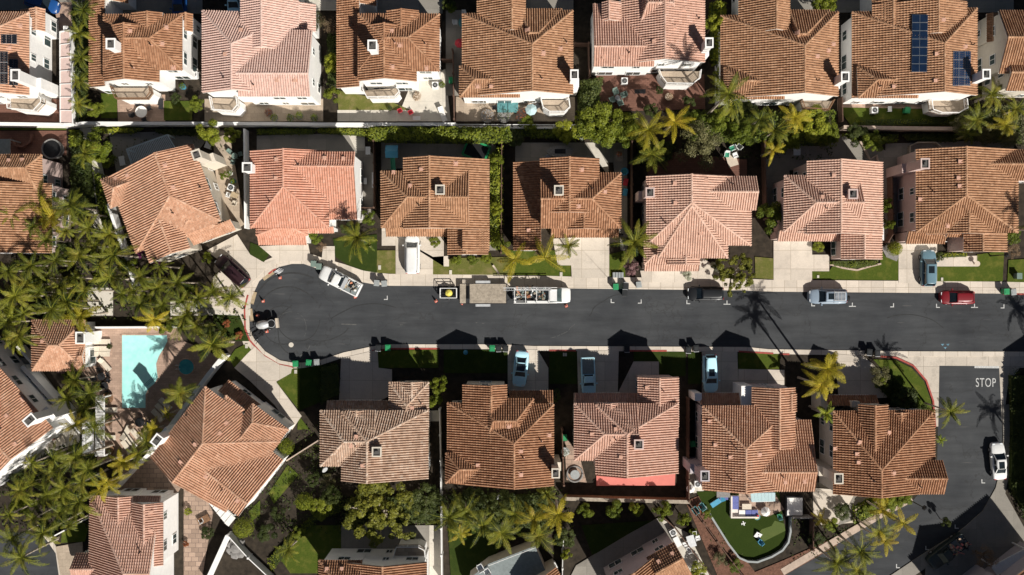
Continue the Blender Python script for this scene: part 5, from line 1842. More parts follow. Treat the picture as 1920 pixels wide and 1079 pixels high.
    # ---- broadleaf trees and shrubs: (x, y, radius, height, kind, label)
    T = [
        (176, 268, 34, 5, 'broad', 'rounded green tree at the junction of the white walls'),
        (195, 300, 20, 4, 'broad', 'smaller green tree below the junction of the white walls'),
        (390, 248, 26, 3.5, 'lime', 'bright round shrub below the white wall, above the pergola'),
        (432, 252, 18, 3, 'lime', 'pale leafy shrub beside the bright round one below the white wall'),
        (178, 205, 18, 3, 'lime', 'leafy shrub at the left end of the small lawn'),
        (330, 184, 12, 1.6, 'dark', 'clipped shrub bed beside the brown house terrace'),
        (368, 195, 17, 2.4, 'broad', 'shrub in the corner beside the pale pink house'),
        (590, 40, 22, 3, 'olive', 'pale flowering shrub between the pink roof and the brown roof'),
        (614, 45, 20, 4, 'dry', 'bare branched dry tree beside the long shadow roof'),
        (622, 118, 20, 4, 'lime', 'yellowish shrub between the two houses with white side walls'),
        (622, 176, 17, 3.5, 'lime', 'round bright shrub at the corner of the bare concrete patio'),
        (990, 232, 20, 2.2, 'broad', 'shrub on the white wall end beside the balcony'),
        (1060, 246, 24, 3, 'lime', 'pale yellow shrub left of the broad hedge tree'),
        (1128, 232, 46, 5, 'lime', 'broad bright green tree below the red brick patio'),
        (1178, 250, 28, 4, 'broad', 'green tree right of the broad bright one'),
        (1310, 272, 48, 6, 'olive', 'large grey green olive tree in the top planted strip'),
        (1300, 225, 26, 4, 'broad', 'green tree between the yellow palm and the olive tree'),
        (1395, 248, 30, 4, 'broad', 'leafy green tree over the white garden furniture'),
        (1348, 225, 24, 4, 'broad', 'dark leafy tree above the olive tree'),
        (1520, 232, 38, 5, 'lime', 'bright green tree left of the tan wall'),
        (1480, 262, 26, 4, 'broad', 'green tree over the shaded yard'),
        (1555, 250, 24, 3.5, 'lime', 'smaller bright tree at the left end of the tan wall'),
        (1610, 252, 24, 2.5, 'dark', 'dark shrub below the tan wall'),
        (1640, 265, 24, 3, 'broad', 'shrub left of the pink walled house yard'),
        (1810, 232, 26, 4, 'olive', 'grey green tree at the right end of the tan wall'),
        (1850, 250, 24, 3.5, 'olive', 'silver leaved shrub below the white gable'),
        (1895, 255, 26, 4, 'olive', 'large silver shrub at the right end of the planted strip'),
        (1340, 45, 20, 6, 'lime', 'upper tall bright shrub in the gap before the half hidden house'),
        (1352, 140, 16, 3, 'broad', 'shrub under the cypress hedge'),
        (1546, 5, 26, 4, 'lime', 'bright green tree at the top picture edge'),
        (840, 8, 16, 1.5, 'dark', 'dark shrub at the top edge by the shaded patio'),
        (845, 15, 12, 2, 'broad', 'green shrub at the top picture edge beside the round table'),
        (1448, 408, 32, 5, 'broad', 'rounded green tree left of the pale pink house with the white chimney'),
        (1378, 514, 46, 6, 'open', 'broad grey green street tree overhanging the parked black car'),
        (1345, 500, 14, 2, 'white', 'white flowering shrub at the corner of the pale pink roof'),
        (1290, 517, 11, 1.2, 'white', 'white flowering shrub in front of the pale pink garage'),
        (1184, 502, 17, 3.5, 'bloom', 'pink flowering tree beside the green trash carts'),
        (1680, 466, 15, 2.2, 'ball', 'round clipped green bush beside the grey blue car'),
        (1662, 385, 16, 4, 'broad', 'green tree in the dark gap right of the pale pink house'),
        (1668, 420, 12, 3, 'broad', 'lower small tree in the dark gap right of the pale pink house'),
        (930, 300, 16, 3, 'lime', 'upper yellow green tree in the hedge gap beside the black trampoline'),
        (930, 392, 14, 3.5, 'lime', 'tree beside the white eave at the hedge gap'),
        (692, 408, 16, 3, 'broad', 'shrub at the corner of the salmon house wall'),
        (590, 446, 16, 1.6, 'broad', 'leafy plants in front of the salmon house entrance'),
        (602, 462, 12, 1.2, 'dry', 'dry reddish plants beside the salmon house driveway'),
        (650, 430, 14, 1.2, 'dark', 'dark shrub on the deep green lawn'),
        (815, 455, 12, 1.4, 'lime', 'narrow planting beside the van driveway'),
        (856, 489, 12, 1.1, 'broad', 'left shrub of the bed in front of the tan tiled house'),
        (886, 488, 12, 1.1, 'broad', 'middle shrub of the bed in front of the tan tiled house'),
        (912, 484, 12, 1.2, 'lime', 'right shrub of the bed in front of the tan tiled house'),
        (938, 460, 18, 2, 'broad', 'shrub mass beside the arching yellow palm'),
        (1010, 470, 14, 1.5, 'dry', 'dry brown foliage under the brown roof corner'),
        (1535, 462, 13, 1.3, 'lime', 'narrow planting beside the pale pink house walkway'),
        (1760, 482, 11, 1.2, 'dark', 'shrub between the grey blue car and the entrance walk'),
        (1895, 440, 24, 2.5, 'broad', 'green shrub in the gap beyond the brown tiled pink house'),
        (1900, 470, 18, 1.6, 'dry', 'dry shrub bed at the right picture edge'),
        (1330, 470, 18, 2.2, 'broad', 'shrub below the pale pink roof edge'),
        (388, 484, 12, 1.3, 'lime', 'yellow green bush at the entrance of the angled terracotta house'),
        (292, 498, 11, 1.4, 'magenta', 'magenta flowering bush below the angled terracotta house'),
        (265, 478, 10, 1.4, 'magenta', 'smaller magenta bush at the lower corner of the angled terracotta house'),
        (375, 572, 12, 1.5, 'white', 'white flowering shrub beside the walkway'),
        (424, 607, 9, 1, 'red', 'orange flowering bush by the red kerb, upper one'),
        (446, 629, 9, 1, 'red', 'orange flowering bush by the red kerb, lower one'),
        (116, 690, 13, 1.4, 'bloom', 'pink blossom shrub along the long diagonal white wall'),
        (820, 722, 20, 5, 'lime', 'bright green tree at the upper corner of the weathered roof'),
        (815, 750, 18, 4, 'broad', 'darker tree below the bright one at the weathered roof'),
        (1440, 740, 10, 2, 'dark', 'dark shrub in the shaded front yard'),
        (1040, 742, 14, 1.6, 'dark', 'dark shrub beside the shaded sky blue pickup'),
        (1205, 722, 10, 2, 'dark', 'dark potted shrub in the shaded entrance'),
        (1650, 705, 24, 3.5, 'olive', 'bare grey tree at the corner lawn'),
        (1652, 716, 15, 3, 'broad', 'leafy bush on the corner lawn'),
        (1700, 750, 28, 2.5, 'dark', 'dark flowering shrub mass on the corner lawn'),
        (1730, 775, 18, 2, 'dark', 'dark shrub by the roof corner on the corner lawn'),
        (534, 838, 17, 3, 'ball', 'pale round topiary ball beside the angled terracotta roof'),
        (568, 942, 18, 3, 'ball', 'oval clipped bush in the dark lawn'),
        (454, 992, 21, 3, 'ball', 'large round clipped bush at the fence corner'),
        (612, 905, 18, 2.5, 'olive', 'dim olive bush below the weathered roof'),
        (600, 955, 24, 2, 'lime', 'yellowish shrub row below the dim olive bush'),
        (645, 865, 12, 1.5, 'broad', 'small shrub at the lower left corner of the weathered roof'),
        (540, 845, 10, 1.5, 'broad', 'small bush under the topiary ball'),
        (480, 875, 14, 1.3, 'broad', 'low bush at the sunny lawn by the angled terracotta roof'),
        (370, 915, 12, 2.2, 'lime', 'lime bush below the angled terracotta roof'),
        (716, 968, 78, 6.5, 'open', 'wide spreading yellow green tree below the weathered roof'),
        (694, 942, 40, 5.5, 'open', 'upper spreading tree with bare branches against the weathered roof'),
        (800, 940, 36, 3, 'dark', 'dark tree mass right of the wide spreading tree'),
        (1098, 958, 18, 3.2, 'broad', 'leftmost of the clipped trees along the dark fence'),
        (1152, 957, 21, 3.4, 'broad', 'second from the left of the clipped trees along the dark fence'),
        (1194, 956, 17, 3.2, 'broad', 'middle one of the clipped trees along the dark fence'),
        (1242, 958, 20, 3.2, 'broad', 'fourth from the left of the clipped trees along the dark fence'),
        (1282, 974, 16, 3.0, 'broad', 'rightmost of the clipped trees along the dark fence'),
        (1060, 1010, 22, 2.5, 'dark', 'dark broad leaved shrub beside the white fence pole, lower centre'),
        (1062, 1040, 12, 2.5, 'lime', 'small lime tree beside the white fence pole, lower centre'),
        (930, 945, 30, 3.5, 'dark', 'dim tree under the brown roof edge'),
        (890, 935, 24, 3, 'dark', 'dim shrub under the brown tiled corner'),
        (1580, 960, 18, 1.6, 'dark', 'dark shrub in the curved bed beside the road'),
        (1672, 945, 20, 2, 'broad', 'shrub at the upper end of the curved roadside bed'),
        (1695, 935, 18, 1.8, 'broad', 'shrub closest to the road in the curved roadside bed'),
        (1630, 955, 16, 1.6, 'broad', 'shrub in the middle of the curved roadside bed'),
        (1560, 985, 16, 1.6, 'broad', 'shrub below the round planter'),
        (1530, 1010, 18, 1.6, 'dark', 'dark shrub beside the tan roadside wall'),
        (1350, 1050, 16, 1.4, 'olive', 'shrub at the lower end of the sloped bed'),
        (1380, 1062, 16, 1.4, 'broad', 'green shrub at the lower end of the sloped bed'),
        (1310, 955, 10, 1, 'red', 'reddish shrub beside the teal chairs'),
        (1325, 965, 11, 1.1, 'broad', 'green shrub at the top of the sloped bed'),
        (1310, 1070, 18, 2, 'lime', 'lime shrub at the lower edge beside the lilac house'),
        (1850, 1045, 26, 4, 'dry', 'bare branched tree at the lower right corner'),
        (1775, 980, 10, 2.5, 'dark', 'dark street shrub near the junk pickup'),
        (1292, 192, 14, 2, 'dark', 'dark shrub at the right end of the red brick patio'),
        (1140, 200, 12, 1.8, 'dark', 'dark shrub at the lower left of the red brick patio'),
        (1222, 206, 16, 2, 'dark', 'dark shrub in the middle of the lower red brick patio edge'),
        (1236, 170, 9, 1.4, 'dark', 'small dark shrub in the centre of the red brick patio'),
        (620, 930, 20, 4.5, 'dark', 'dark conifer at the left of the spreading tree'),
        (585, 900, 16, 3, 'dark', 'dark bush beside the dark lawn, nearest the weathered roof'),  # this bush and the next two darken lawn that lies in shade
        (520, 965, 16, 2, 'dark', 'dark bush in the middle of the dark lawn'),
        (500, 1000, 20, 1.6, 'dark', 'dark bush below the oval clipped bush'),
        (560, 1000, 14, 1.4, 'lime', 'lime bush along the lower path'),
        (388, 1000, 14, 1.5, 'dark', 'dark shrub beside the flagstone terrace'),
        (352, 960, 8, 1.2, 'lime', 'climbing plant at the white window wall'),
        (348, 1020, 7, 1, 'red', 'reddish plant at the foot of the white window wall'),
        (90, 820, 12, 1.2, 'red', 'reddish shrub on the small white terrace'),
        (38, 905, 14, 1.5, 'red', 'reddish shrub below the dark orange roof'),
        (205, 650, 6, .8, 'dark', 'tiny planter shrub beside the loungers'),
        (1300, 1000, 10, 1, 'broad', 'small bush beside the white patio table'),
        (1405, 195, 18, 3, 'dark', 'dark shrub under the half hidden roof'),
        (965, 260, 18, 2, 'dark', 'dark shrub below the white balustrade'),
        (420, 330, 9, 1.2, 'broad', 'potted shrub beside the angled terracotta house'),
        (1240, 470, 10, 1.3, 'broad', 'shrub at the left edge of the pale pink garage'),
    ]
    G4 = 'leafy trees between the grove palms'
    for x, y, r, h, k in ((30, 430, 20, 5, 'broad'), (110, 470, 22, 5, 'dark'), (60, 535, 24, 5, 'broad'), (140, 560, 20, 5, 'dark'), (190, 520, 18, 4.5, 'broad'), (20, 590, 24, 5, 'lime'), (80, 580, 20, 4, 'dark'),
                          (240, 500, 18, 4, 'broad'), (280, 560, 18, 4, 'dark'), (350, 545, 18, 4, 'broad'), (395, 620, 20, 4, 'dark'), (310, 615, 16, 3.5, 'broad')):
        tree(x, y, r, h, k, 'tree', 'leafy tree squeezed between the palms of the left grove', 'tree', G4)
    G5 = 'leafy trees between the lower left palms'
    for x, y, r, h, k in ((70, 900, 24, 5, 'dark'), (120, 940, 24, 5, 'broad'), (40, 950, 24, 5, 'broad'), (90, 985, 22, 5, 'dark'), (150, 890, 20, 5, 'dark'), (30, 900, 18, 4, 'dark'), (165, 930, 18, 4, 'broad')):
        tree(x, y, r, h, k, 'tree', 'leafy tree squeezed between the lower left palms', 'tree', G5)
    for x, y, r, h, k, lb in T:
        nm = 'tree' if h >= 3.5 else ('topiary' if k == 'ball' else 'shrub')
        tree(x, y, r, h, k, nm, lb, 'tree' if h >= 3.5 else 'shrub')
    # ---- hedges
    hedge([(688, 236), (956, 236), (962, 262), (940, 266), (760, 264), (688, 262)], 3.4, 'long leafy hedge below the white wall, behind the tan and salmon houses', 'leaf_lime', dens=22)
    hedge([(188, 240), (268, 240), (250, 250), (188, 249)], 1.0, 'bright low hedge under the long white wall, leftmost', 'leaf_lime', dens=24)
    hedge([(592, 241), (690, 241), (690, 256), (640, 252), (596, 250)], 1.0, 'bright low hedge under the long white wall, behind the salmon house', 'leaf_lime', dens=24)
    hedge([(480, 241), (590, 241), (590, 251), (480, 251)], 1.2, 'dim low hedge under the long white wall, behind the salmon house', 'leaf_green', dens=24)
    hedge([(280, 241), (372, 241), (372, 254), (300, 252)], 1.0, 'dim low hedge under the long white wall, above the pergola', 'leaf_dark', dens=22)
    hedge([(960, 242), (1080, 243), (1080, 262), (1010, 258), (962, 254)], 1.1, 'shady hedge below the white balustrade', 'leaf_green', dens=20)
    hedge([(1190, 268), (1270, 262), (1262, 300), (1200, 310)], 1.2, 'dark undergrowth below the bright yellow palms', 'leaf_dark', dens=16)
    hedge([(1578, 250), (1690, 250), (1680, 268), (1600, 264)], 1.2, 'shady hedge below the tan garden wall', 'leaf_green', dens=20)
    hedge([(1692, 250), (1800, 250), (1800, 266), (1700, 262)], 1.0, 'dark hedge below the right part of the tan garden wall', 'leaf_dark', dens=20)
    hedge([(1796, 205), (1925, 190), (1925, 272), (1800, 262)], 1.2, 'leafy thicket below the white gable at the top right', 'leaf_olive', dens=16)
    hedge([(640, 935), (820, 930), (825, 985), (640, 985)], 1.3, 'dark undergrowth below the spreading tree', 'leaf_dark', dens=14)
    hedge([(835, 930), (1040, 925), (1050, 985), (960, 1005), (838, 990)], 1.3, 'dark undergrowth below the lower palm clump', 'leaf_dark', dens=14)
    hedge([(1088, 148), (1132, 142), (1118, 236), (1082, 236)], 3.2, 'tall dark hedge between the patio house with the balcony and the red brick patio', 'leaf_dark', dens=26)
    hedge([(1336, 0), (1366, 0), (1362, 60), (1352, 122), (1338, 112)], 3.5, 'tall cypress hedge between the rosy roof and the half hidden house', 'leaf_lime', dens=24)
    hedge([(1080, 205), (1200, 210), (1190, 265), (1078, 258)], 2.6, 'broad bushy hedge at the end of the white balustrade', 'leaf_lime', dens=20)
    hedge([(1270, 205), (1570, 205), (1572, 275), (1400, 268), (1280, 262)], 1.8, 'wide shrub belt between the two house rows', 'leaf_green', dens=14)
    hedge([(126, 243), (147, 243), (147, 276), (126, 276)], 2.0, 'square yellow green clipped hedge at the end of the white wall', 'leaf_lime', dens=30)
    hedge([(132, 0), (166, 0), (158, 230), (136, 230)], 1.2, 'leafy strip under the alley palms', 'leaf_dark', dens=18)
    hedge([(128, 276), (160, 276), (172, 400), (128, 400)], 2.2, 'dark hedge along the pale path, left of it', 'leaf_dark', dens=18)
    hedge([(172, 320), (196, 330), (212, 440), (196, 450), (178, 380)], 1.6, 'leafy strip right of the pale path', 'leaf_green', dens=18)
    hedge([(917, 290), (944, 268), (944, 420), (936, 470), (918, 460)], 1.8, 'narrow hedge in the gap right of the van house', 'leaf_lime', dens=18)
    hedge([(612, 60), (632, 60), (632, 160), (612, 160)], 1.4, 'narrow planting between the pink roof and the patio house', 'leaf_dark', dens=18)
    hedge([(1605, 224), (1790, 222), (1790, 233), (1605, 235)], .7, 'low clipped strip in front of the tan wall', 'leaf_lime', dens=30, size=.1)
    hedge([(1555, 490), (1646, 488), (1648, 497), (1604, 505), (1560, 498)], .5, 'low curved flower bed under the pale pink gable', 'leaf_green', dens=34, size=.1)
    hedge([(1765, 474), (1815, 474), (1815, 482), (1765, 484)], .6, 'low yellow green strip under the pink garage wall', 'leaf_lime', dens=34, size=.1)
    hedge([(96, 672), (120, 690), (190, 790), (176, 830), (165, 800)], 1.0, 'planting strip along the long diagonal white wall', 'leaf_green', dens=18)
    hedge([(605, 938), (640, 930), (640, 962), (585, 975)], .9, 'yellowish low hedge beside the dark lawn', 'leaf_lime', dens=20)
    hedge([(500, 1050), (590, 960), (600, 968), (520, 1060), (508, 1075)], .6, 'thin yellow green border along the lower path', 'leaf_lime', dens=26, size=.11)
    hedge([(1640, 720), (1672, 700), (1712, 742), (1745, 795), (1715, 790), (1680, 760)], .9, 'dark shrub border on the corner lawn', 'leaf_dark', dens=22)
    hedge([(1895, 690), (2000, 690), (2000, 985), (1930, 985), (1895, 920), (1898, 800)], 1.4, 'shaded hedge bank along the right picture edge', 'leaf_dark', dens=10)
    hedge([(1600, 950), (1635, 932), (1700, 928), (1712, 936), (1650, 965), (1600, 985)], .8, 'leafy curved bed between the house corner and the road', 'leaf_green', dens=24)
    hedge([(600, 686), (634, 682), (636, 742), (600, 760)], .8, 'shaded shrub strip beside the shaded driveway', 'leaf_dark', dens=14)
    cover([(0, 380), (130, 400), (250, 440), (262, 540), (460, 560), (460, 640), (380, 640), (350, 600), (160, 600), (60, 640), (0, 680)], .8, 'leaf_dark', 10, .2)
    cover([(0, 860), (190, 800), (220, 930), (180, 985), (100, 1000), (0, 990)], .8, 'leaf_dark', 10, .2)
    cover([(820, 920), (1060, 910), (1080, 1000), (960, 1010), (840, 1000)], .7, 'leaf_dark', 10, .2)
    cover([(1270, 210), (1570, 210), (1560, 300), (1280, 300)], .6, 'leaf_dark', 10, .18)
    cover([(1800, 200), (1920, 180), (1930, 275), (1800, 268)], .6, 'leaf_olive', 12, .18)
    cover([(440, 975), (500, 900), (545, 840), (600, 830), (640, 900), (640, 1000), (560, 1000), (480, 1020)], .6, 'leaf_dark', 16, .15)  # dense dark leaves stand in for the shade over this lawn
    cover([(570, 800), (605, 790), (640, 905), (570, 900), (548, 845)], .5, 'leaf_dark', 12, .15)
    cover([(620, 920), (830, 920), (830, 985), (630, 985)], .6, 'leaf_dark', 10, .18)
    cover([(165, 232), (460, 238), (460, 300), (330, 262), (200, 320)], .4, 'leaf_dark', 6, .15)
    cover([(1290, 940), (1310, 935), (1420, 1075), (1350, 1075)], .3, 'leaf_olive', 4, .15)
    cover([(1480, 960), (1600, 985), (1560, 1030), (1480, 1060)], .4, 'leaf_dark', 9, .16)


# ------------------------------------------------------------------ vehicles
def wheels(root, xs, hw, r=.34):
    for x in xs:
        for sy in (-1, 1):
            b = MB()
            y0, y1 = sy * (hw - .22), sy * (hw + .01)
            b.tube([(x, y0, r), (x, y1, r)], r, 18)
            w = b.build('wheel', 'tyre', root)
            b = MB()
            b.tube([(x, y1 - sy * .01, r), (x, y1 + sy * .015, r)], [r * .62, r * .55], 12)
            b.build('rim', 'rim', w)


def loft(b, st, m=0, cap=True):
    """st: list of rings of equal length (x, [(y,z)...]) from rear to front"""
    n = len(st[0][1])
    vs = [(x, y, z) for x, ring in st for y, z in ring]
    fs = []
    for i in range(len(st) - 1):
        for k in range(n - 1):
            fs.append((i * n + k, (i + 1) * n + k, (i + 1) * n + k + 1, i * n + k + 1))
    if cap:
        fs.append(tuple(range(n)))
        fs.append(tuple((len(st) - 1) * n + k for k in reversed(range(n))))
    b.mesh(vs, fs, m, sm=True)


def bring(w, z0, zt, crown=.03):
    return [(-w * .93, z0), (-w, z0 + .25), (-w, zt - .14), (-w * .95, zt - .04), (-w * .82, zt), (-w * .4, zt + crown), (0, zt + crown * 1.2),
            (w * .4, zt + crown), (w * .82, zt), (w * .95, zt - .04), (w, zt - .14), (w, z0 + .25), (w * .93, z0)]


def car(label, px, py, dx, dy, L, Wd, H, kind, paint, name='car', cat='car', roof=None, extras=(), group=None):
    p = W(px, py, .9)
    root = thing(name, label, cat, (p.x, p.y, .03 if py > 535 and py < 665 else .13), ang(dx, dy), group)
    hw = Wd / 2
    f = L / 2
    # profile: (x fraction, half width factor, top z)
    zb = H * .60
    if kind == 'pickup':
        prof = [(-1, .90, zb * .98), (-.97, .97, zb), (-.05, 1, zb), (.34, 1, zb * 1.01), (.55, .99, zb * 1.02), (.80, .96, zb * .97), (.93, .88, zb * .90), (1, .70, zb * .72)]
        gb, gt = (-.10, .50), (-.02, .28)
    elif kind == 'sedan':
        prof = [(-1, .72, zb * .85), (-.94, .88, zb * 1.0), (-.75, .97, zb * 1.05), (-.2, 1, zb * 1.02), (.30, 1, zb * 1.0), (.55, .98, zb * .97), (.82, .93, zb * .86), (.94, .80, zb * .76), (1, .58, zb * .62)]
        gb, gt = (-.68, .42), (-.36, .12)
    else:
        prof = [(-1, .60, zb * .80), (-.975, .80, zb * .96), (-.90, .94, zb * 1.02), (-.5, 1, zb * 1.03), (.35, 1, zb * 1.01), (.58, .98, zb * .99), (.80, .92, zb * .92), (.91, .80, zb * .84), (.97, .64, zb * .74), (1, .44, zb * .62)]
        gb, gt = ((-.97, .50), (-.84, .20)) if kind == 'suv' else ((-.94, .52), (-.74, .14)) if kind == 'hatch' else ((-.95, .62), (-.93, .34))
    b = MB()
    loft(b, [(f * x, bring(hw * w, .22, z)) for x, w, z in prof])
    pm = 'paint_' + paint
    body = b.build('body', [pm], root)
    gw0, gw1 = hw * .90, hw * .70
    x0, x1, t0, t1 = f * gb[0], f * gb[1], f * gt[0], f * gt[1]
    zt = H - .05
    zbb = zb * 1.0
    b = MB()
    B = [(x0, -gw0 * .80, zbb), (x0, gw0 * .80, zbb), (x1, gw0 * .86, zbb), (x1, -gw0 * .86, zbb)]
    Tt = [(t0, -gw1 * .86, zt), (t0, gw1 * .86, zt), (t1, gw1 * .98, zt), (t1, -gw1 * .98, zt)]
    b.mesh(B + Tt, [(0, 1, 5, 4), (1, 2, 6, 5), (2, 3, 7, 6), (3, 0, 4, 7)], 0)
    b.build('window', 'glass', root)
    # painted roof with its pillars
    b = MB()
    rw = gw1 * 1.0
    loft(b, [(x, [(-w, zt - .03), (-w, zt + .015), (-w * .6, zt + .05), (0, zt + .06), (w * .6, zt + .05), (w, zt + .015), (w, zt - .03)])
             for x, w in ((t0 - .05, rw * .70), (t0 + .06, rw * .86), (t0 + .3, rw * .97), ((t0 + t1) / 2, rw * 1.02), (t1 - .1, rw), (t1 + .06, rw * .92))], 0)
    for (bx, by, _), (tx, ty, _) in zip(B, Tt):
        b.bar((bx, by, zbb), (tx, ty, zt), .085, .07, 0)
    if kind in ('suv', 'van', 'sedan', 'hatch'):
        for sy in (-1, 1):
            xm = (x0 + x1) / 2 - .1
            b.bar((xm, sy * gw0 * .89, zbb), (xm + .02, sy * gw1 * .97, zt), .09, .05, 0)
    b.build('roof', 'paint_' + roof if roof else pm, root)
    wheels(root, (f * .60, -f * .60), hw)
    for sy in (-1, 1):
        b = MB()
        b.box(f * .86, f * .955, sy * hw * .52 - .17, sy * hw * .52 + .17, zb * .62, zb * .83)
        b.build('headlight', 'head_lamp', root)
        b = MB()
        b.box(-f * .995, -f * .93, sy * hw * .68 - .12, sy * hw * .68 + .12, zb * .62, zb * .95)
        b.build('tail_light', 'tail_lamp', root)
        b = MB()
        b.box(x1 - .42, x1 - .26, sy * (hw + .12) - .1, sy * (hw + .12) + .1, zb + .02, zb + .16)
        b.build('side_mirror', pm, root)
    if kind == 'pickup':
        b = MB()
        b.box(-f * .95, -f * .13, -hw * .80, hw * .80, zb * 1.03, zb * 1.045, 0)
        b.box(-f * .96, -f * .12, -hw * .93, -hw * .80, zb * 1.0, zb * 1.10, 1)
        b.box(-f * .96, -f * .12, hw * .80, hw * .93, zb * 1.0, zb * 1.10, 1)
        b.box(-f * .985, -f * .95, -hw * .85, hw * .85, zb * .9, zb * 1.10, 1)
        b.build('cargo_bed', ['deck_grey', pm], root)
    for e in extras:
        if e == 'sunroof':
            b = MB()
            b.box(t1 - 1.15, t1 - .25, -rw * .55, rw * .55, zt + .05, zt + .075)
            b.build('sunroof', 'glass', root)
        elif e == 'rack':
            b = MB()
            for sy in (-1, 1):
                b.bar((t0 + .1, sy * rw * .82, zt + .12), (t1 - .9, sy * rw * .82, zt + .12), .05)
            for i in range(7):
                y = -rw * .7 + rw * 1.4 * i / 6
                b.bar((t0 + .15, y, zt + .11), (t1 - 1.0, y, zt + .11), .045)
            for i in range(4):
                x = t0 + .2 + (t1 - 1.2 - t0) * i / 3
                b.bar((x, -rw * .85, zt + .09), (x, rw * .85, zt + .09), .05)
            b.build('roof_rack', 'pale_metal', root)
            b = MB()
            b.tube([(-f - .02, .25, .95), (-f - .24, .25, .95)], .36, 16)
            b.build('spare_wheel', 'tyre', root)
        elif e == 'glassroof':
            b = MB()
            b.box(t0 + .1, t1 - .05, -rw * .85, rw * .85, zt + .045, zt + .075)
            b.build('glass_roof', 'glass', root)
    b = MB()
    b.box(f * .93, f * .985, -.26, .26, .42, .54)
    b.build('number_plate', 'white_plastic', root)
    return root


def junk(root, box, n, seed, name='load', mats=('wood_board', 'dark_metal', 'wood_grey', 'bin_sage', 'white_plastic', 'terracotta', 'stone', 'wood_brown', 'black')):
    rr = random.Random(seed)
    x0, x1, y0, y1, z0, z1 = box
    b = MB()
    for i in range(n):
        x, y = rr.uniform(x0, x1), rr.uniform(y0, y1)
        M = Matrix.Translation((x, y, z0 + rr.uniform(.02, z1 - z0))) @ Matrix.Rotation(rr.uniform(-1.5, 1.5), 4, 'Z') @ Matrix.Rotation(rr.uniform(-.4, .4), 4, 'X')
        k = rr.randrange(3)
        m = rr.randrange(len(mats))
        if k == 0:
            b.box(-.45, .45, -.04, .04, -.03, .03, m, M)
        elif k == 1:
            b.box(-.16, .16, -.12, .12, -.1, .1, m, M)
        else:
            b.tube([M @ Vector((0, 0, -.12)), M @ Vector((0, 0, .14))], [.13, .15], 10, m)
    return b.build(name, list(mats), root)


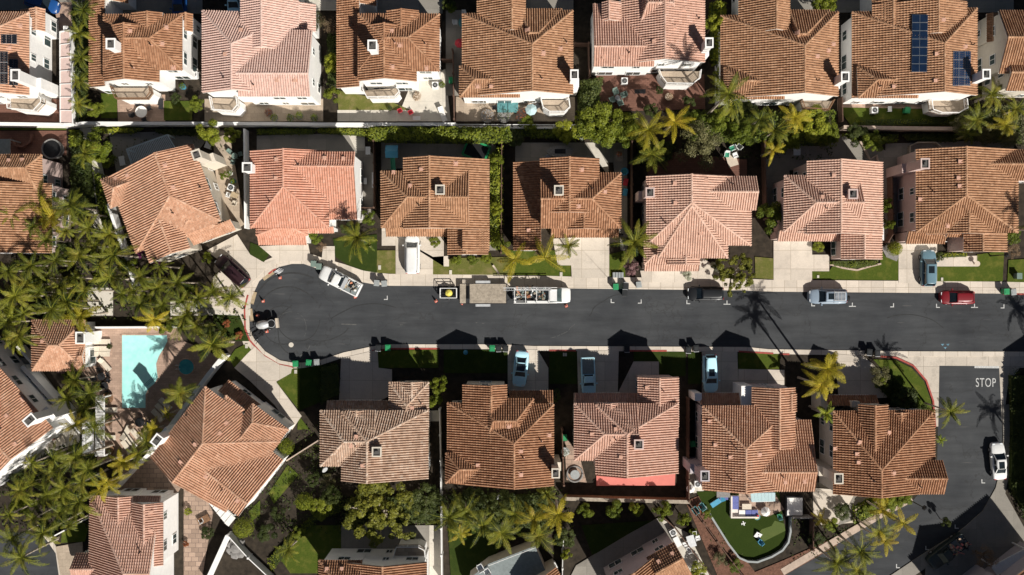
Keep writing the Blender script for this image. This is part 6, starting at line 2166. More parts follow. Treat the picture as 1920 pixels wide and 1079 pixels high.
def build_vehicles():
    car('dark maroon people carrier parked on the driveway by the turning circle', 435, 508, -62, -56, 5.0, 1.95, 1.75, 'suv', 'maroon')
    car('white van backed onto the driveway of the tan tiled house', 773, 478, 0, -1, 4.9, 1.95, 1.85, 'van', 'white', 'van', 'van')
    car('black car parked under the overhanging grey green tree', 1323, 551, -1, 0, 4.7, 1.85, 1.5, 'suv', 'black')
    car('silver blue off-road car with a roof rack and rear spare wheel, by the kerb', 1552, 556, -1, 0, 4.9, 1.95, 1.85, 'suv', 'silverblue', extras=('rack', 'sunroof'))
    car('small red hatchback by the kerb near the right picture edge', 1796, 558, -1, 0, 4.35, 1.8, 1.5, 'hatch', 'red')
    car('grey blue estate car on the driveway of the pink walled house', 1741, 503, 0, -1, 4.7, 1.9, 1.65, 'suv', 'greyblue', extras=('sunroof',))
    car('white car with a black glass roof on a shaded driveway', 976, 692, -1, 10, 4.6, 1.85, 1.45, 'sedan', 'white_skylit', extras=('glassroof',))
    car('pale blue white pickup with an empty bed on a shaded driveway', 1103, 706, 1, 30, 4.9, 1.85, 1.7, 'pickup', 'white_skylit', 'pickup_truck', 'pickup')
    car('white off-road car with a dark sunroof on a shaded driveway', 1332, 701, 1, 30, 4.9, 1.9, 1.7, 'suv', 'white_skylit', extras=('sunroof',))
    car('white sedan with a sunroof parked in the side road', 1873, 865, -1, -14, 4.75, 1.85, 1.45, 'sedan', 'white', extras=('sunroof',))
    car('blue car in the shaded forecourt at the top picture edge', 336, 6, 0, 1, 4.5, 1.8, 1.5, 'hatch', 'blue')
    car('pale blue white car at the top edge beside the pink roof', 439, 2, 0, 1, 4.5, 1.8, 1.5, 'sedan', 'white_skylit')
    car('very dark car at the top left picture edge', 78, 6, 1, .3, 4.4, 1.8, 1.5, 'hatch', 'blue')
    car('white car at the top edge above the solar roof', 1768, -14, 0, 1, 4.5, 1.8, 1.5, 'hatch', 'white_skylit')
    t = car('white double cab work pickup with tools in its bed, parked askew in the turning circle', 638, 527, -67, -34, 5.6, 1.95, 1.85, 'pickup', 'white', 'pickup_truck', 'pickup')
    junk(t, (-2.45, -.6, -.7, .7, 1.12, 1.3), 26, 3)
    b = MB()
    b.box(-.95, -.5, -.78, .78, 1.1, 1.5)
    b.build('tool_box', 'pale_metal', t)
    t = car('dark loaded pickup heaped with furniture in the lower right road', 1776, 1034, -60, 46, 5.6, 1.95, 1.9, 'pickup', 'darkgreen', 'pickup_truck', 'pickup')
    junk(t, (-2.6, -.5, -.8, .8, 1.2, 1.7), 34, 5, mats=('dark_metal', 'black', 'coral_paint', 'wood_board', 'fabric_tan', 'bin_black'))
    # ---- white utility truck with ladder rack
    p = W(1016, 554, 1.0)
    t = thing('utility_truck', 'white utility truck with a ladder rack and tools in its open body', 'work truck', (p.x, p.y, .03), 0)
    b = MB()
    loft(b, [(x, bring(w, .35, z)) for x, w, z in ((1.0, .98, 1.25), (1.9, 1.0, 1.27), (2.6, 1.0, 1.25), (3.2, .97, 1.16), (3.55, .86, 1.02), (3.68, .6, .85))])
    b.box(-3.7, 1.1, -.45, .45, .45, .7)
    b.build('body', 'paint_white', t)
    b = MB()
    b.mesh([(1.0, -.9, 1.25), (1.0, .9, 1.25), (2.55, .86, 1.25), (2.55, -.86, 1.25), (1.05, -.75, 1.95), (1.05, .75, 1.95), (1.85, .74, 1.95), (1.85, -.74, 1.95)],
           [(0, 1, 5, 4), (1, 2, 6, 5), (2, 3, 7, 6), (3, 0, 4, 7)])
    b.build('window', 'window_glass', t)
    b = MB()
    b.box(1.0, 1.88, -.76, .76, 1.93, 2.0)
    b.build('roof', 'paint_white', t)
    b = MB()
    b.box(-3.6, .9, -.72, .72, .72, .80, 1)
    b.box(-3.6, .95, -1.05, -.72, .6, 1.25, 0)
    b.box(-3.6, .95, .72, 1.05, .6, 1.25, 0)
    b.box(.82, .95, -.72, .72, .8, 1.3, 0)
    b.box(-3.3, -1.9, -1.0, -.78, 1.255, 1.27, 2)
    b.box(-3.3, -.2, .80, 1.0, 1.255, 1.27, 2)
    b.build('service_body', ['paint_white', 'deck_grey', 'black'], t)
    junk(t, (-3.4, .6, -.62, .62, .85, 1.15), 46, 9, 'tools')
    junk(t, (-3.3, .4, .78, 1.0, 1.28, 1.36), 14, 12, 'tools')
    b = MB()
    for y in (-.98, .98, .72):
        b.bar((-3.6 if y < .9 else -4.9, y, 2.05), (1.9, y, 2.05), .07)
    for x in (-3.5, -2.1, -.7, .9):
        b.bar((x, -.98, 2.05), (x, .98, 2.05), .07)
        for y in (-.98, .98):
            b.bar((x, y, 1.2), (x, y, 2.05), .06)
    b.build('ladder_rack', 'white_paint', t)
    b = MB()
    for y in (.62, .9):
        b.bar((-4.9, y, 2.12), (1.2, y, 2.12), .05)
    for i in range(20):
        b.bar((-4.8 + i * .31, .62, 2.12), (-4.8 + i * .31, .9, 2.12), .035)
    b.build('ladder', 'pale_metal', t)
    wheels(t, (2.3, -2.3), .97, .38)
    for sy in (-1, 1):
        b = MB()
        b.box(3.45, 3.62, sy * .62 - .2, sy * .62 + .2, .72, .95)
        b.build('headlight', 'head_lamp', t)
    # ---- flatbed trailer
    p = W(910, 551, .7)
    t = thing('flatbed_trailer', 'wooden flatbed trailer hitched between the white truck and the small trailer', 'trailer', (p.x, p.y, .03), 0)
    b = MB()
    rr = random.Random(4)
    for i in range(13):
        y = -1.22 + i * .19
        b.box(-2.0, 2.7, y, y + .178, .78, .83 + rr.random() * .012, 0)
    for i in range(13):
        y = -1.22 + i * .19
        b.box(-3.25, -2.5, y, y + .178, .80, .85, 0)
    b.build('deck', 'wood_grey', t)
    b = MB()
    for y in (-1.27, 1.27):
        b.bar((-3.3, y, .76), (2.8, y, .76), .08, .14)
    b.bar((-3.3, -1.27, .76), (-3.3, 1.27, .76), .08, .14)
    b.bar((2.75, -1.27, .8), (2.75, 1.27, .8), .08, .2)
    b.bar((2.75, -.9, .7), (4.1, 0, .6), .1)
    b.bar((2.75, .9, .7), (4.1, 0, .6), .1)
    for x in (-2.35, -2.15):
        b.bar((x, -1.27, .7), (x, 1.27, .7), .06)
    b.build('frame', 'dark_metal', t)
    for sy in (-1, 1):
        b = MB()
        b.box(-1.2, .6, sy * 1.5 - .16, sy * 1.5 + .16, .80, .86)
        b.box(-1.25, -1.18, sy * 1.5 - .16, sy * 1.5 + .16, .55, .86)
        b.box(.58, .65, sy * 1.5 - .16, sy * 1.5 + .16, .55, .86)
        b.build('mudguard', 'pale_metal', t)
    wheels(t, (-.75, .15), 1.6, .33)
    # ---- small white trailer with a yellow tank
    p = W(841, 550, .8)
    t = thing('small_trailer', 'small white framed trailer carrying a round yellow tank', 'trailer', (p.x, p.y, .03), 0)
    b = MB()
    b.box(-1.05, 1.05, -.62, .62, .5, .56, 1)
    for z in (.62, 1.0, 1.4):
        for y in (-.62, .62):
            b.bar((-1.05, y, z), (1.05, y, z), .07, None, 0)
        for x in (-1.05, 1.05):
            b.bar((x, -.62, z), (x, .62, z), .07, None, 0)
    for x in (-1.05, 0, 1.05):
        for y in (-.62, .62):
            b.bar((x, y, .5), (x, y, 1.4), .06, None, 0)
    b.build('frame', ['white_paint', 'black'], t)
    b = MB()
    b.tube([(.05, 0, .56), (.05, 0, .75), (.05, 0, 1.1), (.05, 0, 1.22), (.05, 0, 1.25)], [.40, .46, .46, .3, .08], 18)
    b.build('tank', 'plastic_yellow', t)
    wheels(t, (0,), .82, .3)
    # ---- towable concrete mixer and pump at the turning circle
    p = W(503, 608, .8)
    t = thing('concrete_mixer', 'towable pale grey concrete mixer parked in the turning circle', 'concrete mixer', (p.x, p.y, .03), ang(1, -.12))
    b = MB()
    b.tube([(-1.25, 0, .75), (-1.1, 0, .95), (-.5, 0, 1.05), (.05, 0, 1.0), (.3, 0, .95)], [.35, .52, .56, .42, .3], 18)
    b.build('drum', 'pale_metal', t)
    b = MB()
    b.tube([(.55, 0, .9), (.55, 0, 1.35)], [.30, .52], 16)
    b.tube([(.55, 0, 1.351), (.55, 0, 1.36)], [.47, .47], 16, 1)
    b.build('hopper', ['pale_metal', 'black'], t)
    b = MB()
    b.box(1.02, 1.32, -.62, .62, .5, 1.1)
    b.build('counterweight', 'hose_cream', t)
    b = MB()
    b.box(-1.2, 1.1, -.4, .4, .42, .5)
    b.bar((-1.2, 0, .45), (-2.0, .1, .4), .09)
    b.build('frame', 'dark_metal', t)
    wheels(t, (0,), .72, .32)
    p = W(483, 627, .5)
    t = thing('tool_rack', 'jumble of black poles and hand tools by the red kerb', 'tools', (p.x, p.y, .03), .7)
    b = MB()
    rr = random.Random(3)
    for i in range(16):
        a = (rr.uniform(-.9, .9), rr.uniform(-.7, .7), rr.uniform(.1, .9))
        c = (a[0] + rr.uniform(-.7, .7), a[1] + rr.uniform(-.4, .4), rr.uniform(.1, 1.0))
        b.bar(a, c, .06)
    b.box(-.7, .7, -.4, .4, .05, .3)
    b.build('frame', 'dark_metal', t)
    # ---- trash carts
    G = {'bin_green': 'green', 'bin_sage': 'sage grey', 'bin_grey': 'pale grey', 'bin_black': 'black'}
    P = {}

    def bin_(x, y, c, label, a=0.0):
        p = W(x, y, .6)
        z = .03
        if c not in P:
            t = thing('trash_cart', label, 'trash cart', (p.x, p.y, z), a, 'wheeled trash carts along the kerbs')
            b = MB()
            b.mesh([(-.26, -.28, .06), (.26, -.28, .06), (.26, .28, .06), (-.26, .28, .06), (-.32, -.36, 1.0), (.32, -.36, 1.0), (.32, .36, 1.0), (-.32, .36, 1.0)],
                   [(3, 2, 1, 0), (0, 1, 5, 4), (1, 2, 6, 5), (2, 3, 7, 6), (3, 0, 4, 7), (4, 5, 6, 7)])
            b.build('body', c, t)
            b = MB()
            b.mesh([(-.35, -.40, 1.0), (.35, -.40, 1.0), (.35, .40, 1.0), (-.35, .40, 1.0), (-.33, -.38, 1.05), (.33, -.38, 1.05), (.33, .36, 1.10), (-.33, .36, 1.10)],
                   [(4, 5, 6, 7), (0, 1, 5, 4), (1, 2, 6, 5), (2, 3, 7, 6), (3, 0, 4, 7), (3, 2, 1, 0)])
            b.box(-.22, .22, -.25, .2, 1.085, 1.10)
            b.build('lid', c if c != 'bin_black' else 'bin_black', t)
            b = MB()
            b.bar((-.3, .46, 1.0), (.3, .46, 1.0), .05)
            b.bar((-.3, .38, 1.0), (-.3, .46, 1.0), .05)
            b.bar((.3, .38, 1.0), (.3, .46, 1.0), .05)
            b.build('handle', 'dark_metal' if c != 'bin_black' else 'pale_metal', t)
            for sx in (-1, 1):
                b = MB()
                b.tube([(sx * .24, .33, .12), (sx * .31, .33, .12)], .12, 12)
                b.build('wheel', 'tyre', t)
            P[c] = t
            KIDS[t.name] = list(t.children)
        else:
            dup(P[c], (p.x, p.y, z), a, None, label)
    L = [(555, 682, 'bin_green', 'leftmost green trash cart at the lower rim of the turning circle'), (580, 680, 'bin_green', 'second green trash cart at the lower rim of the turning circle'),
         (595, 679, 'bin_grey', 'pale grey trash cart beside two green ones at the lower rim of the turning circle'), (710, 652, 'bin_black', 'black trash cart left of the lone green one on the red kerb'),
         (728, 652, 'bin_green', 'lone green trash cart on the red kerb beside the small front lawn'), (923, 653, 'bin_green', 'green trash cart left of two black ones, by the white black roofed car'),
         (935, 653, 'bin_black', 'middle black cart beside the white black roofed car'), (948, 653, 'bin_black', 'black cart nearest the white black roofed car'),
         (589, 495, 'bin_sage', 'dark sage trash cart behind the work pickup'), (599, 500, 'bin_sage', 'sage trash cart closest to the work pickup'),
         (707, 531, 'bin_grey', 'left one of two pale carts at the upper kerb near the van'), (721, 532, 'bin_grey', 'right one of two pale carts at the upper kerb near the van'),
         (1154, 538, 'bin_green', 'green trash cart below the pink flowering tree'), (1173, 537, 'bin_black', 'black trash cart between the green and grey ones below the pink flowering tree'),
         (1171, 550, 'bin_black', 'black trash cart standing out in the road'), (1197, 534, 'bin_grey', 'grey trash cart right of the pink flowering tree'),
         (1175, 654, 'bin_black', 'black trash cart in the house shadow at the lower kerb'), (1290, 656, 'bin_black', 'left one of two black carts by the white off-road car'),
         (1304, 653, 'bin_black', 'right one of two black carts by the white off-road car'), (1884, 547, 'bin_green', 'green trash cart at the kerb near the right edge'),
         (1897, 548, 'bin_grey', 'grey trash cart at the kerb near the right edge'), (1628, 660, 'bin_black', 'left one of two dark carts under the palm shadow at the junction'),
         (1643, 662, 'bin_black', 'right one of two dark carts under the palm shadow at the junction'), (847, 152, 'bin_green', 'green trash cart in the alley beside the turquoise umbrella house'),
         (1298, 832, 'bin_green', 'green cart in the narrow gap beside the lilac wall'), (1058, 820, 'bin_green', 'green cart in the gap beside the coral patio house'),
         (1699, 208, 'bin_green', 'green tub on the small pink terrace')]
    for i, (x, y, c, lb) in enumerate(L):
        bin_(x, y, c, lb, R.uniform(-.12, .12) + (math.pi if y > 600 else 0))
    # ---- traffic cones
    first = None
    for x, y, lb in ((524, 521, 'orange traffic cone beside the pipes at the upper left of the turning circle'), (665, 557, 'orange traffic cone behind the work pickup'),
                     (492, 565, 'orange traffic cone right of the middle plank at the turning circle'), (499, 622, 'orange traffic cone just below the concrete mixer'),
                     (482, 592, 'orange traffic cone in the shadow above the concrete mixer'), (817, 565, 'orange traffic cone at the tail of the small trailer'),
                     (866, 569, 'orange traffic cone between the small trailer and the flatbed'), (1062, 574, 'orange traffic cone by the nose of the white utility truck')):
        p = W(x, y, .4)
        if first is None:
            t = first = thing('traffic_cone', lb, 'traffic cone', (p.x, p.y, .03), 0, 'traffic cones around the work vehicles')
            b = MB()
            b.box(-.18, .18, -.18, .18, 0, .05)
            b.tube([(0, 0, .05), (0, 0, .36)], [.15, .11], 14)
            b.tube([(0, 0, .52), (0, 0, .80)], [.095, .03], 14)
            b.build('body', 'cone_orange', t)
            b = MB()
            b.tube([(0, 0, .36), (0, 0, .52)], [.125, .095], 14)
            b.build('band', 'white_plastic', t)
            KIDS[t.name] = list(t.children)
        else:
            dup(first, (p.x, p.y, .03), R.random(), None, lb)
    # ---- plank frames on the road
    for x, y, a, lb in ((503, 517, ang(20, -14), 'uppermost wooden plank at the rim of the turning circle'), (475, 559, ang(-6, 22), 'middle wooden plank at the rim of the turning circle'),
                        (471, 591, ang(4, 22), 'lowest wooden plank at the rim of the turning circle')):
        p = W(x, y, .1)
        t = thing('plank', lb, 'plank', (p.x, p.y, .04), a, 'planks at the turning circle')
        b = MB()
        b.box(-.75, .75, -.24, .24, 0, .07)
        b.box(-.8, -.75, -.26, .26, 0, .12)
        b.box(.75, .8, -.26, .26, 0, .12)
        b.build('board', 'wood_board', t)
    p = W(523, 508, .1)
    t = thing('pipe_stack', 'small heap of pale pipes beside the uppermost plank', 'pipes', (p.x, p.y, .04), .6)
    b = MB()
    for i in range(6):
        b.tube([(-.5 + R.uniform(-.2, .2), i * .1 - .3, .08), (.5 + R.uniform(-.2, .2), i * .1 - .3, .1 + .1 * (i % 2))], .05, 8)
    b.build('pipe', 'pale_metal', t)


# ------------------------------------------------------------------ walls, fences, street furniture, garden furniture
def wall(line, h, th, m, label, name='garden_wall', cat='wall', cap=None, posts=0):
    pts = [W(x, y, 0) for x, y in line]
    o = pts[0]
    root = thing(name, label, cat, (o.x, o.y, 0))
    b = MB()
    n = len(pts)
    L, Rr = [], []
    for i in range(n):
        d = (pts[min(i + 1, n - 1)] - pts[max(i - 1, 0)]).normalized()
        nn = Vector((-d.y, d.x, 0)) * th / 2
        L.append(pts[i] + nn)
        Rr.append(pts[i] - nn)
    poly = [(p.x, p.y) for p in L] + [(p.x, p.y) for p in Rr[::-1]]
    b.prism(poly, 0, h)
    b.build('panel' if 'fence' in name else 'wall_body', m, root, o)
    if cap:
        b = MB()
        L2, R2 = [], []
        for i in range(n):
            d = (pts[min(i + 1, n - 1)] - pts[max(i - 1, 0)]).normalized()
            nn = Vector((-d.y, d.x, 0)) * (th / 2 + .05)
            L2.append(pts[i] + nn)
            R2.append(pts[i] - nn)
        b.prism([(p.x, p.y) for p in L2] + [(p.x, p.y) for p in R2[::-1]], h, h + .08)
        b.build('coping', cap, root, o)
    if posts:
        for i in range(n - 1):
            k = max(1, int((pts[i + 1] - pts[i]).length / posts))
            for j in range(k + 1):
                if i and j == 0:
                    continue
                p = pts[i].lerp(pts[i + 1], j / k)
                b = MB()
                w = th / 2 + .06
                b.box(p.x - w, p.x + w, p.y - w, p.y + w, 0, h + .14)
                b.build('post', m, root, o)
    return root


def picket(line, h, label, m='white_paint', gap=.16):
    pts = [W(x, y, 0) for x, y in line]
    o = pts[0]
    root = thing('picket_fence', label, 'fence', (o.x, o.y, 0))
    b = MB()
    for i in range(len(pts) - 1):
        p, q = pts[i], pts[i + 1]
        for z in (.15, h - .06):
            b.bar((p.x, p.y, z), (q.x, q.y, z), .07, .08)
        n = int((q - p).length / gap)
        for j in range(n + 1):
            r = p.lerp(q, j / n)
            b.bar((r.x, r.y, .05), (r.x, r.y, h - .05), .045)
    b.build('railing', m, root, o)
    for i in range(len(pts) - 1):
        n = max(1, int((pts[i + 1] - pts[i]).length / 2.4))
        for j in range(n + 1):
            p = pts[i].lerp(pts[i + 1], j / n)
            b = MB()
            b.box(p.x - .07, p.x + .07, p.y - .07, p.y + .07, 0, h + .08)
            b.build('post', m, root, o)


def pergola(poly, z, label, slat, frame, n=10, name='pergola', solid=False, along=0, cat='pergola'):
    """four picture corners at height z; slats run across"""
    P = [W(x, y, z) for x, y in poly]
    o = sum(P, Vector()) / 4
    root = thing(name, label, cat, (o.x, o.y, 0))
    for p in P:
        b = MB()
        b.box(p.x - .08, p.x + .08, p.y - .08, p.y + .08, 0, z - .12)
        b.build('post', frame, root, (o.x, o.y, 0))
    b = MB()
    for i in range(4):
        b.bar(P[i] - Vector((0, 0, .06)), P[(i + 1) % 4] - Vector((0, 0, .06)), .12, .14)
    b.build('beam', frame, root, (o.x, o.y, 0))
    if along:
        P = P[1:] + P[:1]
    b = MB()
    for i in range(n + 1):
        t = i / n
        p, q = P[0].lerp(P[1], t), P[3].lerp(P[2], t)
        b.bar(p + Vector((0, 0, .07)), q + Vector((0, 0, .07)), .09 if not solid else (P[1] - P[0]).length / n * .93, .05)
    b.build('slat', slat, root, (o.x, o.y, 0))
    return root


def chair(x, y, a, label, m='white_plastic', z=.1, group=None, sc=1.0, cushion=None):
    p = W(x, y, .4)
    t = thing('garden_chair', label, 'chair', (p.x, p.y, z), a, group)
    t.scale = (sc, sc, sc)
    b = MB()
    b.box(-.27, .27, -.27, .27, .40, .46)
    b.build('seat', cushion or m, t)
    b = MB()
    b.mesh([(-.27, -.27, .46), (.27, -.27, .46), (.25, -.40, .95), (-.25, -.40, .95), (-.27, -.22, .46), (.27, -.22, .46), (.25, -.35, .95), (-.25, -.35, .95)],
           [(0, 1, 2, 3), (7, 6, 5, 4), (3, 2, 6, 7), (0, 3, 7, 4), (1, 5, 6, 2)])
    b.build('backrest', m, t)
    for sx in (-1, 1):
        for sy in (-1, 1):
            b = MB()
            b.bar((sx * .24, sy * .24, 0), (sx * .24, sy * .24, .40), .045)
            b.build('leg', m, t)
        b = MB()
        b.bar((sx * .27, -.28, .64), (sx * .27, .22, .64), .06, .04)
        b.bar((sx * .27, .2, .42), (sx * .27, .2, .64), .04)
        b.build('armrest', m, t)
    return t


def table(x, y, r, label, m='white_plastic', h=.74, z=.1, square=None, a=0.0, top=None):
    p = W(x, y, h)
    t = thing('garden_table', label, 'table', (p.x, p.y, z), a)
    b = MB()
    if square:
        b.box(-square[0] / 2, square[0] / 2, -square[1] / 2, square[1] / 2, h - .05, h)
    else:
        b.cyl(0, 0, h - .05, h, r, r, 20)
    b.build('tabletop', top or m, t)
    ex, ey = (square[0] / 2 - .1, square[1] / 2 - .1) if square else (r * .6, r * .6)
    for sx in (-1, 1):
        for sy in (-1, 1):
            b = MB()
            b.bar((sx * ex, sy * ey, 0), (sx * ex, sy * ey, h - .05), .05)
            b.build('leg', m, t)
    return t


def dining(x, y, r, n, label, tm, cm, sc=1.0, a0=.3, chairlabel=None, group=None, z=.1):
    table(x, y, r, label, tm, z=z)
    for i in range(n):
        a = a0 + 2 * math.pi * i / n
        d = (r + .38) * S
        chair(x + math.cos(a) * d, y - math.sin(a) * d, a + math.pi / 2, chairlabel, cm, z, group, sc)


def umbrella(x, y, r, label, m, h=2.3):
    p = W(x, y, h)
    t = thing('parasol', label, 'parasol', (p.x, p.y, .1), R.random())
    b = MB()
    b.cyl(0, 0, 0, h + .15, .03, .03, 8)
    b.cyl(0, 0, 0, .1, .28, .22, 14)
    b.build('pole', 'pale_metal', t)
    b = MB()
    n = 8
    for i in range(n):
        a, c = 2 * math.pi * i / n, 2 * math.pi * (i + 1) / n
        b.poly([(0, 0, h + .1), (r * math.cos(a), r * math.sin(a), h - .4), (r * math.cos(c), r * math.sin(c), h - .4)])
        b.poly([(r * math.cos(a), r * math.sin(a), h - .4), (r * math.cos(a), r * math.sin(a), h - .55), (r * math.cos(c), r * math.sin(c), h - .55), (r * math.cos(c), r * math.sin(c), h - .4)])
    b.build('canopy', m, t)


def lounger(x, y, a, label, m='cushion_beige', group='sun loungers on the pool deck'):
    p = W(x, y, .35)
    t = thing('sun_lounger', label, 'sun lounger', (p.x, p.y, .08), a, group)
    b = MB()
    b.box(-.95, .95, -.33, .33, .24, .30)
    b.build('frame', 'white_paint', t)
    b = MB()
    b.box(-.95, .38, -.32, .32, .30, .40)
    b.build('mattress', m, t)
    b = MB()
    b.mesh([(.40, -.32, .30), (1.0, -.32, .72), (1.0, .32, .72), (.40, .32, .30), (.40, -.32, .40), (.95, -.32, .80), (.95, .32, .80), (.40, .32, .40)],
           [(0, 1, 2, 3), (7, 6, 5, 4), (0, 4, 5, 1), (1, 5, 6, 2), (2, 6, 7, 3), (3, 7, 4, 0)])
    b.build('backrest', m, t)
    for sx in (-.8, .8):
        for sy in (-.28, .28):
            b = MB()
            b.bar((sx, sy, 0), (sx, sy, .24), .05)
            b.build('leg', 'white_paint', t)


def ac_unit(x, y, label, a=0.0, z=.1):
    p = W(x, y, .8)
    t = thing('ac_unit', label, 'air conditioner', (p.x, p.y, z), a)
    b = MB()
    b.box(-.4, .4, -.4, .4, 0, .8)
    b.build('casing', 'white_plastic', t)
    b = MB()
    b.cyl(0, 0, .8, .815, .33, .33, 20)
    b.build('fan_grille', 'black', t)
    b = MB()
    for k in range(4):
        c, s = math.cos(k * .785), math.sin(k * .785)
        b.bar((-c * .33, -s * .33, .83), (c * .33, s * .33, .83), .02)
    b.cyl(0, 0, .82, .84, .09, .09, 10)
    b.build('fan_guard', 'pale_metal', t)


def planter(x, y, r, label, m='terracotta', leaf='leaf_green', h=.5):
    p = W(x, y, h)
    t = thing('planter', label, 'planter', (p.x, p.y, .08))
    b = MB()
    b.tube([(0, 0, 0), (0, 0, h)], [r * .7, r], 14)
    b.build('pot', m, t)
    rng = np.random.RandomState(int(x + y))
    P_, N_ = crown_cloud(rng, 160, [(0, 0, h + r * .5, r * 1.1)])
    V, T_ = leafmesh('p', P_, N_, .08, rng, leaf)
    link('foliage', np_mesh('foliage', V, T_, leaf), t)


def lamp_post(x, y, h, label):
    """x,y: head position in the picture"""
    p = W(x, y, h)
    t = thing('street_lamp', label, 'street lamp', (p.x, p.y, 0))
    b = MB()
    b.tube([(0, 0, 0), (0, 0, .5), (0, 0, h - .4)], [.11, .08, .055], 10)
    b.build('pole', 'black', t)
    b = MB()
    b.tube([(0, 0, h - .45), (0, 0, h - .1)], [.15, .24], 6)
    b.build('lantern', 'window_glass', t)
    b = MB()
    b.tube([(0, 0, h - .1), (0, 0, h + .12), (0, 0, h + .25)], [.34, .14, .03], 6, sm=False)
    b.build('cap', 'black', t)


def build_walls():
    wall([(0, 237), (147, 239)], 1.7, .32, 'stucco_white', 'white garden wall at the left edge above the square hedge', cap='white_paint')
    wall([(147, 239), (170, 236), (520, 237), (612, 238), (856, 238)], 1.7, .30, 'stucco_white', 'long white garden wall between the top row and the middle row', cap='white_paint')
    picket([(858, 238), (960, 238.5), (1076, 239)], 1.7, 'white balustrade continuing the long white wall below the balcony')
    wall([(858, 241), (1076, 242)], .7, .2, 'stucco_white', 'low white footing wall under the balustrade')
    wall([(1573, 243), (1690, 245), (1800, 246)], 1.6, .35, 'wall_tan', 'tan garden wall with a clipped strip before it, top right', cap='wall_tan')
    wall([(213, 385), (230, 440), (248, 490), (264, 545)], 1.6, .38, 'stucco_white', 'white wall slanting past the angled terracotta house into the palm grove')
    wall([(465, 246), (467, 430)], 1.7, .22, 'stucco_white', 'narrow white wall between the angled terracotta house and the salmon house')
    wall([(704, 268), (705, 392), (680, 392)], 1.8, .10, 'wood_fence', 'brown board fence right of the salmon house', 'board_fence', 'fence', posts=2.4)
    wall([(941, 268), (940, 475)], 1.7, .10, 'wood_fence', 'thin board fence behind the narrow hedge gap', 'board_fence', 'fence', posts=2.4)
    wall([(1182, 268), (1183, 470)], 1.8, .10, 'wood_fence', 'brown board fence right of the white chimney house', 'board_fence', 'fence', posts=2.4)
    wall([(1427, 270), (1430, 400)], 1.8, .10, 'wood_fence', 'dark board fence left of the small pale pink house', 'board_fence', 'fence', posts=2.4)
    wall([(1663, 330), (1665, 440), (1656, 455)], 1.7, .10, 'wood_fence', 'brown board fence right of the small pale pink house', 'board_fence', 'fence', posts=2.4)
    wall([(850, 100), (853, 228)], 1.8, .10, 'wood_fence', 'brown board fence between the bare concrete patio and the umbrella house', 'board_fence', 'fence', posts=2.4)
    wall([(830, 118), (850, 118)], 1.8, .10, 'wood_fence', 'short board fence across the shaded side yard', 'board_fence', 'fence')
    wall([(1077, 88), (1102, 88), (1104, 150)], 1.8, .10, 'wood_fence', 'brown board fence above the tall dark hedge', 'board_fence', 'fence', posts=2.4)
    wall([(1571, 186), (1572, 232)], 1.6, .10, 'wood_fence', 'short board fence at the left of the small pink terrace', 'board_fence', 'fence')
    wall([(826, 765), (828, 860), (829, 985), (830, 1085)], 1.7, .12, 'white_paint', 'thin pale fence right of the weathered roof down to the lower edge', 'yard_fence', 'fence', posts=3)
    wall([(1053, 802), (1056, 905)], 1.8, .12, 'wood_fence', 'brown board fence left of the coral patio house', 'board_fence', 'fence', posts=2.4)
    wall([(1058, 930), (1170, 933), (1288, 936)], 1.6, .35, 'wood_brown', 'brown boundary wall behind the coral patio, above the clipped trees', 'garden_wall', 'wall', cap='wood_grey')
    wall([(1287, 745), (1287, 934)], 1.8, .12, 'wood_fence', 'dark board fence right of the coral patio house', 'board_fence', 'fence', posts=2.4)
    wall([(1288, 938), (1340, 1010), (1400, 1090)], 1.5, .12, 'wood_fence', 'dark board fence sloping beside the planted bed, lower right', 'board_fence', 'fence', posts=2.4)
    wall([(1056, 990), (1054, 1030), (1053, 1090)], 1.6, .08, 'white_paint', 'thin white pole fence at the lower edge between two angled houses', 'yard_fence', 'fence', posts=2.0)
    wall([(1518, 965), (1517, 1025)], 1.7, .10, 'wood_fence', 'short brown fence beside the shaded planting, lower right', 'board_fence', 'fence', posts=2.4)
    wall([(1480, 966), (1518, 966)], 1.6, .15, 'stone', 'short grey wall below the hot tub')
    wall([(1320, 948), (1345, 988), (1364, 1018), (1384, 1044), (1400, 1051), (1418, 1052), (1445, 1042), (1465, 1030), (1476, 1015), (1480, 995), (1480, 968)], .6, .24, 'bin_grey', 'curved pale retaining wall around the green turf yard')
    wall([(1600, 975), (1602, 955), (1618, 943), (1650, 940), (1672, 930)], .5, .22, 'wall_tan', 'curved tan planter edge below the road corner house')
    wall([(430, 664), (400, 700), (340, 782), (290, 846)], 2.0, .40, 'stucco_white', 'diagonal white wall between the pool deck and the angled terracotta house', cap='white_paint')
    wall([(290, 846), (262, 872), (226, 912)], 1.8, .35, 'stucco_white', 'white wall continuing below the pool deck to the dark path')
    wall([(59, 684), (112, 744), (168, 806)], 2.2, .45, 'stucco_white', 'long diagonal white wall left of the pool planting', cap='white_paint')
    wall([(46, 648), (74, 680)], 1.8, .3, 'stucco_white', 'short white wall left of the pool house')
    wall([(165, 614), (346, 613)], 1.3, .25, 'stucco_white', 'low white wall along the upper side of the pool deck')
    wall([(392, 1090), (434, 998)], 1.7, .35, 'stucco_white', 'white wall left of the rock fountain', cap='white_paint')
    wall([(434, 998), (472, 1040), (520, 1085)], 1.6, .12, 'white_paint', 'thin white fence right of the rock fountain', 'yard_fence', 'fence', posts=3)
    wall([(540, 862), (600, 824)], 1.0, .15, 'wall_tan', 'thin pinkish wall joining the terracotta house and the weathered roof')
    wall([(100, 1006), (140, 985), (196, 955)], .9, .15, 'stucco_white', 'low white fence along the lower grove')
    wall([(1240, 965), (1262, 985), (1330, 1075)], 1.5, .12, 'wood_fence', 'dark fence beside the white patio table', 'board_fence', 'fence')
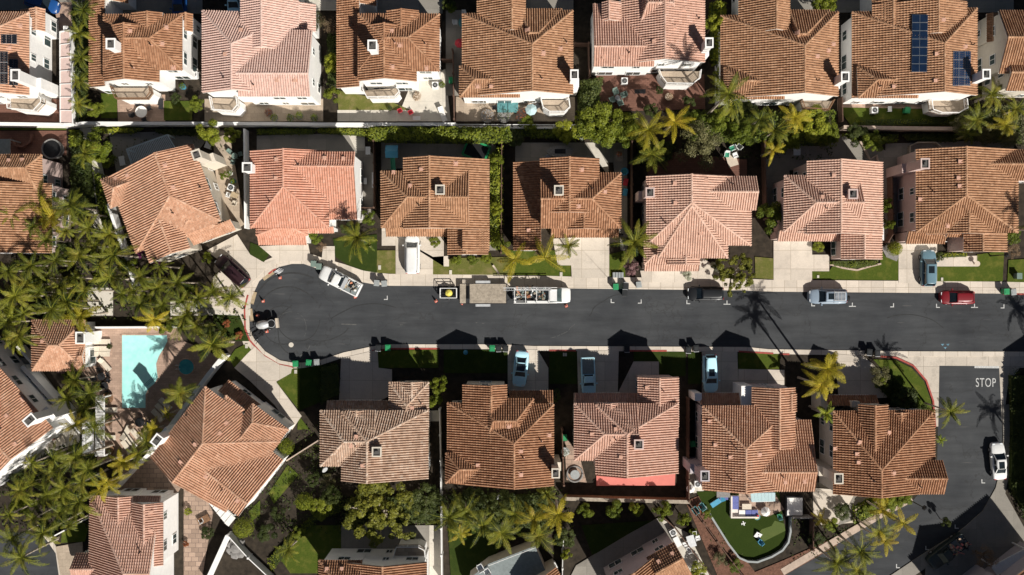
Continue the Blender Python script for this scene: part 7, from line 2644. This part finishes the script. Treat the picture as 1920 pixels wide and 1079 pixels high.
    # white framed walkway beside the top left house
    t = pergola([(112, 60), (131, 57), (136, 233), (113, 232)], 2.7, 'tall white framed walkway roof with pale pink panels, left of the palm alley', 'white_paint', 'white_paint', 7, 'covered_walkway', along=1, cat='walkway roof')
    b = MB()
    o = t.location
    q = [W(x, y, 2.62) for x, y in ((113, 61), (130, 59), (135, 231), (114, 230))]
    b.poly(q)
    b.build('panel', 'stucco_pink', t, (o.x, o.y, 0))
    wall([(141, 60), (144, 235)], 2.6, .5, 'stucco_white', 'tall white wall right of the white framed walkway')
    pergola([(237, 280), (313, 253), (331, 283), (250, 318)], 2.6, 'blue grey slatted pergola behind the angled terracotta house', 'slat_pale', 'slat_pale', 26)
    pergola([(0, 262), (18, 262), (18, 292), (0, 292)], 2.6, 'grey slatted pergola at the left picture edge', 'deck_grey', 'grey_metal', 12)
    pergola([(180, 745), (195, 745), (195, 855), (179, 855)], 2.4, 'white louvred screen roof along the pool deck', 'white_paint', 'white_paint', 40, along=1)
    pergola([(155, 792), (174, 790), (174, 850), (155, 850)], 2.5, 'white slatted roof block left of the louvred screen', 'white_plastic', 'stucco_white', 16, solid=True, along=0)
    pergola([(398, 928), (438, 968), (425, 984), (388, 938)], 2.3, 'cream canopy below the angled terracotta roof', 'fabric_white', 'white_paint', 5, 'patio_canopy', solid=True, cat='canopy')
    pergola([(1118, 885), (1266, 879), (1266, 908), (1118, 911)], .4, 'low coral deck edge', 'coral_paint', 'coral_paint', 8, solid=True) if False else None
    pergola([(1410, 925), (1450, 924), (1450, 940), (1412, 941)], 2.4, 'pale blue awning over the flagstone terrace', 'skyawn', 'white_paint', 6, 'patio_canopy', solid=True, cat='canopy')
    pergola([(1862, 1062), (1922, 1030), (1932, 1056), (1878, 1086)], 3.0, 'flat white carport roof in shade at the lower right corner', 'white_paint', 'white_paint', 8, 'carport', solid=True, cat='carport')
    # grey roof terrace at the lower edge
    r = house('flat_roofed_house', 'pale house with a blue grey roof terrace at the lower picture edge', 'stucco_cream', 'tile_tan', [('y', 20, 60, 100, 40, 140, 4.0, 5.2, 4.0)], frame=(935, 1075, -28), wins=False)
    b = MB()
    q = [W(x, y, 3.2) for x, y in ((880, 1085), (915, 1058), (1003, 1024), (1028, 1082), (1020, 1130), (890, 1130))]
    b.prism([(p.x, p.y) for p in q], 0, 3.2, 0, 1)
    o = r.location
    b.build('terrace', ['deck_grey', 'stucco_cream'], r, (o.x, o.y, 0))
    b = MB()
    for i in range(12):
        p = q[1].lerp(q[2], i / 11)
        b.bar((p.x, p.y, 3.2), (p.x, p.y, 4.0), .04)
    b.bar((q[1].x, q[1].y, 4.0), (q[2].x, q[2].y, 4.0), .05)
    b.build('railing', 'white_paint', r, (o.x, o.y, 0))


def build_furniture():
    # ---- swimming pool and spa
    o = W(268, 695)
    t = thing('swimming_pool', 'turquoise swimming pool with a curved stepped corner', 'swimming pool', (o.x, o.y, 0))
    out = [(230, 629), (314, 629), (315, 640), (309, 652), (299, 668), (294, 682), (295, 696), (297, 708), (291, 719), (279, 729), (274, 740), (274, 765), (230, 765)]
    b = MB()
    b.prism([W(*p).to_2d()[:] for p in out], 0, .17)
    b.build('water', 'pool_water', t, (o.x, o.y, 0))
    c = Vector((268, 695))
    b = MB()
    n = len(out)
    for i in range(n):
        p, q = Vector(out[i]), Vector(out[(i + 1) % n])
        d = (q - p).normalized()
        nn = Vector((d.y, -d.x)) * 3.6
        e = d * 1.5
        b.prism([W(*v).to_2d()[:] for v in (p, q, q + nn + e, p + nn - e)], 0, .19 + .0007 * i)
    b.build('coping', 'brick_pink', t, (o.x, o.y, 0))
    b = MB()
    for k in range(3):
        pts = [(296 - k * 4, 700), (293 - k * 4, 709), (285 - k * 4, 716), (276 - k * 3, 724)]
        for i in range(3):
            u, v = W(*pts[i], .1), W(*pts[i + 1], .1)
            b.bar((u.x, u.y, .176), (v.x, v.y, .176), .06, .012)
    b.build('step', 'plastic_teal', t, (o.x, o.y, 0))
    p = W(350, 688)
    t = thing('spa_pool', 'round dark teal spa pool in the shade right of the swimming pool', 'spa pool', (p.x, p.y, 0))
    b = MB()
    b.cyl(0, 0, 0, .20, .98, .98, 28)
    b.build('water', 'spa_water', t)
    b = MB()
    b.tube([(math.cos(i * .2618) * 1.06, math.sin(i * .2618) * 1.06, .17) for i in range(25)], .1, 6)
    b.build('coping', 'brick_pink', t)
    b = MB()
    for y in (-.25, .25):
        b.tube([(-1.2, y, .1), (-1.2, y, .8), (-.95, y, .9), (-.8, y, .6), (-.8, y, .1)], .03, 6)
    b.build('handrail', 'pale_metal', t)
    g = 'sun loungers on the pool deck'
    for x, y, a, lb in ((193, 641, math.pi, 'upper one of three parallel loungers beside the pool house'), (193, 654, math.pi, 'middle one of three parallel loungers beside the pool house'),
                        (192, 664, math.pi, 'lowest of three parallel loungers beside the pool house'), (197, 684, ang(-14, -16), 'tilted lounger just below the three parallel ones'),
                        (206, 769, math.pi, 'lounger beside the lower left pool corner'), (203, 821, math.pi, 'lounger beside the louvred screen near the lower deck end'),
                        (237, 811, ang(-7, 14), 'sunlit lounger in the centre of the lower deck'), (256, 816, ang(10, 12), 'tilted lounger right of the sunlit one on the lower deck'),
                        (246, 829, ang(9, 12), 'shaded lounger below the sunlit one on the lower deck'), (238, 838, ang(9, 12), 'lowest shaded lounger on the lower deck'),
                        (296, 779, ang(12, 12), 'lounger in the shadow along the diagonal white wall, lowest of three'), (303, 768, ang(12, 12), 'middle one of three loungers in shadow along the diagonal wall'),
                        (310, 758, ang(12, 12), 'uppermost of three loungers in shadow along the diagonal wall')):
        lounger(x, y, a, lb)
    dining(190, 706, .5, 4, 'round dark table beside the loungers, nearest the pool house', 'dark_metal', 'dark_metal', .9, .3, 'dark metal chair around the table nearest the pool house', 'dark chairs near the pool house', .08)
    dining(196, 724, .5, 3, 'round dark table just below the one nearest the pool house', 'dark_metal', 'dark_metal', .9, .9, 'dark metal chair around the second dark pool table', 'dark chairs at the second pool table', .08)
    dining(262, 792, .6, 4, 'round dark table on the lower pool deck', 'dark_metal', 'fabric_tan', .95, .5, 'tan chair around the dark table on the lower pool deck', 'tan chairs on the lower pool deck', .08)
    dining(278, 797, .5, 2, 'small dark table right of the lower deck table', 'dark_metal', 'fabric_tan', .9, .5, 'tan chair at the small dark table on the lower pool deck', 'tan chairs at the small deck table', .08)
    for i, (x, y) in enumerate(((202, 747), (201, 788), (204, 845))):
        planter(x, y, .75, ['square shrub tub at the upper end of the louvred screen', 'shrub tub midway along the louvred screen', 'shrub tub at the lower end of the louvred screen'][i], 'wood_brown', 'leaf_dark', .45)
    # ---- top row gardens
    dining(265, 210, .75, 4, 'cream fabric covered table on the brown brick terrace', 'fabric_white', 'dark_metal', 1.0, .4, 'dark chair around the cream covered table', 'dark chairs on the brown brick terrace', .08)
    table(302, 195, .5, 'dark square grill table at the side of the brown brick terrace', 'dark_metal', square=(.6, 1.4))
    ac_unit(364, 140, 'white air conditioner at the corner of the palm alley house')
    planter(343, 163, .4, 'blue pot at the corner of the palm alley house', 'plastic_blue')
    for i, (x, y) in enumerate(((505, 212), (515, 222), (545, 222), (562, 218), (590, 222))):
        planter(x, y, .5, ['pot of red plants by the pale pink house, leftmost of five', 'second of five plant pots below the pale pink house', 'middle one of five plant pots below the pale pink house', 'fourth of five plant pots below the pale pink house',
                           'rightmost of five plant pots below the pale pink house'][i], 'stone', 'leaf_red' if i == 0 else 'leaf_green', .4)
    for x, y, lb in ((750, 208, 'left red chair on the bare concrete patio'), (770, 211, 'right red chair on the bare concrete patio')):
        chair(x, y, .4, lb, 'fabric_red', group='red chairs on the bare concrete patio')
    table(781, 222, .6, 'white low table at the edge of the bare concrete patio', 'white_plastic', .45, square=(1.0, .5))
    lounger(830, 215, ang(-6, -16), 'white lounger chair at the corner of the bare concrete patio', 'fabric_white', None)
    ac_unit(816, 160, 'grey white air conditioner on the bare concrete patio')
    planter(829, 160, .4, 'pale pot beside the air conditioner on the bare concrete patio', 'stone')
    planter(782, 182, .55, 'square flower box on the bare concrete patio', 'hose_cream', 'leaf_dry', .3)
    planter(731, 204, .3, 'dark round pot on the dry lawn', 'black', 'leaf_dark', .4)
    dining(870, 43, .72, 4, 'round teal glass table in the shaded top yard', 'plastic_teal', 'white_plastic', 1.0, 0, 'pale chair around the round teal glass table', 'pale chairs around the teal table')
    umbrella(861, 80, .6, 'closed red parasol in the shaded side yard', 'fabric_red', 1.6)
    for x, y, lb in ((942, 202, 'left turquoise day bed below the umbrella house'), (962, 202, 'right turquoise day bed below the umbrella house')):
        table(x, y, .5, lb, 'plastic_teal', .45, square=(1.3, 1.3))
    umbrella(996, 205, .75, 'pale turquoise parasol beside the white balcony', 'skyawn', 2.0)
    chair(1007, 200, .6, 'grey chair beside the pale turquoise parasol', 'grey_metal')
    chair(927, 202, .2, 'dark chair left of the turquoise day beds', 'dark_metal')
    for i in range(3):
        planter((914, 945, 980)[i], 218, .9, ['leftmost round shrub planter on the tan terrace', 'middle round shrub planter on the tan terrace', 'rightmost round shrub planter on the tan terrace'][i], 'stone', ('leaf_dry', 'leaf_dark', 'leaf_red')[i], .35)
    dining(1158, 184, .35, 4, 'small table in the middle of the red brick patio', 'grey_metal', 'bin_sage', 1.25, .4, 'rounded grey green chair on the red brick patio', 'grey green chairs on the red brick patio', .08)
    table(1200, 172, .5, 'long dark grill table on the red brick patio', 'dark_metal', .9, square=(1.4, .55))
    planter(1254, 182, .5, 'pale stone bowl on the red brick patio', 'hose_cream', 'leaf_dry', .4)
    ac_unit(1171, 152, 'white air conditioner on the red brick patio')
    ac_unit(1640, 207, 'white air conditioner on the small pink terrace')
    table(1668, 205, .4, 'small white table on the small pink terrace', 'white_plastic', .5, square=(.5, .7))
    # ---- middle row gardens
    p = W(98, 280, .8)
    t = thing('hot_tub', 'round dark hot tub behind the house beside the palm grove', 'hot tub', (p.x, p.y, .08))
    b = MB()
    b.tube([(0, 0, 0), (0, 0, .85)], [1.2, 1.25], 28)
    b.tube([(math.cos(i * .2618) * 1.25, math.sin(i * .2618) * 1.25, .87) for i in range(25)], .08, 6)
    b.build('tub', 'stone', t)
    b = MB()
    b.cyl(0, 0, .85, .88, 1.1, 1.1, 28)
    b.build('cover', 'black', t)
    wall([(24, 260), (32, 274), (46, 276), (60, 268), (64, 252)], .6, .3, 'brick_red', 'curved brick bench at the left edge below the white wall', 'garden_bench', 'bench')
    table(229, 302, .5, 'white oval table beside the pergola', 'white_plastic', .6, square=(.7, 1.2), a=.2)
    for x, y, lb in ((433, 352, 'white air conditioner beside the angled terracotta house'),):
        ac_unit(x, y, lb, -.35)
    for i, (x, y, c) in enumerate(((438, 340, 'plastic_blue'), (432, 325, 'white_plastic'))):
        planter(x, y, .35, ['blue pot beside the angled terracotta house', 'white pot beside the angled terracotta house'][i], c)
    table(440, 366, .5, 'tan work table beside the angled terracotta house', 'wood_board', .7, square=(.9, .7), a=-.3)
    chair(428, 366, 1.2, 'white chair left of the tan work table', 'white_plastic')
    chair(441, 381, -.3, 'pale chair below the tan work table', 'cushion_beige')
    dining(440, 293, .4, 3, 'small teal table in the path beside the white wall', 'bin_sage', 'bin_sage', .9, .3, 'pale green chair at the small teal table by the white wall', 'pale green chairs by the white wall')
    table(391, 271, .6, 'white square table at the corner of the angled terracotta house', 'white_plastic', .8, square=(.8, 1.1), a=-.35)
    table(690, 283, .5, 'white shelf beside the brown fence, salmon house yard', 'white_plastic', 1.0, square=(.6, 1.0))
    table(685, 340, .4, 'white framed box in the salmon house side yard', 'white_plastic', .5, square=(.4, .8))
    table(700, 338, .4, 'pale blue bench along the brown fence', 'pale_metal', .45, square=(.35, 2.0))
    p = W(735, 285, 1.8)
    t = thing('play_house', 'blue roofed play tower with a green slide in a shaded yard', 'play tower', (p.x, p.y, .08))
    b = MB()
    for x in (-.6, .6):
        for y in (-.6, .6):
            b.bar((x, y, 0), (x, y, 2.0), .1)
    b.box(-.65, .65, -.65, .65, 1.0, 1.08)
    b.build('frame', 'wood_brown', t)
    b = MB()
    b.mesh([(-.8, -.8, 1.9), (.8, -.8, 1.9), (.8, .8, 1.9), (-.8, .8, 1.9), (-.8, 0, 2.5), (.8, 0, 2.5)], [(0, 1, 5, 4), (2, 3, 4, 5), (0, 4, 3), (1, 2, 5)])
    b.build('roof', 'plastic_blue', t)
    b = MB()
    b.mesh([(-.25, -.65, 1.05), (.25, -.65, 1.05), (.25, -2.6, .2), (-.25, -2.6, .2)], [(0, 1, 2, 3)])
    b.bar((-.27, -.65, 1.12), (-.27, -2.6, .27), .06, .15)
    b.bar((.27, -.65, 1.12), (.27, -2.6, .27), .06, .15)
    b.build('slide', 'plastic_green', t)
    p = W(893, 283, .8)
    t = thing('trampoline', 'black trampoline with a green rim in a shaded yard', 'trampoline', (p.x, p.y, .08), ang(38, 16))
    b = MB()
    b.box(-1.35, 1.35, -.95, .95, .70, .72)
    b.build('mat', 'black', t)
    b = MB()
    for a, c in (((-1.5, -1.1), (1.5, -1.1)), ((1.5, -1.1), (1.5, 1.1)), ((1.5, 1.1), (-1.5, 1.1)), ((-1.5, 1.1), (-1.5, -1.1))):
        b.bar((*a, .74), (*c, .74), .26, .06)
    b.build('rim', 'bin_green', t)
    for sx in (-1.4, 1.4):
        for sy in (-1, 1):
            b = MB()
            b.bar((sx, sy, 0), (sx, sy, 2.0 if sy > 0 else .7), .06)
            b.build('leg', 'dark_metal', t)
    p = W(1050, 285, .6)
    t = thing('stone_bar', 'oval stone garden bar in the shaded yard of the white chimney house', 'garden bar', (p.x, p.y, .08))
    b = MB()
    pts = [(1.5 * math.cos(i * math.pi / 8) * (1.15 if abs(math.cos(i * math.pi / 8)) > .6 else 1), .75 * math.sin(i * math.pi / 8)) for i in range(16)]
    b.prism(pts, 0, .9)
    b.build('body', 'stone', t)
    b = MB()
    b.box(-.7, .7, -.3, .3, .9, .93)
    b.build('grill_top', 'black', t)
    table(1030, 292, .5, 'tilted grey box beside the oval stone bar', 'grey_metal', .6, square=(1.0, .5), a=.6)
    table(1160, 292, .6, 'table with a colourful pile in the corner of the white chimney yard', 'wood_grey', .75, square=(1.1, 1.5))
    planter(1160, 290, .35, 'white and red pot on the corner table of the white chimney yard', 'white_plastic', 'leaf_red', .95)
    p = W(1171, 322, .1)
    t = thing('paddling_pool', 'small round blue paddling pool beside the brown fence', 'paddling pool', (p.x, p.y, .1))
    b = MB()
    b.tube([(math.cos(i * .314) * .42, math.sin(i * .314) * .42, .12) for i in range(21)], .1, 8)
    b.build('ring', 'plastic_blue', t)
    b = MB()
    b.cyl(0, 0, .01, .09, .4, .4, 18)
    b.build('water', 'spa_water', t)
    for x, y, m, lb in ((1173, 342, 'fabric_red', 'pink ride-on toy car beside the brown fence'), (1172, 361, 'plastic_blue', 'blue toy wagon beside the brown fence')):
        p = W(x, y, .3)
        t = thing('toy_car', lb, 'toy', (p.x, p.y, .1), 1.4)
        b = MB()
        b.box(-.45, .45, -.28, .28, .15, .38)
        b.box(-.3, .05, -.22, .22, .38, .5)
        b.build('body', m, t)
        for sx in (-.3, .3):
            for sy in (-.3, .3):
                b = MB()
                b.tube([(sx, sy - .03, .12), (sx, sy + .03, .12)], .12, 10)
                b.build('wheel', 'tyre', t)
    for i, (x, y) in enumerate(((1091, 261), (1115, 261))):
        planter(x, y, .3, ['white ball lamp planter left of the small steps', 'white ball lamp planter right of the small steps'][i], 'white_plastic', 'leaf_white', .6)
    for x, y, a, m, lb in ((1384, 276, .8, 'white_plastic', 'white garden chair furthest right below the leafy tree'), (1372, 279, 2.0, 'plastic_green', 'green cushioned chair in the middle below the leafy tree'),
                           (1362, 291, 3.0, 'plastic_green', 'green cushioned chair on the left below the leafy tree'), (1378, 292, -1.2, 'white_plastic', 'white garden chair in front below the leafy tree')):
        chair(x, y, a, lb, 'white_plastic', cushion=m, sc=1.15)
    table(1372, 300, .7, 'cream mat table below the leafy tree', 'hose_cream', .35, square=(1.3, 1.7), a=.3)
    table(1494, 280, .5, 'pale blue chest in the shaded yard of the small pink house', 'pale_metal', .7, square=(.9, 1.6))
    wall([(1610, 265), (1622, 285), (1630, 300), (1642, 292), (1646, 310)], .4, .25, 'wall_tan', 'zigzag tan edging wall in the shaded yard')
    table(1654, 435, .4, 'white tall cabinet at the small pink house wall', 'white_plastic', 1.8, square=(.4, 2.2))
    wall([(1700, 300), (1702, 276), (1715, 269), (1750, 269), (1763, 280)], .8, .12, 'wood_grey', 'low rail around the terrace behind the pink walled house', 'yard_fence', 'fence')
    wall([(1555, 496), (1580, 503), (1606, 507), (1630, 500), (1651, 495)], .22, .22, 'wall_tan', 'curved stone edging in front of the small pale pink house', 'garden_edging', 'edging')
    wall([(1656, 462), (1664, 478), (1682, 485)], .3, .8, 'stone', 'pale rock border beside the round clipped bush', 'garden_edging', 'edging')
    p = W(1830, 495, .5)
    t = thing('bird_bath', 'small pale bird bath at the end of the entrance walk', 'bird bath', (p.x, p.y, .1))
    b = MB()
    b.tube([(0, 0, 0), (0, 0, .1), (0, 0, .6), (0, 0, .75)], [.22, .1, .08, .36], 14)
    b.build('basin', 'hose_cream', t)
    p = W(1909, 518, .6)
    t = thing('utility_box', 'pale green utility box at the right picture edge', 'utility box', (p.x, p.y, .1))
    b = MB()
    b.box(-.3, .3, -.35, .35, 0, .8)
    b.box(-.34, .34, -.39, .39, .8, .86)
    b.build('casing', 'bin_sage', t)
    for i in range(4):
        p = W(1151 + i * 5.2, 516, .4)
        t = thing('meter_box', 'one of four pale meter boxes in a row below the lamp', 'meter box', (p.x, p.y, .1), 0, 'four pale meter boxes')
        b = MB()
        b.box(-.15, .15, -.35, .35, 0, .4)
        b.build('casing', 'pale_metal', t)
        b = MB()
        b.box(-.13, .13, -.33, .33, .4, .43)
        b.build('lid', 'bin_grey', t)
    p = W(930, 506, .4)
    t = thing('garden_log', 'pale cut log lying in the front lawn', 'log', (p.x, p.y, .2), ang(10, 14))
    b = MB()
    b.tube([(-.7, 0, .12), (.7, 0, .12)], [.13, .15], 10)
    b.build('log_body', 'bark_pale', t)
    # ---- bottom row gardens
    p = W(873, 661, .3)
    t = thing('garden_ball', 'bright blue ball on the shaded front lawn', 'ball', (p.x, p.y, .12))
    b = MB()
    b.tube([(0, 0, .0), (0, 0, .06), (0, 0, .2), (0, 0, .4), (0, 0, .56), (0, 0, .62)], [.05, .2, .31, .31, .2, .05], 14)
    b.build('shell', 'plastic_blue', t)
    p = W(1078, 890, .5)
    t = thing('fire_pit', 'round grey fire pit with a stone ring beside the coral patio', 'fire pit', (p.x, p.y, .08))
    b = MB()
    b.tube([(math.cos(i * .2618) * 1.0, math.sin(i * .2618) * 1.0, .1) for i in range(25)], .13, 6, 0)
    b.build('ring', 'stone', t)
    b = MB()
    b.tube([(0, 0, .0), (0, 0, .55), (0, 0, .6)], [.5, .62, .6], 20)
    b.build('bowl', 'bin_grey', t)
    planter(1060, 847, .55, 'pale blue tub in the gap beside the coral patio house', 'pale_metal', 'leaf_white', .6)
    for x, y, lb in ((607, 880, 'pale satellite dish at the corner of the weathered roof'), (933, 931, 'teal satellite dish under the brown roof')):
        p = W(x, y, 2.4)
        t = thing('satellite_dish', lb, 'satellite dish', (p.x, p.y, 0), .6)
        b = MB()
        b.bar((0, 0, 0), (0, 0, 2.2), .07)
        b.build('mast', 'grey_metal', t)
        b = MB()
        b.tube([(0, 0, 2.2), (.02, -.06, 2.3), (.06, -.18, 2.38)], [.05, .28, .40], 16)
        b.build('dish', 'pale_metal', t)
    ac_unit(1308, 908, 'round fanned air conditioner beside the lilac wall')
    umbrella(1296, 918, .55, 'folded cream parasol at the fence corner of the turf yard', 'fabric_white', 1.5)
    for x, y, a, lb in ((1302, 955, .6, 'left teal chair at the top of the sloped bed'), (1314, 948, .6, 'right teal chair at the top of the sloped bed')):
        chair(x, y, a, lb, 'plastic_teal', sc=1.3)
    lounger(1345, 941, ang(12, -8), 'bright blue lounger on the turf', 'plastic_blue', None)
    table(1357, 934, .5, 'blue white bench against the turf house', 'white_plastic', .5, square=(1.1, .45), top='cushion_blue')
    table(1356, 927, .5, 'stone counter against the turf house', 'stone', .9, square=(1.7, .8))
    p = W(1378, 952, .5)
    t = thing('corner_sofa', 'white framed corner sofa with blue cushions on the turf yard', 'sofa', (p.x, p.y, .1))
    b = MB()
    b.box(-.6, .5, -1.3, 1.5, 0, .3)
    b.box(.5, 3.0, -1.3, -.3, 0, .3)
    b.box(-.6, -.4, -1.3, 1.5, .3, .75)
    b.box(-.4, 3.0, -1.3, -1.12, .3, .75)
    b.build('frame', 'trim', t)
    for i, (x0, x1, y0, y1) in enumerate(((-.36, .46, .62, 1.45), (-.36, .46, -.22, .6), (.52, 1.3, -1.08, -.34), (1.34, 2.12, -1.08, -.34), (2.16, 2.94, -1.08, -.34))):
        b = MB()
        b.box(x0, x1, y0, y1, .3, .46)
        b.build('cushion', 'cushion_blue' if i != 2 else 'fabric_white', t)
    table(1400, 950, .6, 'pale low table with a dark slot in front of the corner sofa', 'hose_cream', .45, square=(1.2, .7), top='cushion_beige')
    p = W(1419, 969, .4)
    t = thing('play_table', 'colourful toy play table at the end of the corner sofa', 'toy', (p.x, p.y, .1), .2)
    b = MB()
    b.cyl(0, 0, .3, .45, .42, .42, 14, 0)
    b.cyl(.1, .15, .45, .7, .14, .14, 10, 1)
    b.box(-.3, 0, -.2, .05, .45, .6, 2)
    b.build('top', ['plastic_teal', 'fabric_red', 'plastic_yellow'], t)
    for k in range(3):
        b = MB()
        b.bar((.3 * math.cos(k * 2.1), .3 * math.sin(k * 2.1), 0), (.3 * math.cos(k * 2.1), .3 * math.sin(k * 2.1), .3), .06)
        b.build('leg', 'white_plastic', t)
    umbrella(1437, 961, .62, 'pale blue round parasol on the flagstones', 'fabric_white', 1.2)
    chair(1461, 968, .2, 'teal and green small chair at the turf edge', 'plastic_teal', cushion='bin_green')
    p = W(1394, 982, .2)
    t = thing('toy_plane', 'small white toy plane lying on the turf', 'toy', (p.x, p.y, .1), .3)
    t.scale = (.7, .7, .7)
    b = MB()
    b.bar((-.4, 0, .12), (.4, 0, .12), .14)
    b.bar((.05, -.4, .12), (.05, .4, .12), .2, .05)
    b.bar((-.35, -.18, .14), (-.35, .18, .14), .12, .05)
    b.build('body', 'white_plastic', t)
    p = W(1421, 1004, .3)
    t = thing('game_board', 'white tossing game board standing on the turf', 'game board', (p.x, p.y, .1), -.45)
    b = MB()
    b.mesh([(-.38, -.38, .12), (.38, -.38, .12), (.38, .38, .5), (-.38, .38, .5), (-.38, -.38, .05), (.38, -.38, .05), (.38, .38, .43), (-.38, .38, .43)],
           [(0, 1, 2, 3), (7, 6, 5, 4), (0, 4, 5, 1), (1, 5, 6, 2), (2, 6, 7, 3), (3, 7, 4, 0)])
    b.cyl(0, .15, .385, .40, .1, .1, 12, 1)
    b.build('board', ['white_plastic', 'black'], t)
    for sx in (-.33, .33):
        b = MB()
        b.bar((sx, .35, 0), (sx, .35, .44), .05)
        b.build('leg', 'plastic_teal', t)
    chair(1425, 1016, .8, 'blue folding chair in the shadow on the turf', 'plastic_blue')
    p = W(1490, 950, .9)
    t = thing('hot_tub', 'square hot tub with a pale cover beside the turf yard', 'hot tub', (p.x, p.y, .08))
    b = MB()
    b.box(-1.1, 1.1, -1.25, 1.25, 0, .82)
    b.build('tub', 'dark_metal', t)
    b = MB()
    b.box(-.98, -.01, -1.12, 1.12, .82, .92)
    b.box(.01, .98, -1.12, 1.12, .82, .92)
    b.build('cover', 'fabric_white', t)
    table(1296, 1015, .6, 'white oval patio table below the rightmost clipped tree', 'white_plastic', square=(1.0, 1.5), a=.3, top='pale_metal')
    for i, (x, y, a) in enumerate(((1284, 1020, 1.9), (1308, 1008, -1.3), (1291, 1030, .3), (1301, 1000, 3.3))):
        chair(x, y, a, 'white chair around the white oval patio table', 'white_plastic', group='white chairs around the oval patio table')
    ac_unit(1262, 999, 'white air conditioner at the corner of the lilac walled house', .5)
    table(1270, 1016, .5, 'white cabinet below the corner air conditioner', 'white_plastic', .9, square=(.7, 1.3), a=.5)
    ac_unit(1038, 1062, 'white air conditioner beside the roof terrace', .5)
    p = W(441, 1030, .6)
    t = thing('rock_fountain', 'grey rock fountain in the fence corner, lower left', 'rock fountain', (p.x, p.y, 0))
    rr = random.Random(8)
    for i in range(7):
        b = MB()
        a = i * .9
        q = .9 if i else 0
        x, y = math.cos(a) * q, math.sin(a) * q
        s = rr.uniform(.45, .75) if i else .8
        n = 10
        ring = [(x + s * math.cos(k * .628) * rr.uniform(.8, 1.1), y + s * math.sin(k * .628) * rr.uniform(.8, 1.1)) for k in range(n)]
        hh = rr.uniform(.3, .6) if i else .9
        vs = [(u, v, 0) for u, v in ring] + [(x + (u - x) * .75, y + (v - y) * .75, hh * .8) for u, v in ring] + [(x, y, hh)]
        fs = [(k, (k + 1) % n, n + (k + 1) % n, n + k) for k in range(n)] + [(n + k, n + (k + 1) % n, 2 * n) for k in range(n)]
        b.mesh(vs, fs)
        b.build('boulder', 'stone', t)
    table(382, 975, .6, 'brown wooden swing bench beside the flagstone terrace', 'wood_brown', .5, square=(1.6, .9), a=.5)
    chair(378, 975, .5, 'white chair beside the brown swing bench', 'white_plastic')
    # small terraces of the dark orange house
    table(112, 828, .5, 'cream sofa table on the small terrace below the dark orange roof', 'cushion_beige', .5, square=(1.4, .9), a=.5)
    chair(97, 835, .5, 'cream chair left of the terrace sofa table', 'cushion_beige', sc=1.2)
    table(52, 655 + 58, .4, 'pale blue table in the shaded yard below the pool house', 'pale_metal', .6, .1)
    # roof terrace furniture
    for x, y, a, lb in ((902, 1048, .5, 'upper white deck chair on the roof terrace'), (915, 1056, .5, 'lower white deck chair on the roof terrace')):
        chair(x, y, a, lb, 'white_plastic', 3.25, sc=1.3)
    # ---- lamps
    lamp_post(1734, 953, 4.2, 'black street lamp leaning over the lower road beside the curved bed')
    lamp_post(1165, 442, 4.0, 'black street lamp beside the concrete driveway and the large green palm')
    lamp_post(1888, 478, 4.0, 'black street lamp at the right edge lawn')
    p = W(1900, 690, 0)
    t = thing('street_lamp', 'tall street lamp with a curved arm just beyond the right picture edge', 'street lamp', (W(1962, 790).x, W(1962, 790).y, 0))
    b = MB()
    b.tube([(0, 0, 0), (0, 0, 4.5), (-.2, .1, 5.3), (-.9, .3, 5.8), (-1.6, .5, 5.8)], [.12, .09, .08, .07, .06], 10)
    b.build('pole', 'black', t)
    b = MB()
    b.box(-2.1, -1.5, .35, .65, 5.7, 5.85)
    b.build('lamp_head', 'dark_metal', t)
    # skylight row and tower pieces on white houses are parts; loose lids on the lawn


mat('skyawn', (.40, .54, .56), 0.7, 0.05, 2)
build_ground()
build_houses()
build_plants()
build_vehicles()
build_walls()
build_furniture()
build_light()
